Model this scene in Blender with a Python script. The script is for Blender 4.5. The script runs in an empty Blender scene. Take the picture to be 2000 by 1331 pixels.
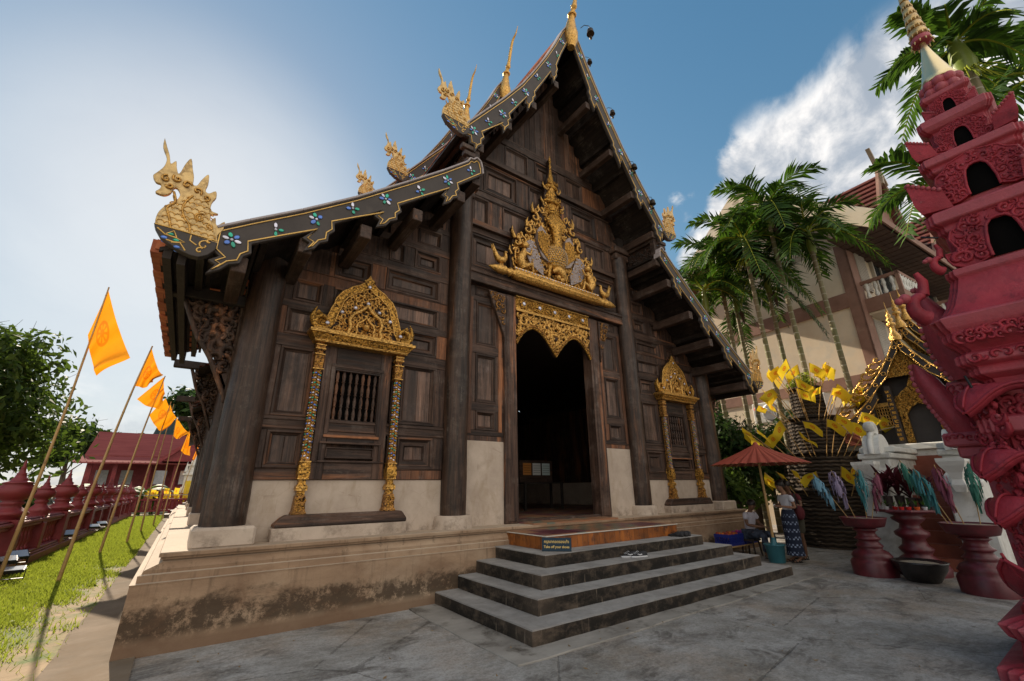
import bpy, math, random
from math import sin, cos, pi, radians, sqrt, atan2, hypot
from mathutils import Vector, Matrix
import numpy as np
R = random.Random(11)
scene = bpy.context.scene
COL = scene.collection
rad = radians

# ---------------------------------------------------------------- mesh builder
class MB:
    def __init__(s):
        s.v = []; s.f = []; s.mi = []; s.sm = []; s.M = None; s.uv = None
    def add(s, vs, fs, m=0, smooth=False):
        b = len(s.v)
        if s.M is not None:
            vs = [tuple(s.M @ Vector(v)) for v in vs]
        s.v.extend(vs)
        s.f.extend([tuple(b + i for i in f) for f in fs])
        s.mi.extend([m] * len(fs)); s.sm.extend([smooth] * len(fs))
    def box(s, x0, x1, y0, y1, z0, z1, m=0):
        if x0 > x1: x0, x1 = x1, x0
        if y0 > y1: y0, y1 = y1, y0
        if z0 > z1: z0, z1 = z1, z0
        s.add([(x0,y0,z0),(x1,y0,z0),(x1,y1,z0),(x0,y1,z0),(x0,y0,z1),(x1,y0,z1),(x1,y1,z1),(x0,y1,z1)],
              [(3,2,1,0),(4,5,6,7),(0,1,5,4),(1,2,6,5),(2,3,7,6),(3,0,4,7)], m)
    def frus(s, x, y, z0, z1, a0, b0, a1, b1, m=0):
        s.add([(x-a0,y-b0,z0),(x+a0,y-b0,z0),(x+a0,y+b0,z0),(x-a0,y+b0,z0),(x-a1,y-b1,z1),(x+a1,y-b1,z1),(x+a1,y+b1,z1),(x-a1,y+b1,z1)],
              [(3,2,1,0),(4,5,6,7),(0,1,5,4),(1,2,6,5),(2,3,7,6),(3,0,4,7)], m)
    def beam(s, a, b, w, h, m=0, up=(0,0,1)):
        a = Vector(a); b = Vector(b); d = (b-a).normalized(); u = Vector(up)
        r = d.cross(u)
        if r.length < 1e-4: r = d.cross(Vector((1,0,0)))
        r.normalize(); u = r.cross(d).normalized()
        vs = []
        for p in (a, b):
            for (i, j) in ((-1,-1),(1,-1),(1,1),(-1,1)):
                vs.append(tuple(p + r*(i*w/2) + u*(j*h/2)))
        s.add(vs, [(0,1,2,3),(7,6,5,4),(0,4,5,1),(1,5,6,2),(2,6,7,3),(3,7,4,0)], m)
    def prism(s, pts, w0, w1, m=0, ax='xz', smooth=False, side=None):
        # outline (u,v) extruded over w. ax: which world axes u,v take
        def g(u, v, w):
            return {'xz': (u, w, v), 'yz': (w, u, v), 'xy': (u, v, w)}[ax]
        n = len(pts)
        vs = [g(u, v, w0) for u, v in pts] + [g(u, v, w1) for u, v in pts]
        s.add(vs, [tuple(range(n)), tuple(range(2*n-1, n-1, -1))], m)
        b = len(s.v) - 2*n
        fs = [(b+i, b+n+i, b+n+(i+1) % n, b+(i+1) % n) for i in range(n)]
        s.f.extend(fs); s.mi.extend([m if side is None else side]*n); s.sm.extend([smooth]*n)
    def lathe(s, prof, n=16, x=0, y=0, z=0, m=0, smooth=True, sq=0, a0=0, arc=2*pi):
        full = abs(arc - 2*pi) < 1e-6
        k = n if full else n + 1
        vs = []
        for r, h in prof:
            for i in range(k):
                a = a0 + arc*i/n
                q = 1.0
                if sq: q = 1.0/max(abs(cos(a)), abs(sin(a)))
                vs.append((x + r*q*cos(a), y + r*q*sin(a), z + h))
        fs = []
        for j in range(len(prof)-1):
            for i in range(n):
                i2 = (i+1) % k
                fs.append((j*k+i, j*k+i2, (j+1)*k+i2, (j+1)*k+i))
        s.add(vs, fs, m, smooth)
        if prof[0][0] > 1e-4: s.add([vs[i] for i in range(k)], [tuple(range(k-1, -1, -1))], m)
        if prof[-1][0] > 1e-4: s.add([vs[(len(prof)-1)*k+i] for i in range(k)], [tuple(range(k))], m)
    def tube(s, path, rad_, n=6, m=0, smooth=True, flat=1.0, closed=False):
        P = [Vector(p) for p in path]
        if not hasattr(rad_, '__len__'): rad_ = [rad_]*len(P)
        L = len(P); vs = []
        up = None
        for i, p in enumerate(P):
            if closed: t = P[(i+1) % L] - P[i-1]
            else: t = P[min(i+1, L-1)] - P[max(i-1, 0)]
            if t.length < 1e-9: t = Vector((0,0,1))
            t.normalize()
            if up is None:
                up = Vector((0,1,0)) if abs(t.y) < .9 else Vector((1,0,0))
            r = t.cross(up)
            if r.length < 1e-4: r = t.cross(Vector((0,0,1)))
            r.normalize(); up = r.cross(t).normalized()
            for k in range(n):
                a = 2*pi*k/n
                vs.append(tuple(p + r*(cos(a)*rad_[i]) + up*(sin(a)*rad_[i]*flat)))
        fs = []
        for i in range(L if closed else L-1):
            j = (i+1) % L
            for k in range(n):
                fs.append((i*n+k, i*n+(k+1) % n, j*n+(k+1) % n, j*n+k))
        s.add(vs, fs, m, smooth)
        if not closed:
            s.add(vs[:n], [tuple(range(n-1, -1, -1))], m); s.add(vs[-n:], [tuple(range(n))], m)
    def ball(s, c, r, n=12, m=0, sc=(1,1,1), k=8):
        vs = []; fs = []
        for j in range(k+1):
            t = pi*j/k
            for i in range(n):
                a = 2*pi*i/n
                vs.append((c[0]+r*sc[0]*sin(t)*cos(a), c[1]+r*sc[1]*sin(t)*sin(a), c[2]-r*sc[2]*cos(t)))
        for j in range(k):
            for i in range(n):
                fs.append((j*n+i, j*n+(i+1) % n, (j+1)*n+(i+1) % n, (j+1)*n+i))
        s.add(vs, fs, m, True)
    def build(s, name, mats, parent=None, loc=None, bevel=0, sub=0):
        me = bpy.data.meshes.new(name)
        me.from_pydata(s.v, [], s.f)
        if not isinstance(mats, (list, tuple)): mats = [mats]
        for mm in mats: me.materials.append(mm)
        me.polygons.foreach_set('material_index', s.mi)
        me.polygons.foreach_set('use_smooth', s.sm)
        if s.uv is not None:
            u = me.uv_layers.new(name='UVMap')
            li = np.empty(len(me.loops), np.int32); me.loops.foreach_get('vertex_index', li)
            u.data.foreach_set('uv', np.array(s.uv, np.float32)[li].ravel())
        me.update()
        o = bpy.data.objects.new(name, me); COL.objects.link(o)
        if parent is not None: o.parent = parent
        if loc is not None: o.location = loc
        if bevel:
            b = o.modifiers.new('bevel', 'BEVEL'); b.width = bevel; b.segments = 1; b.limit_method = 'ANGLE'; b.angle_limit = rad(40)
        if sub:
            b = o.modifiers.new('sub', 'SUBSURF'); b.levels = sub; b.render_levels = sub
        return o

def tag(o, label=None, cat=None, group=None, kind=None):
    if label: o['label'] = label
    if cat: o['category'] = cat
    if group: o['group'] = group
    if kind: o['kind'] = kind
    return o
def thing(name, label, cat, loc=(0,0,0), rz=0, group=None):
    o = bpy.data.objects.new(name, None); COL.objects.link(o)
    o.location = loc; o.rotation_euler = (0,0,rz); o.empty_display_size = .2
    return tag(o, label, cat, group)
def dup(root, loc=None, rz=None, label=None, scale=None):
    kids = {}
    for o in bpy.data.objects:
        if o.parent is not None: kids.setdefault(o.parent, []).append(o)
    def cp(o, par):
        c = o.copy(); COL.objects.link(c)
        if par is not None: c.parent = par
        for ch in kids.get(o, []): cp(ch, c)
        return c
    r = cp(root, None)
    if loc is not None: r.location = loc
    if rz is not None: r.rotation_euler = (r.rotation_euler[0], r.rotation_euler[1], rz)
    if scale is not None: r.scale = (scale,)*3 if not hasattr(scale, '__len__') else scale
    if label: r['label'] = label
    return r
def mir(pts): return [(-x, z) for x, z in reversed(pts)]
def spiral(cx, cz, r, a0, turn, n=14, shrink=.16):
    out = []
    for i in range(n):
        t = i/(n-1); rr = r*(1 - (1-shrink)*t)
        a = a0 + turn*t
        out.append((cx + rr*cos(a), cz + rr*sin(a)))
    return out
def inside(p, poly):
    x, y = p; c = False; n = len(poly); j = n-1
    for i in range(n):
        xi, yi = poly[i]; xj, yj = poly[j]
        if (yi > y) != (yj > y) and x < (xj-xi)*(y-yi)/(yj-yi)+xi: c = not c
        j = i
    return c
def carve(mb, poly, w, n, r0, r1, m=0, ax='xz', seed=1, th=.22, keep=.62, place=None, segs=11, bud=True):
    """fills an outline with raised scroll curls: real relief, each curl a tapered tube"""
    q = random.Random(seed)
    xs = [p[0] for p in poly]; ys = [p[1] for p in poly]
    done = []; t = 0
    while len(done) < n and t < n*30:
        t += 1
        c = (q.uniform(min(xs), max(xs)), q.uniform(min(ys), max(ys)))
        r = q.uniform(r0, r1)
        if not inside(c, poly): continue
        if not all(inside((c[0]+r*.75*cos(a), c[1]+r*.75*sin(a)), poly) for a in (0, 1.57, 3.14, 4.71)): continue
        if any(hypot(c[0]-d[0], c[1]-d[1]) < (r+d[2])*keep for d in done): continue
        done.append((c[0], c[1], r))
        sg = q.choice((-1, 1))
        sp = spiral(c[0], c[1], r, q.uniform(0, 6.28), sg*q.uniform(4.5, 7.5), segs)
        path = []
        for i, (u, v) in enumerate(sp):
            ww = w(u, v) if callable(w) else w
            path.append({'xz': (u, ww, v), 'yz': (ww, u, v), 'xy': (u, v, ww)}[ax] if place is None else place(u, v))
        rr = [r*th*(.35 + .9*sin(pi*min(1, i/(segs-1)*1.15))**.6 if i < segs-1 else .5) for i in range(segs)]
        mb.tube(path, rr, 4, m)
        if bud and q.random() < .5:
            ww = path[-1]; mb.ball(ww, r*.24, 6, m, k=4)
def catmull(pts, k=6):
    P = [Vector(p) for p in pts]; P = [P[0]*2-P[1]] + P + [P[-1]*2-P[-2]]
    out = []
    for i in range(1, len(P)-2):
        for j in range(k):
            t = j/k
            out.append(.5*((2*P[i]) + (-P[i-1]+P[i+1])*t + (2*P[i-1]-5*P[i]+4*P[i+1]-P[i+2])*t*t + (-P[i-1]+3*P[i]-3*P[i+1]+P[i+2])*t**3))
    out.append(P[-2]); return [tuple(p) for p in out]
def interp(xs, ys, x):
    return float(np.interp(x, xs, ys))

# ---------------------------------------------------------------- materials
class NT:
    def __init__(s, name):
        s.mat = bpy.data.materials.new(name); s.mat.use_nodes = True
        s.t = s.mat.node_tree; s.t.nodes.clear()
        s.out = s.n('ShaderNodeOutputMaterial'); s.b = s.n('ShaderNodeBsdfPrincipled')
        s.l(s.b.outputs[0], s.out.inputs[0])
        s.tc = s.n('ShaderNodeTexCoord')
    def n(s, t, **k):
        x = s.t.nodes.new(t)
        for a, b in k.items(): setattr(x, a, b)
        return x
    def l(s, a, b): s.t.links.new(a, b)
    def val(s, sock, v):
        if isinstance(v, bpy.types.NodeSocket): s.l(v, sock)
        else: sock.default_value = v if not (hasattr(v, '__len__') and len(v) == 3 and sock.type == 'RGBA') else (*v, 1)
    def coord(s, sc=(1,1,1), which='Object', rot=(0,0,0)):
        mp = s.n('ShaderNodeMapping'); s.l(s.tc.outputs[which], mp.inputs[0])
        mp.inputs['Scale'].default_value = sc; mp.inputs['Rotation'].default_value = rot
        return mp.outputs[0]
    def noise(s, co, scale=1, det=5, rough=.6, dist=0):
        x = s.n('ShaderNodeTexNoise'); s.l(co, x.inputs['Vector'])
        x.inputs['Scale'].default_value = scale; x.inputs['Detail'].default_value = det
        x.inputs['Roughness'].default_value = rough; x.inputs['Distortion'].default_value = dist
        return x.outputs[0]
    def voro(s, co, scale=1, feat='F1', out='Distance', rnd=1):
        x = s.n('ShaderNodeTexVoronoi', feature=feat); s.l(co, x.inputs['Vector'])
        x.inputs['Scale'].default_value = scale; x.inputs['Randomness'].default_value = rnd
        return x.outputs[out]
    def ramp(s, f, a, b, lo=0., hi=1., smooth=False):
        x = s.n('ShaderNodeMapRange', clamp=True); s.val(x.inputs[0], f)
        if smooth: x.interpolation_type = 'SMOOTHSTEP'
        for i, v in enumerate((a, b, lo, hi)): x.inputs[i+1].default_value = v
        return x.outputs[0]
    def math(s, op, a, b=0., c=0.):
        x = s.n('ShaderNodeMath', operation=op)
        s.val(x.inputs[0], a); s.val(x.inputs[1], b); s.val(x.inputs[2], c)
        return x.outputs[0]
    def mix(s, f, a, b, mode='MIX'):
        x = s.n('ShaderNodeMix', data_type='RGBA', blend_type=mode)
        s.val(x.inputs[0], f); s.val(x.inputs[6], a); s.val(x.inputs[7], b)
        return x.outputs[2]
    def bump(s, h, st=.3, d=.02, prev=None):
        x = s.n('ShaderNodeBump'); s.l(h, x.inputs['Height'])
        x.inputs['Strength'].default_value = st; x.inputs['Distance'].default_value = d
        if prev is not None: s.l(prev, x.inputs['Normal'])
        return x.outputs[0]
    def sep(s, co):
        x = s.n('ShaderNodeSeparateXYZ'); s.l(co, x.inputs[0]); return x.outputs
    def fin(s, col, rough=.7, metal=0., bump=None, spec=.4):
        s.val(s.b.inputs['Base Color'], col); s.val(s.b.inputs['Roughness'], rough); s.val(s.b.inputs['Metallic'], metal)
        s.b.inputs['Specular IOR Level'].default_value = spec
        if bump is not None: s.l(bump, s.b.inputs['Normal'])
        return s.mat
    def island(s):
        return s.n('ShaderNodeNewGeometry').outputs['Random Per Island']

def nm(name, c1, c2, sc=(4,4,4), rough=.7, metal=0., bump=.25, bs=30, c3=None, s3=1.5, a3=(.5,.7), rnd=0., spec=.4, det=6):
    k = NT(name); co = k.coord(sc); f = k.ramp(k.noise(co, 1, det, .65), .3, .7)
    c = k.mix(f, c1, c2)
    if c3 is not None:
        g = k.ramp(k.noise(k.coord(), s3, 6, .7, .3), a3[0], a3[1]); c = k.mix(g, c, c3)
    if rnd: c = k.mix(1., c, k.ramp(k.island(), 0, 1, 1-rnd, 1+rnd), 'MULTIPLY')
    bp = k.bump(k.noise(k.coord(), bs, 4, .6), bump, .01) if bump else None
    return k.fin(c, rough, metal, bp, spec)

def wood(name, axis, dark, light, worn=(.34,.135,.055), wa=(.54,.66), grey=(.22,.18,.155), rough=.62):
    """old teak: long grain along one axis, plank to plank tone, worn orange streaks and grey weathering"""
    k = NT(name)
    S = {'x': (.7,14,14), 'y': (14,.7,14), 'z': (14,14,.7)}[axis]
    S2 = {'x': (2.,45,45), 'y': (45,2.,45), 'z': (45,45,2.)}[axis]
    g1 = k.noise(k.coord(S), 1, 6, .7, .4); g2 = k.noise(k.coord(S2), 1, 4, .7)
    c = k.mix(k.ramp(g1, .38, .66), dark, light)
    c = k.mix(k.ramp(g2, .45, .75, 0, .55), c, tuple(x*.45 for x in dark))
    S3 = {'x': (.25,5,2.5), 'y': (5,.25,2.5), 'z': (5,2.5,.35)}[axis]
    big = k.noise(k.coord(S3), 1, 5, .65, .5)
    rv = k.island()
    w = k.math('MULTIPLY', k.ramp(big, wa[0], wa[1]), k.ramp(g2, .35, .6))
    w = k.math('MULTIPLY', w, k.ramp(rv, .25, .7, .15, 1))
    c = k.mix(w, c, worn)
    gy = k.ramp(k.noise(k.coord((2.2,2.2,2.2)), 1, 7, .75), .50, .70, 0, .6)
    c = k.mix(k.math('MULTIPLY', gy, k.ramp(g2, .42, .62)), c, grey)
    bl = k.ramp(k.noise(k.coord((1.3,1.3,1.3)), 1.4, 7, .72), .52, .70, 0, .75)
    c = k.mix(bl, c, tuple(x*.35 for x in dark))
    c = k.mix(1., c, k.ramp(rv, 0, 1, .6, 1.35), 'MULTIPLY')
    h = k.math('ADD', k.math('MULTIPLY', g2, .7), k.math('MULTIPLY', g1, .6))
    return k.fin(c, k.ramp(g2, .3, .7, rough-.12, rough+.15), 0, k.bump(h, .55, .012), .35)

M = {}
M['wood_z'] = wood('teak_upright', 'z', (.022,.012,.009), (.108,.059,.039))
M['wood_x'] = wood('teak_crosswise', 'x', (.020,.011,.008), (.100,.056,.038))
M['wood_y'] = wood('teak_lengthwise', 'y', (.03,.018,.013), (.075,.043,.03), wa=(.66,.8))
M['wood_p'] = wood('teak_panel', 'z', (.036,.020,.014), (.165,.096,.068), worn=(.25,.145,.10), wa=(.50,.64), grey=(.27,.21,.185), rough=.45)
M['wood_o'] = wood('teak_worn_orange', 'z', (.055,.024,.013), (.20,.085,.042), wa=(.47,.62))
M['column'] = wood('teak_column', 'z', (.017,.010,.007), (.088,.047,.029), wa=(.60,.72), rough=.42)
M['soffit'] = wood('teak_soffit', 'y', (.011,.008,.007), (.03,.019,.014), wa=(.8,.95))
M['dark'] = nm('old_dark_timber', (.016,.012,.011), (.04,.028,.022), (10,10,2), .75, bump=.4)
M['black_l'] = nm('black_lacquer_board', (.040,.032,.029), (.06,.049,.044), (3,3,3), .62, bump=.1, c3=(.085,.07,.06), s3=2.2, a3=(.55,.8))
M['edge'] = nm('board_top_capping', (.30,.26,.27), (.42,.38,.38), (4,4,4), .6)
def gold(name, base, crev, vs=26, amt=.5, rough=.38, metal=.75, bump=.8):
    k = NT(name); co = k.coord()
    v = k.voro(co, vs, 'SMOOTH_F1'); nz = k.noise(co, vs*1.2, 4, .6, 1.2)
    f = k.math('MULTIPLY', k.ramp(v, .25, .62), k.ramp(nz, .38, .6))
    wear = k.ramp(k.noise(co, 3.5, 6, .7), .5, .72, 0, amt)
    c = k.mix(k.noise(co, 9, 3), tuple(x*.72 for x in base), tuple(min(1, x*1.15) for x in base))
    c = k.mix(k.math('MULTIPLY', f, amt*1.5), c, crev); c = k.mix(wear, c, tuple(x*.4 for x in base))
    h = k.math('SUBTRACT', k.math('MULTIPLY', nz, 1.), k.math('MULTIPLY', v, .8))
    return k.fin(c, rough, metal, k.bump(h, bump, .02), .5)
M['gold'] = gold('gilded_plain', (.86,.50,.14), (.10,.04,.015), 30, .5, .30, .85)
M['goldc'] = gold('gilded_carving', (.82,.44,.09), (.025,.010,.005), 30, .95, .32, .8, .9)
M['goldd'] = gold('gilded_old_carving', (.55,.27,.07), (.025,.011,.007), 34, 1.0, .42, .7, .9)
M['goldn'] = gold('gilded_finial', (.66,.46,.20), (.12,.06,.025), 14, .42, .42, .6, .15)
M['goldline'] = nm('gold_painted_line', (.60,.37,.10), (.8,.52,.18), (8,8,8), .4, .55, .2)
M['recess'] = nm('dark_ground_behind_carving', (.018,.010,.008), (.05,.022,.012), (14,14,14), .7, bump=.5)
def glassy(name, c, rough=.12, metal=.35):
    k = NT(name); return k.fin(k.mix(k.island(), tuple(x*.6 for x in c), c), rough, metal, None, .8)
M['g_blue'] = glassy('blue_glass_inlay', (.10,.24,.75)); M['g_green'] = glassy('green_glass_inlay', (.02,.42,.28))
M['g_white'] = glassy('white_glass_inlay', (.72,.72,.86)); M['g_amber'] = glassy('amber_glass_inlay', (.8,.42,.1))

def plaster():
    k = NT('lime_plaster'); co = k.coord()
    c = k.mix(k.ramp(k.noise(co, 2.2, 6, .65), .3, .7), (.40,.32,.255), (.55,.455,.37))
    c = k.mix(k.ramp(k.noise(k.coord((3,3,1.2)), 1, 6, .7, .6), .52, .74, 0, .7), c, (.33,.25,.17))
    cr = k.voro(k.coord((1.1,1.1,1.5)), 3.2, 'DISTANCE_TO_EDGE'); wob = k.noise(co, 9, 3)
    cf = k.math('MULTIPLY', k.ramp(k.math('ADD', cr, k.math('MULTIPLY', wob, .02)), .011, .019, 1, 0), k.ramp(k.noise(co, 1.7, 3), .42, .62))
    c = k.mix(k.math('MULTIPLY', cf, .45), c, (.25,.18,.13))
    z = k.sep(k.tc.outputs['Object'])[2]
    low = k.math('MULTIPLY', k.ramp(z, .95, 1.3, 1, 0), k.ramp(k.noise(co, 3.4, 6, .75), .5, .66))
    c = k.mix(k.math('MULTIPLY', low, .7), c, (.10,.075,.055))
    return k.fin(c, .8, 0, k.bump(k.math('SUBTRACT', k.noise(co, 14, 5), cf), .25, .01), .25)
M['plaster'] = plaster()
def stucco():
    k = NT('weathered_stucco_base'); co = k.coord()
    c = k.mix(k.ramp(k.noise(k.coord((1.2,1.2,2.6)), 1, 7, .68, .4), .3, .7), (.20,.125,.08), (.37,.255,.165))
    c = k.mix(k.ramp(k.noise(k.coord((.7,.7,1.2)), 1, 4, .6), .5, .68, 0, .7), c, (.44,.335,.235))
    z = k.sep(k.tc.outputs['Object'])[2]
    nn = k.noise(k.coord((1.0,1.0,1.3)), 1.0, 9, .74, .3)
    edge = k.math('ADD', z, k.math('MULTIPLY', nn, -1.35))
    m = k.ramp(edge, -.34, -.20, 1, 0)
    lowcut = k.ramp(z, .09, .2)
    m = k.math('MULTIPLY', m, k.ramp(k.noise(k.coord((1,1,1)), 4.5, 9, .8), .40, .50))
    c = k.mix(k.math('MULTIPLY', k.math('MULTIPLY', m, lowcut), .82), c, (.030,.020,.013))
    c = k.mix(k.ramp(k.noise(k.coord((1,1,1)), 2.1, 7, .75, .4), .54, .70, 0, .6), c, (.15,.085,.05))
    str_ = k.math('MULTIPLY', k.ramp(k.noise(k.coord((9,9,.6)), 1, 5, .7), .56, .68), k.ramp(z, .35, .8, .2, .65))
    c = k.mix(str_, c, (.11,.075,.05))
    c = k.mix(k.ramp(z, .10, .16, .75, 0), c, (.155,.095,.06))
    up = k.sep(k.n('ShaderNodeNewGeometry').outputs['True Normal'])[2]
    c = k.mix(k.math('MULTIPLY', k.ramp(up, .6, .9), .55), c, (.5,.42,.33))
    return k.fin(c, .85, 0, k.bump(k.noise(co, 11, 7, .7), .5, .02), .2)
M['stucco'] = stucco()
def stepmat():
    k = NT('worn_concrete_steps'); co = k.coord()
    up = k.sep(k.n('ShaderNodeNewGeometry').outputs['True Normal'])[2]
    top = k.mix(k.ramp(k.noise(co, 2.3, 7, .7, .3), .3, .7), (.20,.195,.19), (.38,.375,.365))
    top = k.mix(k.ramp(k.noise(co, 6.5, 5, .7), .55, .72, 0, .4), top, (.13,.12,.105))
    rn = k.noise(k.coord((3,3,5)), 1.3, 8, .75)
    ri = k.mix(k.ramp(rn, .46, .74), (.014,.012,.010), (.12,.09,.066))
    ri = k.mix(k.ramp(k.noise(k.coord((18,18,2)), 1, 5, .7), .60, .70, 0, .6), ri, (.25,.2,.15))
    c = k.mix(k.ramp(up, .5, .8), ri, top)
    pt = k.ramp(k.n('ShaderNodeNewGeometry').outputs['Pointiness'], .53, .62)
    return k.fin(k.mix(k.math('MULTIPLY', pt, .22), c, (.34,.25,.18)), .82, 0, k.bump(k.noise(co, 16, 7, .72), .55, .015), .25)
M['steps'] = stepmat()
def ground():
    k = NT('patched_concrete_yard'); co = k.coord()
    a = k.ramp(k.noise(k.coord((.55,.8,1)), 1.2, 9, .72, .5), .40, .60)
    c = k.mix(a, (.22,.21,.19), (.40,.395,.385))
    c = k.mix(k.ramp(k.noise(co, .55, 7, .7), .46, .62, 0, .55), c, (.32,.235,.16))
    c = k.mix(k.ramp(k.noise(k.coord((1.0,1.5,1)), 1.25, 8, .74, .7), .51, .63, 0, .8), c, (.075,.066,.058))
    c = k.mix(k.ramp(k.noise(co, 11, 8, .8), .5, .72, 0, .6), c, (.46,.44,.41))
    c = k.mix(k.ramp(k.noise(k.coord((2.5,4.5,1)), 1, 8, .78), .50, .64, 0, .5), c, (.15,.135,.12))
    c = k.mix(k.ramp(k.noise(co, 40, 3, .7), .35, .55, .35, 0), c, (.07,.06,.05))
    cr = k.voro(k.coord((.33,.33,.33)), 1, 'DISTANCE_TO_EDGE'); w = k.noise(co, 2.5, 6, .7)
    cf = k.ramp(k.math('ADD', cr, k.math('MULTIPLY', k.math('SUBTRACT', w, .5), .05)), .0, .0035, 1, 0)
    c = k.mix(k.math('MULTIPLY', cf, .45), c, (.035,.028,.022))
    h = k.math('ADD', k.noise(co, 7, 8, .75), k.math('MULTIPLY', cf, -.6))
    return k.fin(c, k.ramp(a, 0, 1, .9, .68), 0, k.bump(h, .5, .02), .3)
M['yard'] = ground()
M['apron'] = nm('concrete_apron', (.19,.175,.155), (.34,.32,.29), (1.6,2.2,1), .82, bump=.5, bs=12, c3=(.08,.068,.055), s3=1.7, a3=(.52,.66))
M['sunpath'] = nm('pale_concrete_path', (.13,.10,.07), (.22,.17,.125), (1.5,1.5,1), .95, bump=.45, bs=12, spec=.1, c3=(.16,.115,.075), s3=1.3, a3=(.5,.7))
M['earth'] = nm('dry_lawn_earth', (.20,.135,.07), (.34,.24,.14), (2.5,2.5,1), .95, bump=.6, bs=14, c3=(.10,.13,.03), s3=1.1, a3=(.42,.58))
M['far'] = nm('far_dusty_ground', (.22,.17,.12), (.32,.26,.19), (.3,.3,1), .95, bump=.1, c3=(.12,.14,.06), s3=.12, a3=(.45,.6))
def tile_roof():
    k = NT('clay_roof_tiles'); co = k.tc.outputs['Object']
    br = k.n('ShaderNodeTexBrick'); k.l(k.coord((1,1,1), rot=(0,0,rad(90))), br.inputs[0])
    br.inputs['Scale'].default_value = 1; br.inputs['Brick Width'].default_value = .16; br.inputs['Row Height'].default_value = .12
    br.inputs['Mortar Size'].default_value = .008
    br.inputs['Color1'].default_value = (.30,.07,.035,1); br.inputs['Color2'].default_value = (.46,.14,.06,1); br.inputs['Mortar'].default_value = (.05,.02,.015,1)
    c = k.mix(k.ramp(k.noise(co, 2.4, 6, .7), .45, .7, 0, .5), br.outputs[0], (.10,.05,.04))
    return k.fin(c, .75, 0, k.bump(br.outputs[1], -.4, .02), .3)
M['tiles'] = tile_roof()
M['tile_red'] = nm('clay_tile', (.34,.085,.04), (.55,.19,.09), (9,9,9), .8, rnd=.3, c3=(.12,.06,.045), s3=3, a3=(.55,.75))
def mosaic():
    k = NT('patterned_cement_floor_tiles'); co = k.coord()
    ch = k.n('ShaderNodeTexChecker'); k.l(k.coord((1,1,1)), ch.inputs[0]); ch.inputs['Scale'].default_value = 5
    c = k.mix(ch.outputs[1], (.30,.15,.07), (.10,.14,.11))
    v = k.voro(k.coord((2.5,2.5,.01)), 1, 'F1', 'Color', 0.)
    s2 = k.sep(v)[0]
    c = k.mix(k.ramp(s2, .62, .63), c, (.13,.025,.04)); c = k.mix(k.ramp(s2, .35, .34), c, (.30,.13,.06))
    c = k.mix(k.ramp(k.noise(co, 5, 6, .7), .4, .7, 0, .7), c, (.24,.17,.12))
    return k.fin(c, .5, 0, k.bump(k.noise(co, 20, 4), .15, .01), .4)
M['mosaic'] = mosaic()
M['slabside'] = nm('orange_glazed_tile_edge', (.17,.05,.010), (.36,.115,.02), (4,4,2), .35, bump=.2, c3=(.07,.025,.012), s3=5, a3=(.5,.68), rnd=.35)
M['redpaint'] = nm('oxide_red_paint', (.135,.016,.020), (.24,.032,.036), (2.5,2.5,2.5), .55, bump=.25, bs=22, c3=(.26,.07,.075), s3=3, a3=(.56,.76))
def towerred():
    k = NT('crimson_painted_stucco'); co = k.coord()
    c = k.mix(k.ramp(k.noise(co, 2.2, 7, .7), .3, .7), (.21,.014,.026), (.44,.038,.058))
    c = k.mix(k.ramp(k.noise(k.coord((6,6,1.2)), 1, 6, .7), .54, .72, 0, .4), c, (.36,.07,.10))
    c = k.mix(k.ramp(k.noise(co, 7, 6, .75), .54, .7, 0, .7), c, (.085,.010,.018))
    c = k.mix(k.ramp(k.noise(k.coord((1,1,.5)), 26, 5, .8), .66, .72, 0, .7), c, (.42,.20,.20))
    c = k.mix(k.ramp(k.n('ShaderNodeNewGeometry').outputs['Pointiness'], .52, .60, 0, .5), c, (.45,.13,.15))
    return k.fin(c, k.ramp(k.noise(co, 5, 4), .3, .7, .42, .66), 0, k.bump(k.noise(co, 9, 9, .75), .6, .03), .35)
M['crimson'] = towerred()
M['white'] = nm('white_limewash', (.55,.54,.50), (.70,.69,.65), (2,2,2), .7, bump=.2, bs=14, c3=(.36,.34,.29), s3=1.6, a3=(.52,.72))
M['cream'] = nm('cream_rendered_wall', (.60,.49,.35), (.70,.60,.46), (.8,.8,.8), .85, bump=.15, bs=8, c3=(.52,.48,.40), s3=.5, a3=(.52,.68))
M['brownband'] = nm('brown_painted_band', (.19,.10,.07), (.27,.15,.11), (2,2,2), .8, c3=(.33,.22,.16), s3=1.2, a3=(.6,.75))
M['louvre'] = nm('pale_louvre_panel', (.36,.32,.27), (.45,.41,.35), (2,2,2), .7)
M['metal'] = nm('grey_metal', (.25,.25,.26), (.38,.38,.40), (5,5,5), .45, .6)
M['blackm'] = nm('black_metal', (.012,.012,.013), (.03,.03,.032), (5,5,5), .5, .3)
M['bell'] = nm('dark_bronze_bell', (.02,.016,.012), (.05,.035,.02), (9,9,9), .5, .6)
M['bamboo'] = nm('bamboo_pole', (.35,.20,.07), (.55,.36,.15), (8,8,2), .5, bump=.2, c3=(.16,.09,.04), s3=4, a3=(.55,.75))
M['bamboo_d'] = nm('grey_bamboo', (.22,.16,.10), (.36,.28,.19), (8,8,2), .6)
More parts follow.
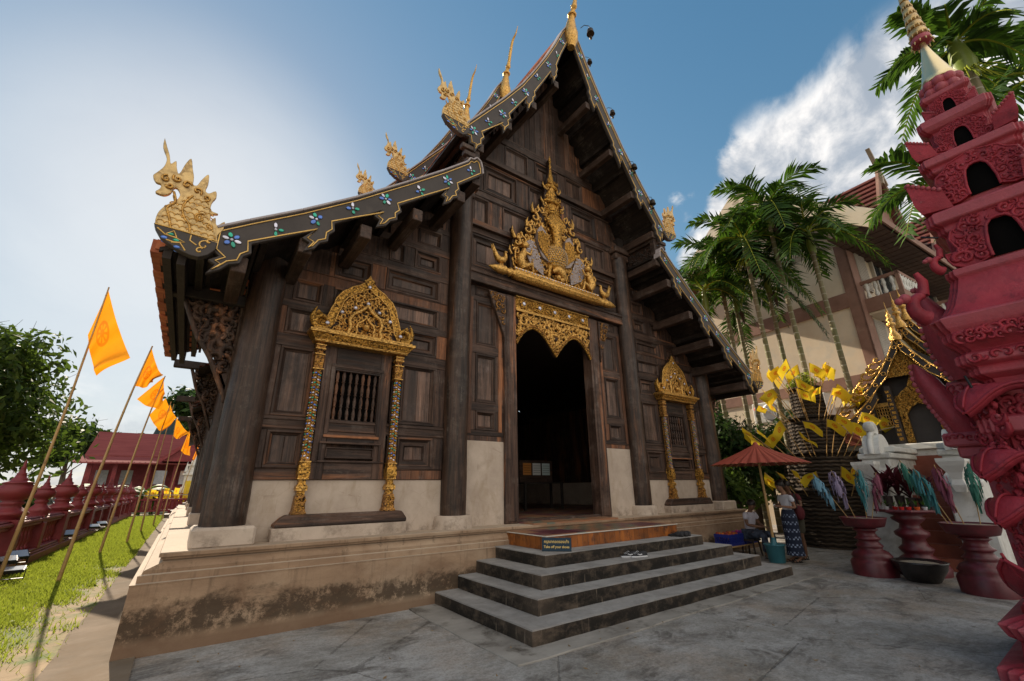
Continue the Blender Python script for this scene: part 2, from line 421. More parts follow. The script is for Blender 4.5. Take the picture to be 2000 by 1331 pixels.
def leafm(name, a, b, trans=.35, rough=.5):
    k = NT(name); c = k.mix(k.island(), a, b)
    k.val(k.b.inputs['Base Color'], c); k.b.inputs['Roughness'].default_value = max(rough, .62); k.b.inputs['Specular IOR Level'].default_value = .14
    t = k.n('ShaderNodeBsdfTranslucent'); k.l(k.mix(.5, c, (b[0]*1.6, b[1]*1.7, b[2]*.8)), t.inputs[0])
    mx = k.n('ShaderNodeMixShader'); mx.inputs[0].default_value = trans
    k.l(k.b.outputs[0], mx.inputs[1]); k.l(t.outputs[0], mx.inputs[2]); k.l(mx.outputs[0], k.out.inputs[0])
    return k.mat
M['leaf'] = leafm('broad_leaf', (.018,.040,.012), (.085,.13,.025))
M['leaf_d'] = leafm('dark_leaf', (.012,.030,.012), (.045,.085,.022), .25)
M['palm'] = leafm('palm_leaflet', (.014,.042,.010), (.07,.14,.02), .3, .36)
M['palm_y'] = leafm('palm_young_leaf', (.20,.26,.03), (.40,.42,.05), .35)
M['grassm'] = leafm('grass_blade', (.12,.16,.025), (.30,.34,.055), .4)
M['cordy'] = leafm('cordyline_leaf', (.03,.008,.014), (.11,.02,.03), .2)
M['bark'] = nm('tree_bark', (.05,.035,.025), (.12,.09,.065), (9,9,2), .9, bump=.6, bs=20)
def palmtrunk():
    k = NT('ringed_palm_trunk'); co = k.coord(); z = k.sep(k.tc.outputs['Object'])[2]
    c = k.mix(k.ramp(k.noise(k.coord((6,6,1)), 1, 5), .3, .7), (.12,.10,.05), (.24,.20,.13))
    c = k.mix(k.ramp(k.noise(co, .6, 3), .45, .6, 0, .6), c, (.11,.13,.04))
    rg = k.ramp(k.math('FRACT', k.math('MULTIPLY', z, 4.2)), .0, .13, 1, 0)
    c = k.mix(k.math('MULTIPLY', rg, .8), c, (.45,.42,.36))
    return k.fin(c, .8, 0, k.bump(rg, .4, .02))
M['ptrunk'] = palmtrunk()
def cloth(name, col, emb=None, trans=.5, off=(.5,.5), r=.2):
    k = NT(name); co = k.coord((1,1,1), 'UV'); nz = k.noise(k.coord((3,3,3)), 1, 3)
    c = k.mix(nz, tuple(x*.88 for x in col), tuple(min(1, x*1.08) for x in col))
    if emb:
        x, y, z = k.sep(co)
        dx = k.math('SUBTRACT', x, off[0]); dy = k.math('MULTIPLY', k.math('SUBTRACT', y, off[1]), .75)
        d = k.math('SQRT', k.math('ADD', k.math('MULTIPLY', dx, dx), k.math('MULTIPLY', dy, dy)))
        ang = k.math('ARCTAN2', dy, dx)
        spoke = k.math('MULTIPLY', k.ramp(k.math('SINE', k.math('MULTIPLY', ang, 8)), .1, .4), k.ramp(d, r*.3, r*.32))
        ring = k.math('MULTIPLY', k.ramp(d, r*.72, r*.75), k.ramp(d, r, r*.97))
        hub = k.ramp(d, r*.34, r*.3)
        inn = k.math('MULTIPLY', spoke, k.ramp(d, r*.75, r*.72))
        f = k.math('MAXIMUM', k.math('MAXIMUM', ring, hub), inn)
        c = k.mix(f, c, emb)
    k.val(k.b.inputs['Base Color'], c); k.b.inputs['Roughness'].default_value = .75
    t = k.n('ShaderNodeBsdfTranslucent'); k.val(t.inputs[0], c)
    mx = k.n('ShaderNodeMixShader'); mx.inputs[0].default_value = trans
    k.l(k.b.outputs[0], mx.inputs[1]); k.l(t.outputs[0], mx.inputs[2]); k.l(mx.outputs[0], k.out.inputs[0])
    return k.mat
M['flag_o'] = cloth('orange_flag_cloth', (.84,.33,.008), (.74,.21,.006), .42, (.36,.52), .17)
M['flag_y'] = cloth('yellow_flag_cloth', (.85,.62,.03), (.72,.16,.015), .35, (.45,.5), .15)
M['black'] = nm('opening_shade_black', (.003,.003,.003), (.006,.005,.005), rough=.95, bump=0, spec=.05)  # flat black painted in for the shade inside openings
M['stone_w'] = nm('white_mortar', (.5,.46,.4), (.62,.58,.5), (6,6,6), .8)
SKY_STRENGTH = .12
SKY_CAP = 4.6
EXPO = 1.0
SUN_E = 4.3
CLOUD_L = (4.7, 4.55, 4.4); CLOUD_D = (1.7, 1.95, 2.3); VEIL = (3.7, 3.9, 4.0); CLOUD_FILL = (5.4, 5.1, 4.7)  # last tint: unseen cloud bank behind the camera, added to light the facade
CLOUDS = [(160,38,75,25,.95),(-135,38,60,20,.9),(92, 7, 44, 30, 1.), (61.3, 33.2, 4.5, .5, .60), (66.5, 34, 5, .5, .55), (71, 36, 6, .5, .5)]  # first two lobes place the added bank behind the camera
# ---- the ground
mb = MB(); mb.add([(-400,-400,0),(400,-400,0),(400,900,0),(-400,900,0)], [(0,1,2,3)]); tag(mb.build('ground', M['far'], loc=(0,0,-.012)), kind='structure')
mb = MB(); mb.add([(-6.555,-40,.01),(45,-40,.01),(45,40,.01),(-6.555,40,.01)], [(0,1,2,3)]); tag(mb.build('yard', M['yard']), kind='structure')
mb = MB(); q = random.Random(4)
fr_ = [(-3.42,-.5)] + [(-3.43+q.uniform(-.015,.015), -.5-2.6*i/8) for i in range(1,9)] + [(-3.4+7.1*i/22, -3.12+q.uniform(-.02,.02)) for i in range(23)] + [(3.62,-.5)]
mb.prism(fr_, .0, .026, 0, 'xy'); tag(mb.build('step_apron', M['apron'], bevel=.006), kind='structure')

g = np.random.default_rng(17); N = 260
xx = -6.3+10*g.random(N); yy = -.7-6.5*g.random(N); keep = ~((np.abs(xx) < 3.1) & (yy > -2.9)); xx, yy = xx[keep], yy[keep]; N = len(xx)
a = g.random(N)*6.28; s_ = (.010+.022*g.random(N)**2)
V = np.zeros((N,4,3)); z0 = np.where((np.abs(xx) < 3.5) & (yy > -3.15), .029, .013)
for k_, (u, v, h) in enumerate(((-1,0,.0),(0,-.45,.004),(1,0,.010),(0,.45,.004))):
    V[:,k_,0] = xx+s_*(u*np.cos(a)-v*np.sin(a)); V[:,k_,1] = yy+s_*(u*np.sin(a)+v*np.cos(a)); V[:,k_,2] = z0+h*g.random(N)
lf = bpy.data.meshes.new('fallen_leaves'); lf.from_pydata(V.reshape(-1,3).tolist(), [], [(4*i,4*i+1,4*i+2,4*i+3) for i in range(N)])
lf.materials.append(nm('dry_fallen_leaf', (.10,.06,.03), (.28,.19,.09), (3,3,3), .8, rnd=.4)); lo_ = bpy.data.objects.new('fallen_leaves', lf); COL.objects.link(lo_)
tag(lo_, 'tiny dry leaves and grit scattered over the concrete yard', 'leaf litter', kind='stuff')
# ================================================================ the wooden temple
T = thing('wooden_temple', 'old dark teak temple hall with steep tiered gable roof and gold carved door', 'temple', (0,0,0))
FL = .96           # floor level
YB = -1.215        # plane of the front bargeboards
def offs(prof, y0, y1, xh):  # moulded base swept round three sides
    return prof
def offset_in(pts, d):
    n = len(pts); out = []
    A = sum(pts[i][0]*pts[(i+1) % n][1]-pts[(i+1) % n][0]*pts[i][1] for i in range(n))
    sg = 1 if A > 0 else -1
    for i in range(n):
        p0, p1, p2 = pts[i-1], pts[i], pts[(i+1) % n]
        v1 = Vector((p1[0]-p0[0], p1[1]-p0[1])); v2 = Vector((p2[0]-p1[0], p2[1]-p1[1]))
        if v1.length < 1e-6 or v2.length < 1e-6: out.append(p1); continue
        v1.normalize(); v2.normalize()
        n1 = Vector((-v1.y, v1.x))*sg; n2 = Vector((-v2.y, v2.x))*sg
        b = n1+n2
        if b.length < .3: b = n1
        b.normalize(); c = max(.5, b.dot(n1))
        out.append((p1[0]+b.x*d/c, p1[1]+b.y*d/c))
    return out
# -- stone base
mb = MB()
prof = [(.56,0),(.545,.66),(.55,.68),(.50,.685),(.50,.755),(.47,.765),(.455,.80),(.41,.865),(.39,.885),(.43,.89),(.43,.915),(.46,.92),(.46,.955),(.45,.965),(.0,.966)]
loops = []
for o_, z in prof:
    X = 6.0+o_*(.98 if z < .86 else .75); y = -o_ if z < .8 else -o_-.02
    loops.append([(-X, y, z), (-X, 21.6+o_, z), (X, 21.6+o_, z), (X, y, z)])
vs = [v for lp in loops for v in lp]; fs = []
for j in range(len(prof)-1):
    for i in range(4):
        fs.append((j*4+i, (j+1)*4+i, (j+1)*4+(i+1) % 4, j*4+(i+1) % 4))
# finer front faces are not needed: stains are procedural
mb.add(vs, fs); mb.add(loops[-1], [(3,2,1,0)])
mb.build('stone_base', M['stucco'], T)

# -- entrance steps and tiled slab
def worn_block(x, y0, y1, z0, z1, seed, nx=26):
    """a step with slightly wavy, chipped front edge"""
    q = random.Random(seed); mb = MB()
    pts = [(-x, y1)]
    n = 8
    for i in range(n+1): pts.append((-x + q.uniform(-.006,.006), y1 + (y0-y1)*i/n))
    for i in range(1, nx): pts.append((-x+2*x*i/nx, y0+q.uniform(-.007,.007)))
    for i in range(n+1): pts.append((x + q.uniform(-.006,.006), y0 + (y1-y0)*i/n))
    c = .012
    cx, cy = 0, (y0+y1)/2+.5
    ins = [(px*(1-c/x), py + (c if py < y0+.02 else 0)) for px, py in pts]
    N = len(pts)
    vs = [(a, b, z0) for a, b in pts] + [(a, b, z1-.012) for a, b in pts] + [(a, b, z1) for a, b in ins]
    fs = []
    for k in (0, 1):
        for i in range(N-1): fs.append((k*N+i, k*N+i+1, (k+1)*N+i+1, (k+1)*N+i))
    fs.append(tuple(range(2*N, 3*N)))
    mb.add(vs, fs)
    return mb
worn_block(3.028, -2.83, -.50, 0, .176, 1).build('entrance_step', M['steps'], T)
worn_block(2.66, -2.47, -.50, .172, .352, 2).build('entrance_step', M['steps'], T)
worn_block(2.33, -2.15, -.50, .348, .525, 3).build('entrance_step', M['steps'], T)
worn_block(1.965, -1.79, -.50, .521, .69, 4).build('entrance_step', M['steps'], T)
mb = MB()
mb.box(-1.65, 1.65, -1.46, -.40, .687, .885, 0)
n = 26
for i in range(n):       # upright glazed tiles round the edge
    x0 = -1.655+3.31*i/n; mb.box(x0+.004, x0+3.31/n-.004, -1.468, -1.455, .69, .872, 1)
for s in (-1, 1):
    for i in range(8):
        y0 = -1.462+1.06*i/8; mb.box(s*1.648, s*1.66, y0+.004, y0+1.06/8-.004, .69, .872, 1)
mb.box(-1.672, 1.672, -1.482, -.40, .875, .889, 2)
mb.box(-1.652, 1.652, -1.462, -.40, .8885, .898, 3)
mb.build('tiled_landing', [M['apron'], M['slabside'], M['stone_w'], M['mosaic']], T, bevel=.003)
M['burg'] = nm('burgundy_floor_tile', (.07,.018,.028), (.12,.03,.042), (9,9,9), .45, c3=(.16,.09,.07), s3=6, a3=(.55,.75))
M['grnt'] = nm('green_floor_tile', (.05,.075,.06), (.11,.13,.09), (22,22,9), .45, c3=(.20,.13,.07), s3=9, a3=(.45,.6))
for slot_ in (0, 1):
  mb = MB()
  for i in range(16):
   for j in range(5):
      x = -1.6+i*.2; y = -1.42+j*.2
      end = i in (1,2,3,12,13,14) and j in (0,1,2); mid = (i+j) % 2 == 0 and 4 < i < 12
      if (end and slot_ == 0) or (mid and slot_ == 1): mb.box(x+.004, x+.196, y+.004, y+.196, .8985, .9005, 0)
  mb.build('floor_tiling', [M['burg'], M['grnt']][slot_], T)
mb = MB(); mb.box(-1.12, 1.12, -.48, .3, .955, .985, 0); mb.box(-1.11, 1.11, .3, 8, .955, .98, 0)
mb.build('doorway_floor', M['mosaic'], T)
mb = MB(); mb.box(-1.14, 1.14, -.02, .10, .97, 1.03, 0); mb.build('door_threshold', M['wood_x'], T, bevel=.006)

# -- white plastered dado walls
for s in (-1, 1):
    mb = MB(); mb.box(s*1.40, s*2.30, 0.0, .25, FL-.02, 2.43); mb.build('plaster_wall', M['plaster'], T, bevel=.008)
    mb = MB(); mb.box(s*2.70, s*5.60, 0.0, .25, FL-.02, 1.735); mb.build('plaster_wall', M['plaster'], T, bevel=.008)
    mb = MB(); mb.box(s*5.62, s*5.82, .3, 21, FL-.02, 1.735); mb.build('plaster_wall', M['plaster'], T)
    mb = MB(); mb.box(s*3.38, s*5.24, -.20, 0.01, FL-.01, 1.125); mb.build('window_bench', M['plaster'], T, bevel=.012)
    # columns
    def column(x, y, r0, r1, z0, z1, name='column'):
        mb = MB(); q = random.Random(int(x*10+y)); n = 20
        prof_ = [(r0 + (r1-r0)*t + .006*sin(t*23), z0+(z1-z0)*t) for t in [i/10 for i in range(11)]]
        mb.lathe(prof_, 24, x, y, 0); return mb.build(name, M['column'], T)
    column(s*2.50, -.03, .225, .24, 1.16, 7.6 if s < 0 else 7.6)
    column(s*5.78, -.02, .255, .235, 1.185, 4.95)
    mb = MB(); mb.lathe([(.345,FL-.01),(.335,FL+.10),(.325,1.15),(.31,1.168)], 28, s*2.5, -.02); mb.build('column_plinth', M['plaster'], T)
    mb = MB(); mb.box(s*5.43, s*6.10, -.36, .42, FL-.01, 1.185); mb.build('column_plinth', M['plaster'], T, bevel=.03)
    for y in (4.6, 9.2, 13.8, 18.4):
        column(s*5.85, y, .2, .19, 1.1, 4.9)
        mb = MB(); mb.box(s*5.55, s*6.08, y-.3, y+.3, FL-.01, 1.18); mb.build('column_plinth', M['plaster'], T, bevel=.02)
    mb = MB()
    mb.box(s*5.70, s*5.79, .3, 21, 1.73, 4.9)
    for y in [1+i*1.15 for i in range(17)]:
        mb.box(s*5.79, s*5.83, y-.06, y+.06, 1.75, 4.8)
    for z in (1.78, 2.8, 3.9, 4.7): mb.box(s*5.79, s*5.825, .3, 21, z, z+.14)
    mb.build('side_wall', M['wood_z'], T)
mb = MB(); mb.prism([(-5.8,FL),(5.8,FL),(5.8,4.8),(2.7,7.2),(2.7,9.8),(0,14.6),(-2.7,9.8),(-2.7,7.2),(-5.8,4.8)], 20.9, 21.2); mb.build('rear_wall', M['dark'], T)
mb = MB(); mb.box(-5.78, 5.78, .2, 20.9, 4.98, 5.05); mb.build('hall_ceiling', M['dark'], T)
mb = MB(); mb.box(-5.7, 5.7, 9, 9.1, FL, 6.2); mb.build('inner_wall', M['dark'], T)
mb = MB(); mb.box(-5.8, 5.8, .3, 21, .94, .97); mb.build('hall_floor', M['mosaic'], T)

# -- panelled timber wall: one mesh per bay
def panel(mb, x0, x1, z0, z1, y=.0, planks=2, deep=.045, inner=True, raised=False):
    """nested mouldings stepping back to a boarded field. slots 0 rail-x 1 stile-z 2 field"""
    if x0 > x1: x0, x1 = x1, x0
    def ring(a, b, ya, yb, m):
        X0, X1, Z0, Z1 = x0+a, x1-a, z0+a, z1-a
        U0, U1, W0, W1 = x0+b, x1-b, z0+b, z1-b
        for (p, m_) in (([(X0,ya,Z0),(X1,ya,Z0),(U1,yb,W0),(U0,yb,W0)],0), ([(U0,yb,W1),(U1,yb,W1),(X1,ya,Z1),(X0,ya,Z1)],0),
                  ([(X0,ya,Z0),(U0,yb,W0),(U0,yb,W1),(X0,ya,Z1)],1), ([(U1,yb,W0),(X1,ya,Z0),(X1,ya,Z1),(U1,yb,W1)],1)):
            mb.add(p, [(0,1,2,3)], m_)
    w = min(x1-x0, z1-z0)
    a = min(.035, w*.09)
    # raised outer bead
    for (X0,X1,Z0,Z1,m_) in ((x0,x1,z0-.0,z0+a,0),(x0,x1,z1-a,z1,0),(x0,x0+a,z0+a,z1-a,1),(x1-a,x1,z0+a,z1-a,1)):
        mb.box(X0,X1,y-.018,y+.03,Z0,Z1,m_)
    ring(a, a+.02, y-.004, y+.02, 0); 
    b = a+.02
    ring(b, b+.022, y+.012, y+.03, 0)
    d = b+.022
    if inner and w > .38 and (x1-x0) > (z1-z0)*1.15:
        e = d+min(.07, w*.12)
        ring(d, e, y+.028, y+.032, 0)
        ring(e, e+.02, y+.024, y+deep+.02, 0)
        d = e+.02; yf = y+deep+.018
    else: yf = y+.04
    n = planks; W = (x1-x0-2*d)/n
    for i in range(n):
        mb.box(x0+d+W*i+.002, x0+d+W*(i+1)-.002, yf-R.uniform(0,.005), yf+.03, z0+d-.004, z1-d+.004, 2)
from mathutils import noise as mnoise
def warp(mb, amp=.010):
    """old boards: nothing stays quite straight"""
    out = []
    for (x, y, z) in mb.v:
        n_ = mnoise.noise_vector(Vector((x*1.7, y*.5, z*1.7))); n2_ = mnoise.noise_vector(Vector((x*7, y*2, z*5)))
        out.append((x+n_.x*amp+n2_.x*amp*.35, y+(n_.y*amp*.9 if y < .07 else 0)+(n2_.y*amp*.25 if y < .07 else 0), z+n_.z*amp+n2_.z*amp*.35))
    mb.v = out
def wallgrid(mb, x0, x1, z0, z1, cells, y=0.0, th=.12, clip=None):
    """flat framing with holes where panels sit: framing = boards between cells, drawn as rails and stiles"""
    mb.box(x0, x1, y+.075, y+th+.1, z0, z1, 1)
WOODS = [M['wood_x'], M['wood_z'], M['wood_p'], M['wood_o']]
def framed(cells, zrows, x0, x1, y=0.0, slot_stile=1, planks=2):
    """zrows: list of (z0,z1,[(x0,x1,planks)...]) panel rows; rails fill between rows, stiles between panels"""
    mb = MB()
    zs = [r[0] for r in zrows] + [zrows[-1][1]]
    prev = None
    for k, (z0, z1, ps) in enumerate(zrows):
        lo = x0(z0) if callable(x0) else x0; hi = x1(z0) if callable(x1) else x1
        if prev is not None and z0-prev > .005:
            a, b = (x0(prev) if callable(x0) else x0), (x1(prev) if callable(x1) else x1)
            mb.box(a, b, y-.012, y+.07, prev+.002, z0-.002, 0)
            if z0-prev > .2:
                mb.box(a, b, y-.03, y-.01, prev+.02, prev+.055, 0); mb.box(a, b, y-.03, y-.01, z0-.055, z0-.02, 0)
        c = lo
        for (a, b, n) in ps:
            if a-c > 1.2 and c < -3.5 or a-c > 1.2 and c > 3.4:
                mb.box(c+.002, c+.16, y-.004, y+.07, z0, z1, 1); mb.box(a-.16, a-.002, y-.004, y+.07, z0, z1, 1)
            elif a-c > .01: mb.box(c+.002, a-.002, y-.004, y+.07, z0, z1, 3 if R.random() < .12 else 1)
            panel(mb, a, b, z0, z1, y, n); c = b
        if hi-c > .01: mb.box(c+.002, hi-.002, y-.004, y+.07, z0, z1, 3 if R.random() < .12 else 1)
        prev = z1
    return mb
def lowroof(x):  # underside line of the lower roof along the wall
    return interp([2.75,3.5,4.15,4.95,5.6,6.2,6.6], [7.25,6.62,6.1,5.42,4.92,4.5,4.2], x)
def inv_lowroof(z): return interp([4.2,4.5,4.92,5.42,6.1,6.62,7.25], [6.6,6.2,5.6,4.95,4.15,3.5,2.75], z)
for s in (-1, 1):
    rows = [(1.90,2.42,[(-5.46,-4.98,2),(-3.56,-2.92,2)]), (2.62,3.66,[(-5.46,-4.98,1),(-3.56,-2.92,2)]),
            (3.86,4.30,[(-5.46,-4.98,1),(-3.56,-2.92,1)]), (4.42,4.80,[(-5.42,-5.0,1),(-4.82,-3.98,1),(-3.84,-2.92,1)])]
    up = [(4.98,5.42,[(-4.86,-4.24,1),(-3.98,-2.92,1)]), (5.58,5.98,[(-3.96,-3.66,1),(-3.46,-2.92,1)]), (6.14,6.5,[(-3.42,-2.92,1)]), (6.62,6.9,[(-3.12,-2.9,1)])]
    if s > 0:
        rows = [(a,b,[(-q,-p,n) for p,q,n in reversed(ps)]) for a,b,ps in rows]; up = [(a,b,[(-q,-p,n) for p,q,n in reversed(ps)]) for a,b,ps in up]
        f1, f2 = 2.70, 5.60
        mb = framed(None, [(1.735,1.885,[])]+rows, f1, f2)
        mb2 = framed(None, [(4.80,4.96,[])]+up+[(6.92,7.2,[])], 2.70, lambda z: inv_lowroof(z+.1))
    else:
        mb = framed(None, [(1.735,1.885,[])]+rows, -5.60, -2.70)
        mb2 = framed(None, [(4.80,4.96,[])]+up+[(6.92,7.2,[])], lambda z: -inv_lowroof(z+.1), -2.70)
    # weathered sill board and backing
    mb.box(s*2.74, s*3.6, -.02, .07, 1.737, 1.88, 3 if s < 0 else 0); mb.box(s*3.6, s*5.56, -.02, .07, 1.737, 1.88, 0)
    mb.box(s*2.7, s*5.6, .08, .2, 1.735, 4.9, 1)
    warp(mb); mb.build('bay_wall', WOODS, T, bevel=.004)
    pts = [(s*2.6,4.8),(s*5.62,4.8)]+[(s*x, lowroof(x)+.15) for x in (5.6,4.95,4.15,3.5,2.75)]+[(s*2.6,7.4)]
    mb2.prism(pts if s > 0 else pts[::-1], .08, .2, 1)
    warp(mb2); mb2.build('bay_wall', WOODS, T, bevel=.004)
    # centre bay, beside the door
    cx = [(-2.10,-1.60)]
    P = [(2.43,2.52,[]),(2.62,2.98,[(-2.06,-1.62,1)]),(3.14,4.12,[(-2.08,-1.60,1)]),(4.30,5.24,[(-2.08,-1.60,1)]),(5.36,5.58,[(-2.10,-1.58,1)])]
    P = [(a,b,[((-q,-p,n) if s > 0 else (p,q,n)) for p,q,n in ps]) for a,b,ps in P]
    mb = framed(None, P, 1.40 if s > 0 else -2.30, 2.30 if s > 0 else -1.40)
    for (a, b, za, zb) in ((1.46,1.54,2.6,5.3),(2.16,2.25,2.55,5.3)):
        mb.box(s*a, s*b, -.022, .0, za, zb, 3)
    mb.box(s*1.40, s*2.3, .08, .2, 2.43, 5.9, 1)
    warp(mb); mb.build('bay_wall', WOODS, T, bevel=.004)
    # door post, carved bracket in its angle
    mb = MB(); mb.box(s*1.115, s*1.42, -.06, .22, .965, 5.56, 0); mb.box(s*1.16, s*1.37, -.075, -.05, 1.0, 5.5, 0)
    mb.build('door_post', M['wood_z'], T, bevel=.012)
    tri = [(s*1.43,5.52),(s*1.83,5.52),(s*1.75,5.28),(s*1.6,4.95),(s*1.47,4.62),(s*1.43,4.45)]
    if s < 0: tri = tri[::-1]
    mb = MB(); mb.prism(tri, -.10, -.02, 0)
    b = mb.build('door_bracket', M['wood_x'], T, bevel=.008)
    mb = MB(); carve(mb, tri, -.105, 16, .05, .11, 0, seed=5); mb.build('bracket_carving', M['goldd'], b)
# lintel beam
mb = MB(); mb.box(-2.36, 2.36, -.14, .12, 5.60, 5.87, 0); mb.box(-2.34, 2.34, -.17, -.13, 5.80, 5.88, 0); mb.box(-2.34,2.34,-.155,-.13,5.60,5.66,0)
mb.build('lintel_beam', M['wood_x'], T, bevel=.012)
# gable framing
def uproof(z): return interp([7.2,7.9,8.26,9.13,10.23,11.19,12.7], [3.4,3.0,2.71,2.1,1.38,.84,.1], z)
G = [(5.87,5.98,[]),
     (6.02,6.80,[(-2.22,-1.18,3),(-1.0,1.0,4),(1.18,2.22,3)]),
     (7.08,7.78,[(-2.22,-1.80,1),(-1.42,-.62,3),(-.4,.4,2),(1.24,2.0,2)]),
     (8.02,8.74,[(-1.94,-.98,3),(-.62,-.2,2),(.76,1.74,3)]),
     (8.98,9.62,[(-1.34,-.62,2),(-.4,.4,3),(.66,1.3,2)])]
mb = framed(None, G, lambda z: -min(2.30, uproof(z)), lambda z: min(2.30, uproof(z)))
for i in range(18):      # upright boards closing the peak
    x = -1.6+i*.18; z1 = 9.62
    ztop = interp([0,.1,.84,1.38,2.1],[12.8,12.7,11.19,10.23,9.13], abs(x+.09))
    if ztop > 9.9: mb.box(x+.003, x+.177, -.01+R.uniform(0,.012), .06, 9.86, ztop, 1 if R.random() < .8 else 2)
mb.box(-1.7, 1.7, -.03, .07, 9.62, 9.86, 0)
pts = [(-2.7,5.8),(2.7,5.8),(2.7,8.25)]+[(x, interp([0,.1,.84,1.38,2.1,2.71],[12.8,12.7,11.19,10.23,9.13,8.26], x)+.2) for x in (2.5,2.1,1.38,.84,.1)]
pts = pts + [(-x, z) for x, z in reversed(pts[2:])]
mb.prism(pts, .08, .2, 1)
for s in (-1, 1):        # infill beyond the tall columns
    mb.box(s*2.3, s*2.72, -.0, .1, 7.4, 8.2, 2)
    for z in (7.0, 8.85): mb.box(s*.0, s*min(2.5, uproof(z)+.1), -.10, -.01, z-.03, z+.10, 0)
warp(mb, .014); mb.build('gable_wall', WOODS, T, bevel=.004)
for s in (-1, 1):
    mb = MB(); mb.box(s*2.26, s*2.78, -.2, .2, 7.55, 7.75); mb.box(s*2.2, s*2.95, -.26, .2, 7.74, 7.92); mb.build('column_capital', M['wood_x'], T, bevel=.02)

# -- roofs --------------------------------------------------
UP = [(0,13.45),(.13,13.32),(.31,13.0),(.6,12.32),(.93,11.64),(1.32,10.9),(1.71,10.21),(2.21,9.47),(2.68,8.83),(3.10,8.28),(3.25,8.1)]
LO = [(2.72,7.42),(2.98,7.30),(3.52,6.82),(4.15,6.29),(4.95,5.64),(5.62,5.14),(6.19,4.75),(6.6,4.50),(6.98,4.32)]
def sheet(mb, prof_, y0, y1, dz, th, m, s):
    n = len(prof_)
    a = [(s*x, y, z+dz+t) for y in (y0, y1) for t in (0, -th) for x, z in prof_]
    fs = []
    for i in range(n-1):
        fs += [(i,i+1,2*n+i+1,2*n+i), (n+i+1,n+i,3*n+i,3*n+i+1), (i+1,i,n+i,n+i+1), (2*n+i,2*n+i+1,3*n+i+1,3*n+i)]
    fs += [(n-1, 2*n-1, 4*n-1, 3*n-1), (0, 2*n, 3*n, n)]
    mb.add(a, fs, m)
def along(prof_, t):
    """point and slope at fraction t of the profile length"""
    L = [0]
    for i in range(len(prof_)-1): L.append(L[-1]+hypot(prof_[i+1][0]-prof_[i][0], prof_[i+1][1]-prof_[i][1]))
    d = t*L[-1]
    for i in range(len(prof_)-1):
        if d <= L[i+1] or i == len(prof_)-2:
            q = (d-L[i])/(L[i+1]-L[i]); a, b = prof_[i], prof_[i+1]
            return (a[0]+(b[0]-a[0])*q, a[1]+(b[1]-a[1])*q, atan2(b[1]-a[1], b[0]-a[0]))
def tiles(mb, prof_, y0, y1, dz, s, m, rows=26, w=.14):
    """courses of overlapping flat clay tiles; uneven verge"""
    n = int((y1-y0)/w)
    for i in range(rows):
        x, z, a = along(prof_, (i+.5)/rows)
        x2, z2, _ = along(prof_, min(1, (i+1.4)/rows))
        for k in range(n):
            ya = y0+k*w + R.uniform(-.004,.004)
            l = R.uniform(-.004,.012)
            mb.add([(s*x, ya+.004, z+dz+.03), (s*x, ya+w-.004, z+dz+.03), (s*x2, ya+w-.004, z2+dz+.055+l), (s*x2, ya+.004, z2+dz+.055+l),
                    (s*x2, ya+w-.004, z2+dz+.035+l), (s*x2, ya+.004, z2+dz+.035+l)], [(0,1,2,3),(3,2,4,5)] if s > 0 else [(3,2,1,0),(5,4,2,3)], m)
for k, (y0, y1, dz) in enumerate(((-1.12, 3.9, 0), (1.93, 8.3, 1.0), (4.58, 17.0, 1.95))):
    for s in (-1, 1):
        for nm_, P_ in (('upper_roof', UP), ('lower_roof', LO)):
            if k and nm_ == 'lower_roof': 
                P_ = [(x*.925, z-.10) for x, z in LO]; y1_ = y1 if k == 1 else 21.5
                D = (0, -.12, -.3)[k]
            else: D = dz if nm_ == 'upper_roof' else 0; y1_ = y1
            if nm_ == 'lower_roof' and k: y0_ = (0, 3.85, 8.2)[k]
            else: y0_ = y0
            mb = MB()
            sheet(mb, [(x, z-.06) for x, z in P_], y0_, y1_, D, .05, 0, s)
            for t in (.08,.22,.36,.5,.64,.78,.92):
                x, z, a = along(P_, t)
                mb.box(s*x-.04, s*x+.04, y0_+.03, y1_, z+D-.24, z+D-.12, 0)
            tiles(mb, P_, y0_+.02, y1_, D-.07, s, 1, 30, .15 if k == 0 else .3)
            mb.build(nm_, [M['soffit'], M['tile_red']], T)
        # upright wall between the two roofs
        mb = MB(); mb.box(s*2.55, s*2.75, -.1 if k == 0 else y0+.3, y1, 7.2+dz*.5, 8.35+dz); mb.build('clerestory_wall', M['dark'], T)
mb = MB(); mb.box(-.07,.07,-1.0,3.9,13.2,13.5); mb.box(-.07,.07,2,8.3,14.2,14.5); mb.box(-.07,.07,4.7,17,15.15,15.45); mb.build('ridge_capping', M['tile_red'], T)
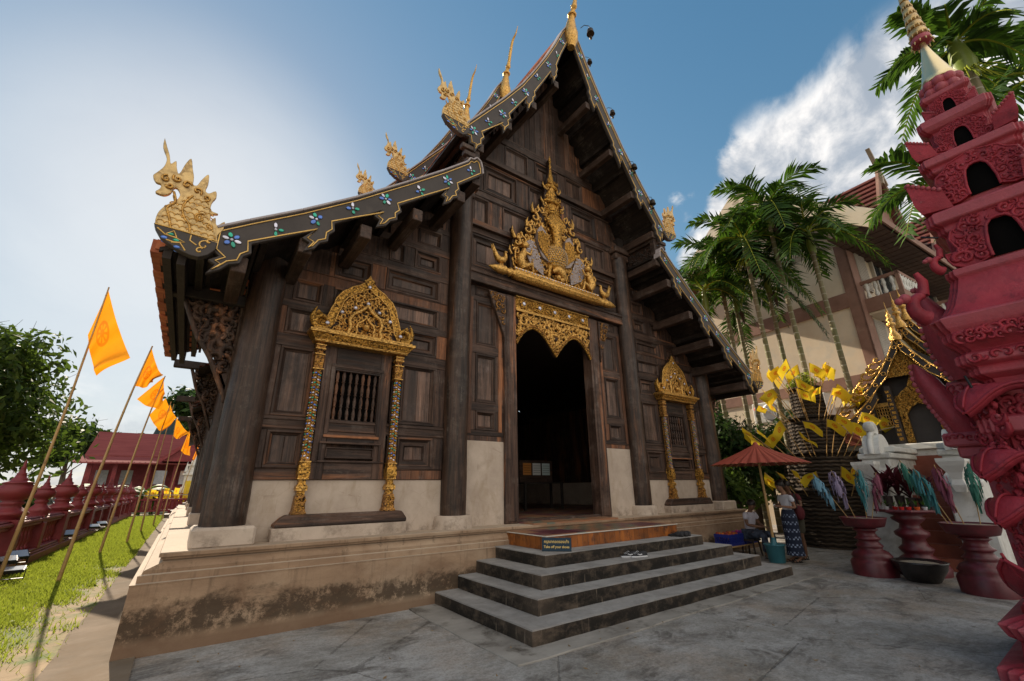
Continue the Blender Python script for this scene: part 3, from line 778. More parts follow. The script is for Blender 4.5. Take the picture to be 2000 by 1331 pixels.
# front purlins carrying the overhang, boxed carved ends between the roofs
for s in (-1, 1):
    for (x, z) in [(.55,11.15),(1.3,10.0),(2.02,8.98),(2.72,8.02)]:
        mb = MB(); mb.box(s*x-.075, s*x+.075, YB+.07, .02, z-.16, z+.04); mb.build('roof_purlin', M['wood_y'], T, bevel=.01)
    for (x, z) in [(3.12,6.72),(3.92,6.0),(4.72,5.38),(5.5,4.86),(6.2,4.36)]:
        mb = MB(); mb.box(s*x-.085, s*x+.085, YB+.07, .02, z-.2, z+.02); mb.build('roof_purlin', M['wood_y'], T, bevel=.01)
    mb = MB()
    mb.box(s*2.70, s*2.88, YB+.1, .0, 7.06, 7.24, 0); mb.box(s*2.72, s*2.90, YB+.1, .0, 7.78, 7.96, 0)
    for y in (-.09, YB+.1): mb.box(s*2.72, s*2.88, y, y+.13, 7.2, 7.8, 0)
    mb.box(s*2.80, s*2.86, YB+.2, -.05, 7.2, 7.8, 1)
    for i in range(4): mb.box(s*2.86, s*(3.0+.05*i), YB+.02, YB+.14, 7.28+i*.15, 7.38+i*.15, 0)
    b = mb.build('roof_end_box', [M['wood_y'], M['recess']], T, bevel=.008)
    mb = MB(); carve(mb, [(YB+.24,7.24),(-.1,7.24),(-.1,7.76),(YB+.24,7.76)], s*2.79, 26, .05, .12, 0, ax='yz', seed=9)
    mb.build('box_carving', M['dark'], b)
    # side eave seen from below: battens and open clay tiles
    mb = MB()
    for t in (.80,.85,.90,.95,.985):
        x, z, a = along(LO, t); mb.box(s*x-.02, s*x+.02, -1.1, 3.9, z-.19, z-.14, 0)
    mb.box(s*6.72, s*6.80, YB+.1, 3.95, 4.10, 4.32, 0); mb.box(s*6.86, s*6.94, YB+.1, 3.95, 4.14, 4.30, 0)
    mb.box(s*6.93, s*7.02, YB+.12, 3.9, 4.24, 4.36, 1)
    for i in range(26):   # tile edges along the eave
        mb.box(s*6.95, s*7.06, YB+.14+i*.195, YB+.14+i*.195+.18, 4.20+.012*(i % 3), 4.36, 1)
    mb.build('side_eave', [M['dark'], M['tile_red']], T)
    mb = MB()
    for i in range(9):
        y = .35+i*.4
        for j in range(4):
            x = 5.95+j*.2; z = interp([5.62,6.19,6.6,6.98],[5.14,4.75,4.50,4.32], x)-.185
            mb.box(s*x, s*(x+.13), y, y+.26, z-.01, z, 0)
    mb.build('open_tiles', M['tile_red'], T)
    # carved eave brackets along the side
    def bracket(y, x0, x1, zt, zb, open_):
        tri = [(x0,zt),(x1,zt),(x1,zb),(x1-.05,zb+.15),(x0+(x1-x0)*.62,zb+(zt-zb)*.42),(x0+(x1-x0)*.3,zb+(zt-zb)*.66),(x0+.05,zt-.12)]
        if s > 0: tri = [(-a, b) for a, b in reversed(tri)]
        mb = MB()
        if open_: mb.prism(offset_in(tri, .06) if s < 0 else offset_in(tri, .06), y+.02, y+.05, 0)
        carve(mb, tri, y, 70, .06, .13, 0, seed=31, th=.40, keep=.46)
        carve(mb, tri, y+.05, 50, .06, .13, 0, seed=32, th=.36, keep=.50)
        mb.tube([(a, y, b) for a, b in tri], .035, 5, 0, closed=True)
        mb.build('eave_bracket', M['wood_z'], T)
    bracket(.12, -6.74, -6.02, 4.20, 2.75, 1); 
    for y in (4.6, 9.2, 13.8): bracket(y, -6.64, -6.0, 4.30, 2.75, 0)
    for y in (.12, 4.6, 9.2, 13.8):
        mb = MB(); mb.box(s*5.9, s*6.92, y-.08, y+.08, 4.16, 4.32); mb.build('eave_tie_beam', M['dark'], T, bevel=.01)

# -- bargeboards: outline of the left one measured, mirrored
upT = [(-.06,13.42),(-.13,13.35),(-.31,13.03),(-.6,12.34),(-.93,11.65),(-1.32,10.91),(-1.71,10.21),(-2.21,9.47),(-2.68,8.83),(-3.08,8.28),(-3.16,8.16)]
upI = [(-.0,12.86),(-.13,12.73),(-.37,12.16),(-.56,11.62),(-.53,11.48),(-.58,11.36),(-.57,11.27),(-.64,11.13),(-.72,10.94),(-.735,11.1),(-.80,11.08),(-.81,11.19),
       (-1.31,10.23),(-1.29,10.12),(-1.36,10.02),(-1.36,9.92),(-1.45,9.78),(-1.55,9.54),(-1.555,9.72),(-1.63,9.72),(-1.60,9.88),
       (-2.04,9.13),(-2.0,9.02),(-2.07,8.93),(-2.05,8.82),(-2.14,8.7),(-2.22,8.53),(-2.235,8.68),(-2.32,8.7),(-2.27,8.82),
       (-2.71,8.26),(-2.66,8.15),(-2.73,8.06),(-2.73,7.94),(-2.81,7.87),(-2.90,7.69),(-2.91,7.86),(-3.0,7.85),(-3.02,8.0),(-3.14,7.97)]
loT = [(-6.5,4.63),(-6.19,4.85),(-5.62,5.24),(-4.95,5.74),(-4.15,6.4),(-3.52,6.94),(-3.05,7.37),(-3.0,7.47),(-2.93,7.47),(-2.86,7.55),(-2.77,7.50),(-2.73,7.36),(-2.72,7.24)]
loI = [(-3.21,6.79),(-3.18,6.68),(-3.24,6.60),(-3.21,6.52),(-3.31,6.46),(-3.36,6.36),(-3.50,6.25),(-3.47,6.4),(-3.55,6.42),(-3.46,6.57),
       (-4.26,5.91),(-4.22,5.8),(-4.29,5.72),(-4.28,5.63),(-4.39,5.56),(-4.45,5.46),(-4.6,5.38),(-4.56,5.52),(-4.65,5.56),(-4.54,5.70),
       (-5.19,5.21),(-5.17,5.09),(-5.24,5.01),(-5.24,4.9),(-5.34,4.84),(-5.40,4.73),(-5.53,4.65),(-5.47,4.8),(-5.57,4.84),(-5.46,4.98),
       (-6.12,4.55),(-6.10,4.42),(-6.18,4.35),(-6.2,4.25),(-6.31,4.2),(-6.38,4.11),(-6.51,4.02),(-6.44,4.16),(-6.52,4.2),(-6.42,4.28),(-6.50,4.34)]
upF = [(-.34,12.64),(-.55,12.02),(-.84,11.44),(-1.23,10.77),(-1.6,10.06),(-1.94,9.53),(-2.24,9.03),(-2.59,8.61),(-2.93,8.19)]
loF = [(-6.33,4.53),(-5.89,4.84),(-5.43,5.18),(-4.97,5.55),(-4.5,5.92),(-3.94,6.33),(-3.44,6.77),(-2.97,7.21)]
def flower(mb, x, z, y, r, seed, n):
    q = random.Random(seed); a0 = q.uniform(0, 1)
    cols = [0,1,2] if n == 6 else [1,2,0]
    for i in range(n):
        if q.random() < .06: continue
        a = a0 + 2*pi*i/n + q.uniform(-.08,.08); c = (x+cos(a)*r*.66, y, z+sin(a)*r*.66)
        mb.M = Matrix.Translation(c) @ Matrix.Rotation(-a, 4, 'Y') @ Matrix.Diagonal((r*.42*q.uniform(.8,1.1), .006, r*.25*q.uniform(.8,1.1), 1))
        mb.ball((0,0,0), 1, 8, cols[i % 3], k=5)
    mb.M = Matrix.Translation((x, y, z)) @ Matrix.Diagonal((r*.2, .014, r*.2, 1)); mb.ball((0,0,0), 1, 8, 2, k=5); mb.M = None
GL = [M['g_blue'], M['g_green'], M['g_white'], M['g_amber']]
def bargeboard(outl_top, outl_in, flowers, y, s, dz=0, closed_end=True):
    pts = outl_top + outl_in[::-1] if outl_top[0][0] > -1 else outl_top + outl_in
    if outl_top[0][0] > -1: pts = outl_in + outl_top[::-1]
    pts = [(x, z+dz) for x, z in pts]
    if s > 0: pts = mir(pts)
    mb = MB(); mb.prism(pts, y, y+.07, 0)
    tp = [((x if s < 0 else -x), z+dz) for x, z in outl_top]
    for i in range(len(tp)-1):
        mb.beam((tp[i][0], y+.06, tp[i][1]+.012), (tp[i+1][0], y+.06, tp[i+1][1]+.012), .2, .03, 1, up=(0,0,1))
    b = mb.build('bargeboard', [M['black_l'], M['edge']], T, bevel=.006)
    mb = MB(); ins = offset_in(pts, .04)
    mb.tube([(x, y-.006, z) for x, z in ins], .010, 5, 0, closed=True)
    mb.build('gold_line', M['goldline'], b)
    if flowers:
        for i, (x, z) in enumerate(flowers):
            mb = MB(); flower(mb, x if s < 0 else -x, z+dz, y-.012, .10 if i % 2 == 0 else .095, i, 6 if i % 2 == 0 else 4)
            mb.build('glass_flower', GL, b)
        # small round bell holes
    return b
for s in (-1, 1):
    bargeboard(upT, upI, upF, YB, s); bargeboard(loT, loI, loF, YB, s)
    bargeboard(upT, upI, upF, 1.88, s, 1.0); bargeboard(upT, upI, upF, 4.53, s, 1.95)
    lt2 = [(x*.955, z+.23) for x, z in loT]; li2 = [(x*.955, z+.23) for x, z in loI]

# -- naga finials
NG = [(-7.2,5.62),(-7.19,5.49),(-7.13,5.36),(-7.13,5.24),(-7.17,5.14),(-7.20,5.07),(-7.16,5.0),(-7.11,4.99),(-7.11,4.93),(-7.14,4.87),(-7.06,4.86),(-7.01,4.91),(-6.99,4.99),
      (-6.96,5.0),(-6.92,4.93),(-6.94,4.84),(-7.01,4.75),(-7.06,4.64),(-7.07,4.53),(-7.05,4.43),(-6.99,4.34),(-6.9,4.27),(-6.79,4.22),(-6.70,4.19),(-6.61,4.19),(-6.53,4.24),(-6.48,4.32),(-6.46,4.42),(-6.48,4.53),
      (-6.44,4.62),(-6.44,4.74),(-6.51,4.66),(-6.54,4.76),(-6.58,4.70),(-6.59,4.78),(-6.52,4.82),(-6.60,4.84),(-6.61,4.95),(-6.58,5.04),(-6.60,5.12),(-6.66,5.06),(-6.70,5.09),(-6.69,5.20),(-6.71,5.32),(-6.76,5.22),(-6.79,5.12),
      (-6.83,5.12),(-6.84,5.22),(-6.87,5.32),(-6.91,5.46),(-6.95,5.36),(-6.97,5.24),(-6.99,5.20),(-7.02,5.28),(-7.04,5.36),(-7.08,5.30),(-7.11,5.40),(-7.16,5.52)]
def naga(dx, dz, y, s, sc=1.0, flip=False):
    px, pz = -6.55, 4.3
    def tr(p): 
        x = (p[0]-px)*sc + px + dx; z = (p[1]-pz)*sc + pz + dz
        return (x if s < 0 else -x, z)
    pts = [tr((p[0], p[1])) for p in catmull([(a, b, 0) for a, b in NG], 3)]
    if s > 0: pts = pts[::-1]
    mb = MB(); w = .046*sc
    # body in three widening layers, so it reads round
    mb.prism(pts, y-w*.5, y+w*.5, 0, smooth=False)
    belly = [tr(p) for p in [(-7.05,4.5),(-7.02,4.42),(-6.97,4.35),(-6.88,4.29),(-6.78,4.24),(-6.67,4.21),(-6.58,4.23),(-6.51,4.3),(-6.49,4.42),(-6.52,4.56),(-6.58,4.70),(-6.63,4.88),(-6.72,4.98),(-6.87,4.92),(-6.90,4.82),(-6.97,4.73),(-7.03,4.62)]]
    if s > 0: belly = belly[::-1]
    mb.prism(belly, y-w, y+w, 0)
    b = mb.build('naga_finial', M['goldn'], T, bevel=.012*sc)
    mb = MB()
    # scales: rows of raised arcs, mane curls, rosette
    q = random.Random(4)
    for row in range(7):
        for k in range(8):
            x0 = -7.02+k*.07+(row % 2)*.035; z0 = 4.50+row*.068-(k*.004)
            if not inside((x0, z0), [(-7.06,4.46),(-6.52,4.46),(-6.58,4.75),(-6.68,4.96),(-6.88,4.88),(-7.0,4.7)]): continue
            arc = [tr((x0+.036*cos(a), z0+.03*sin(a))) for a in [pi*i/5 for i in range(6)]]
            for sd in (-1, 1): mb.tube([(u, y+sd*w*1.03, v) for u, v in arc], .007*sc, 4)
    for c in [(-7.08,5.08,.05),(-6.98,5.12,.05),(-6.88,5.08,.05),(-6.77,5.04,.05),(-6.67,4.98,.04),(-7.03,5.0,.04),(-6.68,4.68,.07),(-6.68,4.68,.04),(-6.58,4.6,.04)]:
        for sd in (-1, 1):
            sp = [tr(p) for p in spiral(c[0], c[1], c[2], q.uniform(0,6), 6.5, 12)]
            mb.tube([(u, y+sd*w*(.8 if c[1] > 4.95 else 1.05), v) for u, v in sp], .013*sc, 4)
    for ln in ([(-6.98,4.93),(-6.94,4.8),(-7.0,4.7),(-6.96,4.6),(-6.92,4.46)], [(-6.8,4.95),(-6.86,4.8),(-6.84,4.66),(-6.76,4.55),(-6.74,4.46)]):
        for sd in (-1, 1): mb.tube([(tr(p)[0], y+sd*w*1.02, tr(p)[1]) for p in catmull([(a, b, 0) for a, b in ln], 3) for p in [(p[0], p[1])]], .014*sc, 4)
    mb.build('scale_carving', M['gold'], b)
    # black lacquered lower belly with inlay
    low = [tr(p) for p in [(-7.07,4.47),(-7.05,4.42),(-6.99,4.33),(-6.9,4.26),(-6.79,4.21),(-6.69,4.18),(-6.61,4.18),(-6.53,4.23),(-6.47,4.32),(-6.46,4.42),(-6.8,4.45)]]
    if s > 0: low = low[::-1]
    mb = MB(); mb.prism(low, y-w*1.12, y+w*1.12, 0); lb = mb.build('lacquered_belly', M['black_l'], b, bevel=.006)
    mb = MB()
    for sd in (-1, 1):
        yy = y+sd*w*1.14
        for c, r_, t in [((-6.58,4.34),.07,5.5),((-6.61,4.26),.045,5),((-6.54,4.40),.035,5)]:
            mb.tube([(u, yy, v) for u, v in [tr(p) for p in spiral(c[0], c[1], r_, 1, t, 12)]], .010*sc, 4, 0)
        for pl in ([(-7.03,4.42),(-6.95,4.36),(-6.85,4.35),(-6.76,4.32),(-6.86,4.29),(-6.93,4.3)], [(-6.72,4.43),(-6.72,4.36),(-6.65,4.32)], [(-6.94,4.37),(-6.88,4.43),(-6.84,4.35)], [(-6.88,4.28),(-6.8,4.3),(-6.74,4.22)], [(-7.06,4.46),(-6.8,4.455),(-6.47,4.44)]):
            mb.tube([(tr(p)[0], yy, tr(p)[1]) for p in pl], .009*sc, 4, 0)
        for i, p in enumerate([(-6.9,4.38),(-6.95,4.32),(-6.84,4.32),(-6.82,4.24)]):
            u, v = tr(p); mb.M = Matrix.Translation((u, yy, v)) @ Matrix.Diagonal((.035*sc, .01, .02*sc, 1)); mb.ball((0,0,0), 1, 7, 1+i % 2, k=4); mb.M = None
    mb.build('belly_inlay', [M['goldline'], M['g_green'], M['g_blue']], lb)
for s in (-1, 1):
    naga(0, 0, YB, s)
    naga(3.42, 3.73, YB, s, .93)
    naga(3.42, 4.73, 1.88, s, .9); naga(3.42, 5.68, 4.53, s, .9)

# -- chofa finials on the ridge ends
def chofa(y, z, tall, name='ridge_finial'):
    mb = MB(); 
    path = [(0,y,z-.1),(0,y-.01,z+.15),(0,y-.02,z+.35),(0,y-.04,z+.6),(0,y-.10,z+.9),(0,y-.17,z+1.12),(0,y-.22,z+1.2),(0,y-.27,z+1.35),(0,y-.36,z+1.7*tall/2.3),(0,y-.50,z+2.1*tall/2.3),(0,y-.68,z+tall*.97),(0,y-.80,z+tall*1.07)]
    rr = [.10,.19,.20,.15,.085,.06,.085,.055,.05,.04,.025,.006]
    mb.tube(catmull(path, 4), list(np.interp(np.linspace(0, 11, 45), range(12), rr)), 12, 0)
    mb.ball((0, y-.22, z+1.2), .085, 10, 0); mb.lathe([(.11,0),(.13,.03),(.11,.06)], 12, 0, y-.12, z+.95, 0)
    mb.build(name, M['gold'], T)
chofa(-1.22, 12.78, 2.3); chofa(1.87, 13.72, 2.3); chofa(4.52, 14.7, 2.3)
# ================================================================ gold carved door head
mb = MB()
mb.box(-1.11, 1.11, -.02, .05, 5.20, 5.58, 0); D_ = mb.build('door_valance', M['recess'], T)
band = [(-1.10,5.26),(1.10,5.26),(1.10,5.57),(-1.10,5.57)]
mb = MB(); mb.box(-1.11,1.11,-.05,-.01,5.28,5.56,1)
carve(mb, band, -.065, 70, .04, .085, 0, seed=41, keep=.55)
for x in (-.9,-.45,0,.45,.9):
    mb.M = Matrix.Translation((x,-.075,5.43)) @ Matrix.Diagonal((1,.4,1,1))
    for i in range(8): mb.ball((.07*cos(i*pi/4),0,.07*sin(i*pi/4)), .03, 6, 0, k=4)
    mb.ball((0,-.02,0), .045, 8, 2, k=5); mb.M = None
for z in (5.245, 5.27, 5.575): mb.box(-1.115,1.115,-.085,-.01,z-.012,z+.010,3)
mb.build('valance_frieze', [M['goldc'], M['goldc'], M['g_white'], M['gold']], D_)
arcL = [(-1.11,4.48),(-1.03,4.62),(-.92,4.76),(-.8,4.86),(-.66,4.92),(-.52,4.90),(-.38,4.82),(-.25,4.70),(-.12,4.54),(0,4.36)]
arc = arcL + [(-x, z) for x, z in reversed(arcL[:-1])]
val = arc + [(1.11,5.24),(-1.11,5.24)]
mb = MB(); mb.prism(val, -.01, .04, 0)
carve(mb, [(x, z+.03) for x, z in arc] + [(1.11,5.24),(-1.11,5.24)], lambda u, v: -.03-R.uniform(0,.035), 260, .05, .13, 1, seed=42, keep=.46, th=.34)
for (x, z, r) in [(0,4.78,.11),(-.78,5.02,.05),(.78,5.02,.05),(-.5,5.06,.06),(.5,5.06,.06),(-.95,4.9,.05),(.95,4.9,.05),(-.25,5.0,.06),(.25,5.0,.06)]:
    mb.M = Matrix.Translation((x,-.06,z)) @ Matrix.Diagonal((1,.5,1,1))
    for i in range(9): mb.ball((r*cos(i*2*pi/9),0,r*sin(i*2*pi/9)), r*.36, 6, 1, k=4)
    mb.ball((0,-.02,0), r*.5, 8, 2, k=5); mb.M = None
mb.build('valance_carving', [M['recess'], M['gold'], M['recess']], D_)
mb = MB()
for off, r in ((.0,.030),(.055,.018)):
    mb.tube([(x, -.05, z+off) for x, z in arc], r, 6, 0)
for i in range(60):  # leaf rim
    t = i/59*(len(arc)-1); k = min(int(t), len(arc)-2); f = t-k
    x = arc[k][0]*(1-f)+arc[k+1][0]*f; z = arc[k][1]*(1-f)+arc[k+1][1]*f
    mb.ball((x, -.075, z+.03), .026, 6, 1, k=4)
mb.build('valance_rim', [M['goldc'], M['goldd']], D_)

# ================================================================ peacock relief over the door
P0 = T
mb = MB(); # spindle bar
bar = [(0,-1.95),(.02,-1.93),(.07,-1.80),(.085,-1.72),(.10,-1.66),(.08,-1.60),(.11,-1.57),(.08,-1.53),(.07,-1.45),(.11,-1.42),(.08,-1.38),(.075,-1.32),(.12,-1.30),(.10,-1.27),(.125,-1.24),(.125,1.24),(.10,1.27),(.12,1.30),(.075,1.32),(.08,1.38),(.11,1.42),(.07,1.45),(.08,1.53),(.11,1.57),(.08,1.60),(.10,1.66),(.085,1.72),(.07,1.80),(.02,1.93),(0,1.95)]
mb.M = Matrix.Translation((0,-.26,5.98)) @ Matrix.Rotation(rad(90), 4, 'Y')
mb.lathe(bar, 16, 0, 0, 0, 0); mb.M = None
for i in range(62):
    x = -1.22+i*.04
    for a in (-2.4,-1.9,-1.4,-.9):
        mb.ball((x+.01*(int(a*3) % 2), -.26+.125*cos(a-pi/2+.9)*-1*.0-.125*abs(sin(a)), 5.98+.125*cos(a)), .014, 5, 1, k=3)
mb.box(-1.3,1.3,-.3,-.03,6.08,6.14,0)
for i in range(30): 
    x = -1.26+i*.087; mb.M = Matrix.Translation((x,-.305,6.11)) @ Matrix.Diagonal((.028,.01,.018,1)); mb.ball((0,0,0),1,6,2,k=4); mb.M = None
PK = mb.build('peacock_relief', [M['gold'], M['goldc'], M['g_white']], T)
sil = [(-1.3,6.12),(-1.33,6.5),(-1.27,6.75),(-1.22,7.0),(-1.27,7.22),(-1.16,7.12),(-1.08,7.0),(-.98,7.10),(-.9,7.02),(-.82,7.2),(-.85,7.4),(-.78,7.62),(-.72,7.5),(-.62,7.55),(-.6,7.9),(-.62,8.12),(-.52,7.98),(-.42,7.9),(-.44,8.12),(-.34,8.02),(-.3,8.2),(-.36,8.42),(-.26,8.36),(-.24,8.5),(-.2,8.7),(-.28,8.9),(-.18,8.86),(-.14,9.05),(-.07,9.25),(-.04,9.5),(-.03,9.75)]
sil = sil + [(-x, z) for x, z in reversed(sil)]
mb = MB(); mb.prism(sil[::-1], -.14, -.06, 0)
mb.build('relief_ground', M['recess'], PK)
YP = -.18
mb = MB()
# outer foliate border with flame tips, both sides
for s in (-1, 1):
    for (x, z, r, a) in [(-1.16,6.85,.12,1.5),(-1.1,7.05,.10,2),(-.85,7.3,.13,1.8),(-.78,7.5,.09,2),(-.62,7.72,.13,1.6),(-.56,7.95,.08,2),(-.40,7.98,.09,1.4),(-.3,8.22,.07,2),(-.22,8.5,.07,2),(-.2,8.75,.06,2),(-1.18,6.6,.1,0),(-1.2,6.35,.1,1),(-.98,6.95,.1,1),(-.68,7.5,.08,0)]:
        sp = spiral(s*x*-1, z, r, a if s > 0 else pi-a, s*6.3, 14)
        mb.tube([(u, YP-.03, v) for u, v in sp], [r*.30*(1-.6*i/13) for i in range(14)], 6, 0)
    for base, tip, w in [((-1.2,6.95),(-1.27,7.25),.05),((-.84,7.38),(-.80,7.66),.05),((-.64,7.85),(-.64,8.16),.05),((-.44,7.98),(-.46,8.16),.04),((-.3,8.28),(-.37,8.45),.03),((-.22,8.74),(-.29,8.93),.03),((-1.08,7.02),(-1.0,7.15),.04),((-1.3,6.5),(-1.34,6.72),.035)]:
        b0 = Vector((s*-base[0], YP, base[1])); t0 = Vector((s*-tip[0], YP, tip[1])); mid = (b0+t0)/2+Vector((s*.04,0,0))
        mb.tube([b0, mid, t0], [w, w*.75, .006], 6, 0)
border = [(-1.28,6.15),(-1.28,6.9),(-1.0,6.98),(-.84,7.28),(-.6,7.5),(-.52,7.9),(-.3,7.95),(-.2,8.3),(0,9.3),(.2,8.3),(.3,7.95),(.52,7.9),(.6,7.5),(.84,7.28),(1.0,6.98),(1.28,6.9),(1.28,6.15)]
carve(mb, border, -.15, 230, .05, .12, 0, seed=44, keep=.5, th=.36)
carve(mb, border, -.19, 60, .05, .10, 0, seed=45, keep=.9, th=.36)
mb.build('relief_scrollwork', M['gold'], PK)
mb = MB()
# crown spire: stacked tiers
for z, w in ((8.02,.26),(8.10,.24),(8.34,.30),(8.40,.24),(8.62,.15),(8.82,.22),(8.88,.17),(9.1,.08)):
    mb.M = Matrix.Translation((0,YP+.02,z)) @ Matrix.Diagonal((1,.45,1,1)); mb.lathe([(w*.7,0),(w,.02),(w,.045),(w*.7,.065)], 16, 0, 0, 0, 0); mb.M = None
mb.M = Matrix.Translation((0,YP+.02,0)) @ Matrix.Diagonal((1,.5,1,1))
mb.lathe([(.16,8.1),(.14,8.3),(.13,8.5),(.10,8.6),(.12,8.66),(.10,8.85),(.12,8.95),(.09,9.1),(.04,9.35),(.028,9.5),(.045,9.55),(.02,9.6),(.035,9.68),(.045,9.74),(.02,9.82),(.004,9.88)], 12, 0,0,0,0)
mb.M = None
for s in (-1, 1):
    for z in (8.14, 8.44, 8.92):
        for i in range(3):
            x = s*(.08+.07*i)*(1 if z < 8.9 else .7); mb.tube([(x, YP-.05, z), (x+s*.01, YP-.05, z+.07), (x, YP-.05, z+.13)], [.025,.018,.003], 5, 0)
mb.build('crown_spire', M['goldc'], PK)
# body, neck fan, wings, legs
mb = MB()
mb.M = Matrix.Translation((0,YP-.03,6.80)) @ Matrix.Diagonal((1,.6,1,1)); mb.ball((0,0,0), .33, 20, 0, (1,1,1.12), 14)
mb.M = None
mb.tube(catmull([(0,YP-.06,6.95),(0,YP-.1,7.2),(0,YP-.1,7.4),(0,YP-.08,7.6)], 4), list(np.interp(range(13),[0,4,8,12],[.2,.12,.13,.16])), 12, 0, flat=.7)
for s in (-1, 1):
    mb.tube([(s*.17,YP-.03,6.6),(s*.24,YP-.05,6.42),(s*.27,YP-.05,6.2),(s*.30,YP-.06,6.15)], [.075,.045,.035,.04], 8, 0)
for row in range(9):         # breast feathers
    z = 6.55+row*.055; n = 15
    rr = .30*sqrt(max(.02, 1-((z-6.8)/.33)**2))
    for i in range(n):
        a = -pi*(i+.5*(row % 2))/(n-1)
        mb.ball((1.1*rr*cos(a), YP-.03+.68*rr*sin(a), z), .019, 5, 1, k=3)
body = mb.build('peacock_body', [M['goldc'], nm('silvered_feather', (.30,.22,.14), (.55,.45,.34), (9,9,9), .35, .5)], PK)
mb = MB()
for i in range(15):          # fan of neck feathers
    t = (i-7)/7; x1 = t*.30; z1 = 8.0-abs(t)**2*.18
    mb.tube(catmull([(t*.08,YP-.10,7.45),(t*.24,YP-.12,7.65),(x1,YP-.08,z1)], 4), [.012,.016,.020,.024,.026,.028,.030,.028,.015], 6, 0)
mb.build('neck_plume', M['goldc'], PK)
mb = MB()
for s in (-1, 1):
    wing = [(s*.28,6.6),(s*.22,6.9),(s*.24,7.15),(s*.33,7.4),(s*.46,7.52),(s*.58,7.36),(s*.62,7.1),(s*.56,6.85),(s*.44,6.66)]
    if s < 0: wing = wing[::-1]
    mb.prism(wing, YP-.07, YP+.02, 0)
    for k in range(11):
        x0 = s*(.27+.03*k); 
        mb.tube(catmull([(s*(.30+.012*k),YP-.08,6.66+.012*k),(s*(.25+.032*k),YP-.10,6.95),(s*(.30+.027*k),YP-.08,7.30+.016*(5-abs(k-5)))], 4), .013, 5, 1)
    tail = [(s*.52,6.62),(s*.66,7.0),(s*.8,7.02),(s*.95,6.9),(s*.92,6.6),(s*.8,6.4),(s*.6,6.28),(s*.44,6.2),(s*.42,6.45)]
    if s < 0: tail = tail[::-1]
    mb.prism(tail, YP-.05, YP+.0, 0)
    q = random.Random(6)
    for i in range(140):
        x = s*q.uniform(.42,.95); z = q.uniform(6.2,7.02)
        if inside((x, z), tail): 
            mb.M = Matrix.Translation((x,YP-.055,z)) @ Matrix.Diagonal((.02,.008,.013,1)); mb.ball((0,0,0),1,6,1 if q.random() < .65 else 2,k=3); mb.M = None
mb.build('peacock_wings', [nm('wing_inlay', (.14,.10,.09), (.36,.30,.28), (30,30,30), .35, .4), M['goldc'], M['g_white']], PK)
mb = MB()      # attendant figures: crouching monkeys low at each side, dog under the bird
for s in (-1, 1):
    X_ = s*1.02
    mb.tube(catmull([(X_,YP-.05,6.22),(X_+s*.1,YP-.08,6.38),(X_+s*.02,YP-.08,6.55),(X_-s*.02,YP-.08,6.68)],4), list(np.interp(range(13),[0,4,8,12],[.10,.11,.085,.05])), 8, 0)
    mb.ball((X_-s*.03,YP-.1,6.78), .085, 10, 0, k=7)
    mb.tube([(X_,YP-.1,6.6),(X_-s*.16,YP-.12,6.56),(X_-s*.22,YP-.1,6.72)], [.04,.032,.02], 6, 0)
    mb.tube([(X_,YP-.1,6.25),(X_-s*.2,YP-.12,6.34),(X_-s*.24,YP-.1,6.16)], [.07,.05,.03], 6, 0)
    mb.tube(catmull([(X_+s*.1,YP-.04,6.25),(X_+s*.2,YP-.04,6.4),(X_+s*.2,YP-.04,6.6),(X_+s*.14,YP-.04,6.7)],4), .022, 5, 0)
mb.tube(catmull([(-.14,YP-.05,6.38),(-.02,YP-.08,6.45),(.12,YP-.08,6.38),(.16,YP-.06,6.26),(.05,YP-.06,6.2)],4), list(np.interp(range(17),[0,4,8,12,16],[.05,.10,.11,.08,.05])), 10, 0)
mb.ball((-.02,YP-.1,6.24), .07, 9, 0, k=6)
mb.build('attendant_figures', M['gold'], PK)
for s in (-1, 1):            # little birds on the spindle
    mb = MB(); X_ = s*1.62
    mb.tube(catmull([(X_+s*.2,-.22,6.56),(X_+s*.14,-.22,6.36),(X_+s*.06,-.22,6.24),(X_-s*.05,-.22,6.24),(X_-s*.13,-.22,6.34),(X_-s*.12,-.22,6.46),(X_-s*.19,-.22,6.48)],4), list(np.interp(range(25),[0,4,8,12,16,20,24],[.012,.05,.07,.085,.045,.028,.006])), 8, 0)
    for k in range(4): mb.tube([(X_+s*(.12+.03*k),-.22,6.3+.05*k),(X_+s*(.2+.02*k),-.23,6.36+.06*k)], [.03,.006], 5, 0)
    mb.tube([(X_,-.22,6.2),(X_,-.22,6.08)], .018, 5, 0); mb.tube([(X_-s*.05,-.22,6.2),(X_-s*.05,-.22,6.08)], .018, 5, 0)
    mb.frus(X_-s*.02, -.22, 6.05, 6.1, .09, .05, .07, .04, 0)
    mb.build('small_bird', M['gold'], PK)

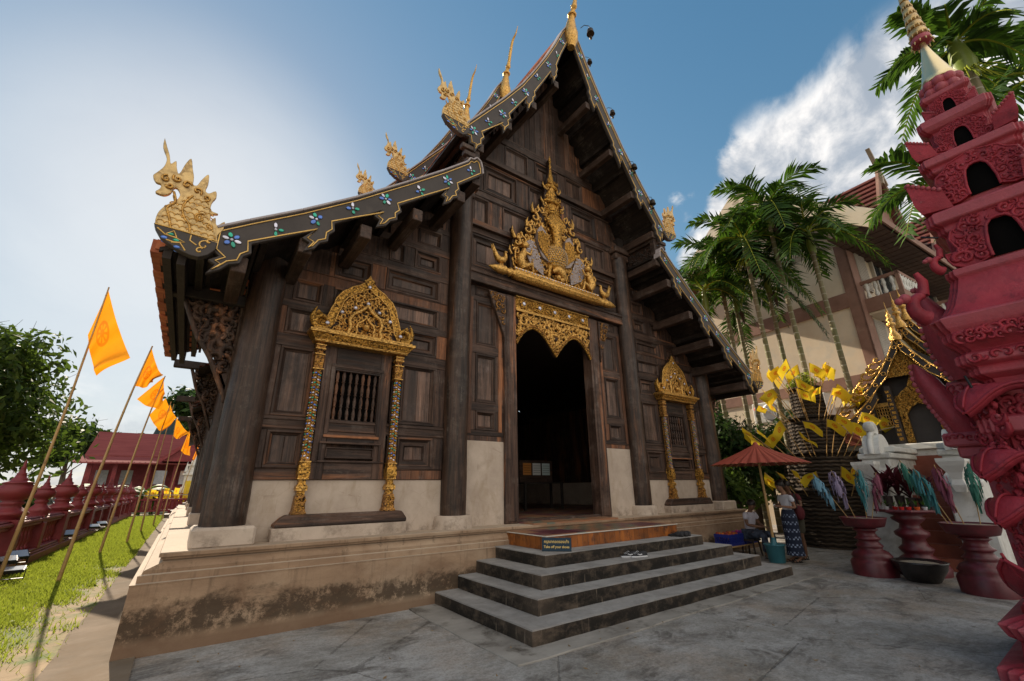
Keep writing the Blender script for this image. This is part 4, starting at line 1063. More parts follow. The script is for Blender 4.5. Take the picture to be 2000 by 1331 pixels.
# ================================================================ carved windows
def window(xc):
    mb = MB()
    yq = -.03
    for (a, b, c, d, m) in ((-.54,-.36,1.74,3.78,1),(.36,.54,1.74,3.78,1)):
        mb.box(xc+a, xc+b, yq, .06, c, d, m)
    for (c, d) in ((1.74,1.98),(2.26,2.42),(3.38,3.80)): mb.box(xc-.358, xc+.358, yq-.001, .06, c, d, 0)
    mb.box(xc-.54, xc+.54, yq-.02, yq, 1.98-.0, 2.0, 0)
    def rr(x0,x1,z0,z1,t,y0,y1):
        mb.box(x0,x1,y0,y1,z0,z0+t,0); mb.box(x0,x1,y0,y1,z1-t,z1,0); mb.box(x0,x0+t,y0,y1,z0+t,z1-t,1); mb.box(x1-t,x1,y0,y1,z0+t,z1-t,1)
    rr(xc-.42, xc+.42, 2.34, 3.48, .05, yq-.025, yq-.002); rr(xc-.375, xc+.375, 2.385, 3.435, .025, yq-.012, yq+.03)
    rr(xc-.46, xc+.46, 1.98, 2.28, .03, yq-.03, yq-.003); rr(xc-.36, xc+.36, 2.04, 2.2, .02, yq-.015, yq+.02)
    mb.box(xc-.34, xc+.34, yq+.015, .05, 2.04, 2.2, 0)
    w = mb.build('window', WOODS, T, bevel=.005)
    mb = MB(); mb.box(xc-.36, xc+.36, .068, .076, 2.4, 3.42); mb.build('opening_shade', M['black'], w)  # black sheet over the backing wall, standing in for interior shade
    for i in range(7):
        mb = MB(); x = xc-.30+i*.1
        pr = []; H = .98; z0 = 2.42
        for k in range(5):
            b = k*.2
            pr += [(.018,b*H),(.030,(b+.01)*H),(.018,(b+.025)*H),(.027,(b+.07)*H),(.030,(b+.10)*H),(.024,(b+.14)*H),(.016,(b+.175)*H)]
        mb.lathe(pr+[(.018,H)], 10, x, .02, z0, 0); mb.build('baluster', M['wood_z'], w)
    mb = MB()       # heavy sill log
    pts = [(xc-.91,1.125),(xc+.91,1.125),(xc+.92,1.17),(xc+.86,1.25),(xc+.83,1.28),(xc-.78,1.28),(xc-.84,1.25),(xc-.93,1.16)]
    mb.prism(pts, -.19, .0, 0); mb.prism([(xc-.91,1.13),(xc+.91,1.13),(xc+.91,1.165),(xc-.91,1.165)], -.205, -.185, 0)
    mb.build('window_sill', M['wood_x'], w, bevel=.015)
    for s in (-1, 1):      # gold posts
        X_ = xc+s*.635; mb = MB()
        mb.M = Matrix.Translation((X_, -.09, 0)) @ Matrix.Rotation(rad(45), 4, 'Z')
        pr = [(.13,1.285),(.13,1.30),(.11,1.33),(.09,1.52),(.075,1.53)]
        mb.lathe(pr, 4, 0,0,0, 0, False)
        mb.lathe([(.07,1.53),(.07,1.58),(.105,1.60),(.105,1.64),(.08,1.67),(.065,1.68),(.065,1.74),(.095,1.76),(.115,1.82),(.11,1.90),(.09,1.98)], 4, 0,0,0, 1, False)
        mb.lathe([(.085,1.98),(.07,2.1),(.06,3.3),(.085,3.36),(.095,3.50),(.08,3.56),(.06,3.57),(.06,3.62),(.09,3.64),(.09,3.70),(.07,3.76)], 4, 0,0,0, 0, False)
        mb.M = None
        for i in range(34):     # rope of inlay and leaves up the shaft
            z = 2.02+i*.038; 
            for k, (dx, dy) in enumerate(((-.03,-.075),(.03,-.075),(-.062,-.045),(.062,-.045))):
                f = .06/.085 if z > 2.3 else 1
                m_ = 2+((i+k) % 3) if (i+k) % 2 else 1
                mb.M = Matrix.Translation((X_+dx*.75, -.09+dy*.72, z+.01*(k % 2))) @ Matrix.Rotation(.6 if k % 2 else -.6, 4, 'Y') @ Matrix.Diagonal((.022,.012,.013,1)); mb.ball((0,0,0),1,6,m_,k=3); mb.M = None
        for z0, z1, r in ((1.32,1.52,.10),(1.78,1.96,.10),(3.38,3.54,.085)):
            carve(mb, [(X_-r*.7,z0),(X_+r*.7,z0),(X_+r*.7,z1),(X_-r*.7,z1)], -.09-r*.72, 9, .03, .05, 1, seed=8, keep=.6)
        for z in (1.30,1.60,1.64,1.75,1.98,3.34,3.57,3.66,3.72):
            mb.box(X_-.075, X_+.075, -.165, -.02, z-.008, z+.008, 5)
        mb.build('gilded_post', [M['goldd'], M['goldc'], M['g_blue'], M['g_white'], M['g_green'], M['gold']], w)
    mb = MB()       # cornice
    for (z0, z1, a0, a1, p0, p1, m) in ((3.76,3.80,.74,.76,.20,.22,0),(3.80,3.88,.76,.82,.22,.28,1),(3.88,3.93,.84,.85,.30,.31,0),(3.93,3.96,.80,.80,.27,.27,0)):
        mb.add([(xc-a0,-p0,z0),(xc+a0,-p0,z0),(xc+a0,0,z0),(xc-a0,0,z0),(xc-a1,-p1,z1),(xc+a1,-p1,z1),(xc+a1,0,z1),(xc-a1,0,z1)], [(3,2,1,0),(4,5,6,7),(0,1,5,4),(1,2,6,5),(2,3,7,6),(3,0,4,7)], m)
    for i in range(40): mb.ball((xc-.76+i*.039, -.255, 3.84), .013, 5, 0, k=3)
    cn = mb.build('window_cornice', [M['gold'], M['goldc']], w, bevel=.006)
    # pediment: horseshoe frame, scroll ends, inner arch and foliage
    outl = [(-.58,3.97),(-.62,4.08),(-.60,4.2),(-.56,4.35),(-.53,4.42),(-.5,4.55),(-.42,4.68),(-.34,4.74),(-.28,4.80),(-.16,4.86),(-.08,4.93),(-.02,5.03),(0,5.08)]
    outl = outl + [(-x, z) for x, z in reversed(outl[:-1])]
    O = [(xc+x, z) for x, z in outl]
    mb = MB(); mb.prism(O[::-1], -.13, -.05, 0)
    mb.build('window_pediment', M['recess'], w)
    pd = [o for o in w.children if o.name.startswith('window_pediment')][0]
    mb = MB()
    n = len(outl)
    inn = offset_in(O, .12)
    for i in range(n-1):   # broad flat gilded band
        a, b_, c, d = O[i], O[i+1], inn[i+1], inn[i]
        c = (c[0], min(c[1], 9)); 
        mb.add([(a[0],-.15,a[1]),(b_[0],-.15,b_[1]),(c[0],-.165,c[1]),(d[0],-.165,d[1]),(a[0],-.08,a[1]),(b_[0],-.08,b_[1]),(c[0],-.10,c[1]),(d[0],-.10,d[1])], [(0,3,2,1),(0,1,5,4),(3,7,6,2)], 0)
    mb.tube([(x, -.15, z) for x, z in O], .014, 5, 1); mb.tube([(x, -.165, z) for x, z in inn[:]], .013, 5, 1)
    for s in (-1, 1):     # end scrolls with flame tip
        sp = spiral(xc+s*.66, 4.10, .14, rad(-60) if s > 0 else rad(240), s*6.6, 18)
        mb.tube([(u,-.15,v) for u, v in sp], [.045*(1-.5*i/17) for i in range(18)], 7, 0)
        mb.tube(catmull([(xc+s*.62,-.15,3.99),(xc+s*.76,-.15,4.02),(xc+s*.82,-.15,4.14),(xc+s*.80,-.15,4.26),(xc+s*.77,-.15,4.33)],4), list(np.interp(range(17),[0,8,16],[.05,.04,.006])), 7, 0)
        mb.M = Matrix.Translation((xc+s*.60,-.19,4.08)) @ Matrix.Diagonal((.035,.015,.03,1)); mb.ball((0,0,0),1,8,2,k=5); mb.M = None
        blob = [(xc+s*.60,3.98),(xc+s*.78,4.0),(xc+s*.80,4.2),(xc+s*.74,4.3),(xc+s*.64,4.22),(xc+s*.58,4.12)]
        if s < 0: blob = blob[::-1]
        mb.prism(blob[::-1], -.12, -.05, 0)
        carve(mb, blob, -.125, 8, .03, .05, 0, seed=3)
    mb.M = Matrix.Translation((xc,-.18,4.86)) @ Matrix.Diagonal((.03,.015,.03,1)); mb.ball((0,0,0),1,8,2,k=5); mb.M = None
    mb.build('pediment_frame', [M['goldc'], M['gold'], M['g_white']], pd)
    innc = [(x, 3.965 if z < 4.14 else z) for x, z in offset_in(O, .10)]
    mb = MB(); carve(mb, innc, lambda u, v: -.132-R.uniform(0,.02), 200, .035, .07, 0, seed=17, keep=.50, th=.30)
    ia = [(-.27,3.98),(-.24,4.1),(-.27,4.2),(-.22,4.32),(-.12,4.38),(-.04,4.46),(0,4.52)]
    ia = ia + [(-x, z) for x, z in reversed(ia[:-1])]
    mb.tube([(xc+a,-.17,b) for a, b in ia], .034, 6, 1)
    mb.tube([(xc+a*.55,-.17,3.98+(b-3.98)*.6) for a, b in ia], .020, 6, 1)
    for a in range(5): 
        u = xc-.4+a*.2; v = 4.55-abs(a-2)*.12
        mb.M = Matrix.Translation((u,-.185,v)) @ Matrix.Diagonal((.035,.02,.03,1)); mb.ball((0,0,0),1,7,2,k=4); mb.M = None
    mb.ball((xc,-.19,4.12), .06, 9, 1, k=6)
    mb.build('pediment_foliage', [M['gold'], M['gold'], M['g_white']], pd)
    return w
window(-4.30); window(4.30)
# lower middle edge trims and a faint interior: pillar and leaflet rack
mb = MB(); mb.lathe([(.17,.97),(.165,4),(.15,9)], 20, .72, 3.4, 0); mb.build('inner_column', nm('lacquered_inner_column', (.10,.07,.05), (.2,.15,.12), (8,8,1), .3), T)
tb = thing('leaflet_table', 'dark table with a rack of printed leaflets just inside the doorway', 'table', (2.35, 3.6, .975))
mb = MB(); mb.box(-.75,.75,-.3,.3,.72,.76); mb.build('table_top', M['dark'], tb)
for i in (-1, 1):
    for j in (-1, 1):
        mb = MB(); mb.box(i*.7-.03,i*.7+.03,j*.25-.03,j*.25+.03,0,.72); mb.build('leg', M['dark'], tb)
fr = thing('leaflet_board', 'framed board with orange, white and teal sheets standing on the dark table indoors', 'notice board', (2.2, 3.5, 1.735))
mb = MB(); mb.box(-.62,.62,0,.04,0,.62); mb.build('board', M['wood_x'], fr)
for i, c in enumerate([(.55,.22,.05),(.7,.7,.66),(.6,.72,.7)]):
    mb = MB(); mb.box(-.5+i*.36,-.2+i*.36,-.012,-.002,.2,.54); 
    for k in range(4): mb.box(-.48+i*.36,-.22+i*.36,-.014,-.0125,.26+k*.065,.28+k*.065,1)
    mb.build('printed_sheet', [nm('paper_%d' % i, c, c, bump=0), nm('ink_%d' % i, tuple(x*.5 for x in c), tuple(x*.6 for x in c), bump=0)], fr)

# small bells hanging off the bargeboards
def bell(x, y, z, label, sc=1.):
    o = thing('wind_bell', label, 'bell', (x, y, z), group='wind bells along the bargeboard')
    mb = MB(); mb.tube([(-.16,.06,.05),(-.1,.03,.13),(-.02,0,.14),(0,0,.09)], .006, 5); mb.build('wire', M['blackm'], o)
    mb = MB(); mb.lathe([(.012,.09),(.03,.085),(.05,.06),(.058,.0),(.066,-.03)], 12, 0,0,0); mb.build('dome', M['bell'], o)
    mb = MB(); mb.tube([(0,0,0),(0,0,-.09)], .004, 4); mb.lathe([(.0,-.16),(.022,-.14),(.028,-.11),(.0,-.085)], 6, 0,0,0); mb.build('clapper', M['bell'], o)
    o.scale = (sc,)*3
bell(.75,-1.3,13.75,'largest black bell on a wire, beside the topmost gold finial',1.7)
bell(.62,-1.28,12.55,'small black bell high on the right roof edge below the finial',1.1)
bell(1.36,-1.28,11.20,'black bell on right roof edge, second below the top finial',1.2)
bell(2.03,-1.28,9.72,'black bell half way down the right upper roof edge',1.3)
bell(2.66,-1.28,8.85,'lowest black bell on the upper right roof edge above the gold naga',1.3)
bell(.35,1.75,13.95,'black bell hanging next to the middle gold finial',1.4)
# ================================================================ foliage helpers
def leaves(blobs, n, size, seed, aspect=.45, shell=.5, droop=.0, fold=True):
    """leaf-sized faces spread through lumpy volumes; returns verts, faces"""
    g = np.random.default_rng(seed)
    B = np.array(blobs, float)           # x y z rx ry rz weight
    wt = B[:,3]*B[:,4]*B[:,5]; wt = wt**.8; wt /= wt.sum()
    idx = g.choice(len(B), n, p=wt)
    d = g.normal(size=(n,3)); d /= np.linalg.norm(d, axis=1)[:,None]
    rr = g.random(n)**(1-shell)*(.82+.3*g.random(n))
    # twig clumps
    c = B[idx,:3] + d*rr[:,None]*B[idx,3:6]
    clump = g.normal(size=(max(1, n//14), 3)); k = g.integers(0, len(clump), n)
    c += clump[k]*size*.0
    a = d + g.normal(size=(n,3))*.8; a[:,2] += .35 - droop; a /= np.linalg.norm(a, axis=1)[:,None]
    b = np.cross(a, g.normal(size=(n,3))); b /= np.linalg.norm(b, axis=1)[:,None]
    s = size*(.6+.8*g.random(n))[:,None]
    t = np.cross(a, b)*s; b = b*s*aspect
    V = np.empty((n,4,3)); V[:,0] = c-t; V[:,1] = c+b+a*s*.12; V[:,2] = c+t; V[:,3] = c-b+a*s*.12
    return V.reshape(-1,3)
def leafmesh(name, V, mat, parent=None, loc=None, per=4):
    n = len(V)//per; me = bpy.data.meshes.new(name)
    me.vertices.add(len(V)); me.vertices.foreach_set('co', V.astype(np.float32).ravel())
    me.loops.add(len(V)); me.loops.foreach_set('vertex_index', np.arange(len(V), dtype=np.int32))
    me.polygons.add(n); me.polygons.foreach_set('loop_start', np.arange(0, len(V), per, dtype=np.int32))
    me.update(calc_edges=True); me.materials.append(mat)
    o = bpy.data.objects.new(name, me); COL.objects.link(o)
    if parent is not None: o.parent = parent
    if loc is not None: o.location = loc
    return o
def blobset(cx, cy, cz, R_, n, seed, sub=.42, flat=.8):
    q = random.Random(seed); out = []
    for i in range(n):
        a = q.uniform(0, 2*pi); e = q.uniform(-.6, 1.2); r = R_*q.uniform(.35, .82)
        s = R_*sub*q.uniform(.65, 1.2)
        out.append((cx+cos(a)*cos(e)*r, cy+sin(a)*cos(e)*r, cz+sin(e)*r*flat, s, s, s*.8))
    return out
def tree(label, x, y, h, Rr, seed, n=5000, size=.14, mat='leaf', nb=16, group=None, name='leafy_tree'):
    t = thing(name, label, 'tree', (x, y, 0), group=group)
    q = random.Random(seed); cz = h-Rr*.8
    bl = blobset(0, 0, cz, Rr, nb, seed)
    mb = MB(); mb.tube(catmull([(0,0,0),(.1,.05,cz*.35),(-.05,.1,cz*.7),(.05,0,cz)], 4), list(np.interp(range(13), [0,12], [.22*Rr/3+.08, .07])), 9)
    for b in bl[:9]:
        s0 = Vector((0,0,cz*q.uniform(.45,.8))); e = Vector(b[:3])
        mb.tube([s0, (s0+e)/2+Vector((0,0,.2)), e], [.07,.045,.02], 5)
    for b in bl:      # twigs poking out
        for k in range(3):
            e = Vector(b[:3]) + Vector((q.gauss(0,1),q.gauss(0,1),abs(q.gauss(0,1)))).normalized()*b[3]*1.15
            mb.tube([Vector(b[:3]), e], [.018,.005], 4)
    mb.build('trunk', M['bark'], t)
    leafmesh('crown', leaves(bl, n, size, seed), M[mat], t)
    return t

# ================================================================ left strip: lawn, path, flags
mb = MB(); mb.add([(-9.4,-12,0),(-6.96,-12,0),(-6.96,40,0),(-9.4,40,0)], [(0,1,2,3)]); tag(mb.build('lawn_ground', M['earth'], loc=(0,0,0)), kind='structure')
mb = MB()
n = 60; q = random.Random(3); L_ = []; 
for i in range(n+1): L_.append((-7.04+q.uniform(-.05,.05)+(.0 if i > 10 else -.25*(10-i)/10), -12+52*i/n))
vs = [(x,y,.004) for x, y in L_]+[(-6.35, y, .03) for x, y in L_]
mb.add(vs, [(i, n+1+i, n+2+i, i+1) for i in range(n)])
tag(mb.build('garden_path', M['sunpath'], loc=(0,0,0)), kind='structure')
g = np.random.default_rng(5)
def gnoise(x, y): return np.sin(x*3.1+np.sin(y*1.7)*1.3)*np.cos(y*1.1+x*.7)+.5*np.sin(y*4.3+x*5.1)
N = 150000
yy = -5+38*g.random(N)**1.6; xx = -9.15+2.15*g.random(N)
dens = .9+.35*gnoise(xx, yy) - np.clip((xx+7.9)*1.4, 0, 1.6)*np.clip(1.1-(yy-2)/8, .15, 1) - np.clip((1.0-yy)/3, 0, 1)*.7
keep = g.random(N) < np.clip(dens, 0.03, 1)
xx, yy = xx[keep], yy[keep]; N = len(xx)
h = (.035+.05*g.random(N))*(1+.02*np.clip(yy, 0, 20)); a = g.random(N)*2*pi; lean = .5*h*g.normal(size=N)
wd = .005+.0045*np.clip(yy+4, 1, 30)*.12
V = np.zeros((N,3,3)); dx, dy = np.cos(a)*wd, np.sin(a)*wd
V[:,0] = np.stack([xx-dx, yy-dy, np.zeros(N)], 1); V[:,1] = np.stack([xx+dx, yy+dy, np.zeros(N)], 1); V[:,2] = np.stack([xx+lean, yy+.5*h*g.normal(size=N), h], 1)
tag(leafmesh('lawn_grass', V.reshape(-1,3), M['grassm'], per=3), 'short patchy sunlit grass beside the red balustrade', 'grass', kind='stuff')
# a few broad-leaved weeds near the camera
q = random.Random(12); W = []
for i in range(90):
    x = q.uniform(-9.1,-7.15); y = q.uniform(.2,9)
    if x > -7.6 and q.random() < .5: continue
    W.append((x,y,.02,.09,.09,.035))
tag(leafmesh('low_weeds', leaves(W, 3200, .022, 7, .7), M['grassm']), 'small leafy weeds scattered through the grass', 'weeds', kind='stuff')

# perimeter balustrade
F = thing('balustrade_fence', 'low dark red balustrade wall with bulb finials along the left of the lawn', 'fence', (-9.15, 4, 0))
def fy(y): return y-4
Y0, Y1 = 1.0, 34.5
mb = MB()
for (z0,z1,w_) in ((0,.22,.26),(.22,.27,.22),(.27,.33,.19)): mb.box(-w_, w_, fy(Y0), fy(Y1), z0, z1)
mb.build('plinth', M['redpaint'], F, bevel=.015)
mb = MB(); mb.box(-.15,.15,fy(Y0),fy(Y1),.88,.95); mb.box(-.19,.19,fy(Y0),fy(Y1),.95,1.03); mb.box(-.14,.14,fy(Y0),fy(Y1),1.03,1.07); mb.build('top_rail', M['redpaint'], F, bevel=.018)
def finial(y, big):
    s = 1. if big else .72; zb = 1.05
    mb = MB(); mb.box(-.23*s,.23*s,fy(y)-.23*s,fy(y)+.23*s,.0,1.08)
    pr = [(.20,1.07),(.20,1.12),(.30*s,1.17),(.31*s,1.21),(.26*s,1.25),(.17*s,1.32),(.155*s,1.36),(.19*s,1.39),(.19*s,1.42),(.15*s,1.45)]
    z = 1.45
    for r_, dz in [(.22,.05),(.30,.13),(.315,.20),(.29,.28),(.22,.34),(.24,.35),(.25,.37),(.17,.395),(.13,.42),(.135,.45),(.10,.47),(.075,.54),(.085,.56),(.055,.58),(.04,.66),(.05,.68),(.028,.71),(.022,.79),(.004,.85)]:
        pr.append((r_*s, z+dz*s))
    mb.lathe(pr, 20, 0, fy(y), 0); mb.build('finial_post', M['redpaint'], F, bevel=0)
for i in range(7):
    finial(2.1+5*i, True)
    finial(4.6+5*i, False)
mb = MB(); mb.lathe([(.05,0),(.07,.02),(.05,.05),(.035,.08),(.055,.16),(.065,.24),(.045,.34),(.035,.42),(.06,.46),(.06,.55)], 10, 0,0,0)
b0 = mb.build('baluster', M['redpaint'], F); b0.location = (0, fy(1.6), .33); k = 0
for i in range(105):
    y = 1.6+i*.31
    if y > Y1 or min(abs(y-(2.1+2.5*j)) for j in range(14)) < .25 or k >= 96: continue
    c = b0.copy(); COL.objects.link(c); c.parent = F; c.location = (0, fy(y), .33); k += 1
for y in [2.1+2.5*j for j in range(14)]:
    mb = MB(); mb.box(-.2,.2,fy(y)-.16,fy(y)+.16,.3,.9); mb.build('pier', M['redpaint'], F, bevel=.015)

# bamboo flagpoles with draped flags; corners are hoist top, hoist bottom, fly bottom, fly top in the pole's own upright plane
FLG = [(-8.74,0.0,-8.51,6.1,5.8,[(-8.50,6.02),(-8.60,4.91),(-8.26,4.02),(-7.81,4.47)],'tallest orange flag with red emblem, nearest of the row and left of the big tree'),
 (-7.86,0,-7.43,4.75,5.39,[(-7.43,4.70),(-7.55,3.82),(-7.25,3.92),(-7.13,4.08)],'second orange flag of the row, folded to a point on its leaning pole'),
 (-7.8,0,-7.38,5.05,10.1,[(-7.40,5.02),(-7.90,4.26),(-7.30,4.02),(-7.26,4.52)],'third orange flag of the row, blown out to the left of its pole'),
 (-7.47,0,-7.21,4.74,13.11,[(-7.40,4.85),(-7.74,4.20),(-7.27,3.66),(-6.92,4.20)],'fourth flag of the row, broad golden and spread wide'),
 (-7.4,0,-7.32,5.38,17.86,[(-7.44,5.35),(-7.95,4.74),(-7.62,4.15),(-7.22,4.87)],'fifth flag of the row, mostly hidden behind the broad golden one'),
 (-7.16,0,-7.25,5.31,21.71,[(-7.22,5.28),(-7.22,4.38),(-6.92,4.20),(-6.60,4.52)],'sixth orange flag of the row, hanging in front of the dark pavilion roof'),
 (-7.0,0,-6.6,5.3,27.34,[(-6.64,5.28),(-6.84,4.0),(-6.36,3.72),(-6.36,4.5)],'seventh orange flag, narrow, hanging by the red gable'),
 (-6.62,0,-5.84,5.7,35.7,[(-5.84,5.62),(-6.14,4.02),(-6.02,3.92),(-5.72,5.25)],'farthest orange flag, a thin slanting strip beside the white chedi')]
def flagmesh(quad, y, seed, amp, nx=16, ny=12, mat='flag_o', fold=2.2):
    A, B, C_, D = [Vector((a, 0, b)) for a, b in quad]
    mb = MB(); q = random.Random(seed); ph = q.uniform(0, 6)
    vs = []; uv = []
    for j in range(ny+1):
        t = j/ny
        for i in range(nx+1):
            s = i/nx
            p = (A*(1-t)+B*t)*(1-s) + (D*(1-t)+C_*t)*s
            wv = sin(s*pi*fold+ph+t*.8)*amp*(s**.6) + sin(s*pi*fold*2.3+t*3+ph)*amp*.3*s
            p = p + Vector((sin(t*5+ph)*amp*.25*s, wv, -sin(pi*s)*amp*.5))
            vs.append(tuple(p)); uv.append((s, 1-t))
    fs = [(j*(nx+1)+i, j*(nx+1)+i+1, (j+1)*(nx+1)+i+1, (j+1)*(nx+1)+i) for j in range(ny) for i in range(nx)]
    mb.add(vs, fs, 0, True); mb.uv = uv
    return mb
for i, (x0, z0, x1, z1, y, quad, lab) in enumerate(FLG):
    o = thing('flag_on_pole', lab, 'flag', (x0, y, 0), group='orange flags on bamboo poles along the lawn')
    mb = MB(); q = random.Random(i)
    n = 9; path = []; sgn = q.choice((-1, 1))
    for k in range(n+1):
        t = k/n; path.append((( x1-x0)*t + .045*sin(pi*t)*sgn+q.uniform(-.006,.006), .02*sin(4*t), z1*t))
    mb.tube(catmull(path, 2), list(np.interp(range(19), [0,18], [.034, .014])), 8)
    for k in range(int(z1/.38)):
        t = (k+.5)*.38/z1; c = Vector(path[min(n, int(t*n))]).lerp(Vector(path[min(n, int(t*n)+1)]), t*n-int(t*n)); r_ = .034-.02*t
        mb.lathe([(r_,-.012),(r_+.006,0),(r_,.012)], 8, c.x, c.y, c.z)
    mb.build('bamboo_pole', M['bamboo'], o)
    mb = flagmesh([(a-x0, b) for a, b in quad], y, i+3, .15, fold=3.1); fo = mb.build('flag_cloth', M['flag_o'], o)

# floodlights on the plinth
def flood(x, y, z, rz, tilt, label, two=False):
    o = thing('floodlight', label, 'floodlight', (x, y, z), rz, 'floodlights at the foot of the balustrade')
    mb = MB(); mb.M = Matrix.Translation((0,0,.1)) @ Matrix.Rotation(tilt, 4, 'X'); mb.box(-.16,.16,-.11,.11,-.02,.03,0); 
    for k in range(6): mb.box(-.14+k*.05,-.12+k*.05,-.1,.1,-.045,-.02,0)
    mb.M = None; mb.build('housing', M['blackm'], o)
    mb = MB(); mb.M = Matrix.Translation((0,0,.1)) @ Matrix.Rotation(tilt, 4, 'X'); mb.box(-.145,.145,-.095,.095,.031,.036); mb.M = None; mb.build('lamp_glass', M['lampg'], o)
    mb = MB(); mb.box(-.18,-.165,-.02,.02,-.05,.12); mb.box(.165,.18,-.02,.02,-.05,.12); mb.box(-.18,.18,-.03,.03,-.06,-.045); mb.build('bracket', M['blackm'], o)
M['lampg'] = nm('floodlight_glass', (.35,.37,.40), (.5,.52,.55), (5,5,5), .12, .3, bump=0)
flood(-8.82,6.3,.28,.3,rad(20),'grey floodlight, upper left of the group of three by the nearest flagpole')
flood(-8.80,7.0,.30,.5,rad(35),'grey floodlight tilted up highest in the group of three by the fence')
flood(-8.62,6.05,.12,.1,rad(15),'lowest floodlight of the three near the camera, lying on the grass')
flood(-8.84,12.6,.34,.4,rad(40),'single grey floodlight tilted on the plinth in mid lawn')
flood(-8.8,17.0,.28,.4,rad(25),'nearer floodlight of the far pair by the fence')
flood(-8.8,19.0,.28,.4,rad(25),'farthest floodlight against the balustrade')

# ================================================================ beyond the fence
tree('big dark green broadleaf tree rising behind the left balustrade', -14.6, 17.5, 8.6, 4.6, 21, 20000, .17, 'leaf', 26, name='broadleaf_tree')
bt = tree('round green tree behind the red hall, just left of the temple columns', -6.0, 62, 15.5, 5.2, 23, 3500, .40, 'leaf_d', 14, name='broadleaf_tree')
for i, (x, y, h, r_, lab) in enumerate([(-13.5,66,9.6,3.4,'leftmost low tree behind the red hall roof ridge'),(-10.6,70,9.2,2.8,'middle low tree behind the red hall roof ridge'),(-17,60,9.5,4,'low tree between the big tree and the red hall'),(-3.0,70,13,5,'tall tree right of the white chedi behind the temple')]):
    tree(lab, x, y, h, r_, 40+i, 1600, .42, 'leaf_d', 9, group='trees beyond the red hall', name='broadleaf_tree')
# shrubs in the lower left
for i, (x, y, h, r_, lab) in enumerate([(-12.6,14.5,2.4,1.7,'leafy bush under the big tree, nearest the fence'),(-15.6,15.2,2.6,2.0,'leafy bush at the left edge under the big tree'),(-13.0,24,2.4,1.7,'bush right of the big tree with sunlit top')]):
    tree(lab, x, y, h, r_, 60+i, 3200, .12, 'leaf', 8, group='bushes under the big tree', name='bush')
def banana(x, y, h, seed, label):
    o = thing('banana_plant', label, 'banana plant', (x, y, 0), group='banana plants in front of the red hall')
    q = random.Random(seed); mb = MB(); mb.tube([(0,0,0),(.02,.02,h*.5)], [.12,.08], 8); mb.build('stem', M['palm'], o)
    mb = MB()
    for k in range(9):
        a = k*2.4+q.uniform(-.3,.3); L = h*q.uniform(.5,.75); up = q.uniform(.5,1.1); n = 7; wd = .2
        P = []
        for i in range(n+1):
            t = i/n; P.append(Vector((cos(a)*L*t*.9, sin(a)*L*t*.9, h*.45+L*(up*t-.95*t*t*up))))
        side = Vector((-sin(a), cos(a), 0))
        vs = []; 
        for i, p in enumerate(P):
            w_ = wd*sin(pi*min(.97, i/n*.9+.08))**.6; vs += [tuple(p-side*w_-Vector((0,0,w_*.4))), tuple(p), tuple(p+side*w_-Vector((0,0,w_*.4)))]
        mb.add(vs, [(3*i,3*i+1,3*i+4,3*i+3) for i in range(n)]+[(3*i+1,3*i+2,3*i+5,3*i+4) for i in range(n)], 0, True)
    mb.build('leaves', M['palm'], o)
for i, (x, y, h, lab) in enumerate([(-12.2,36,3.2,'leftmost banana plant in front of the red hall'),(-11.0,37,3.4,'second banana plant from the left'),(-9.9,36,3.0,'banana plant left of centre in front of the red hall'),(-8.7,37,3.3,'banana plant right of centre in front of the red hall'),(-8.0,38,2.6,'rightmost banana plant near the yellow flags'),(-13.4,34,2.8,'banana plant nearest the big tree')]):
    banana(x, y, h, 70+i, lab)

# red hall
H = thing('red_hall', 'long low dark red hall with tiled gable roof beyond the fence', 'hall', (-9.6, 50, 0))
mb = MB()
for (x0, x1) in ((-4.0,-3.6),(-2.2,-1.9),(.2,.5),(2.2,2.5),(4.6,4.9),(6.2,6.6)): mb.box(x0, x1, -3.1, -2.8, 0, 4.3)
mb.build('posts', M['redpaint'], H)
mb = MB(); mb.box(-4.4,7.2,-2.6,6,0,1.9); mb.box(-4.4,7.2,-2.9,-2.6,1.6,2.05); mb.box(-4.4,7.2,0,6,1.9,4.4); mb.build('wall', M['redpaint'], H)
for x in (-3.2,-1.4,1.2,3.2,5.4):
    mb = MB(); mb.box(x-.45,x+.45,-.04,.0,2.3,3.6); mb.box(x-.02,x+.02,-.06,-.04,2.3,3.6); mb.build('window', M['lampg'], H)
M['redroof'] = nm('maroon_sheet_roof', (.17,.045,.045), (.26,.075,.07), (.5,6,.5), .95, bump=.2, bs=6, spec=.05)
mb = MB()
def slope(x0,x1,ya,za,yb,zb,t=.12): mb.add([(x0,ya,za),(x1,ya,za),(x1,yb,zb),(x0,yb,zb),(x0,ya,za-t),(x1,ya,za-t),(x1,yb,zb-t),(x0,yb,zb-t)], [(0,1,2,3),(7,6,5,4),(0,4,5,1),(1,5,6,2),(2,6,7,3),(3,7,4,0)])
slope(-4.9,7.8,-3.8,4.15,-1.4,4.85); slope(-4.5,7.4,-1.7,4.86,2.2,7.35); slope(-4.5,7.4,6,4.95,2.2,7.35)
for k in range(30): mb.box(-4.4+k*.4,-4.36+k*.4,-3.8,-1.6,4.2,4.22)
mb.build('roof', M['redroof'], H)
mb = MB(); mb.add([(1.2,-4.2,4.3),(6.8,-4.2,4.3),(4,-4.2,7.0),(1.2,1,4.3),(6.8,1,4.3),(4,1.5,7.0)], [(0,1,2),(0,2,5,3),(1,4,5,2)])
for s in (-1,1): mb.beam((4,-4.25,7.05),(4+s*3.1,-4.25,4.2),.3,.3)
mb.build('porch_gable', M['redpaint'], H)
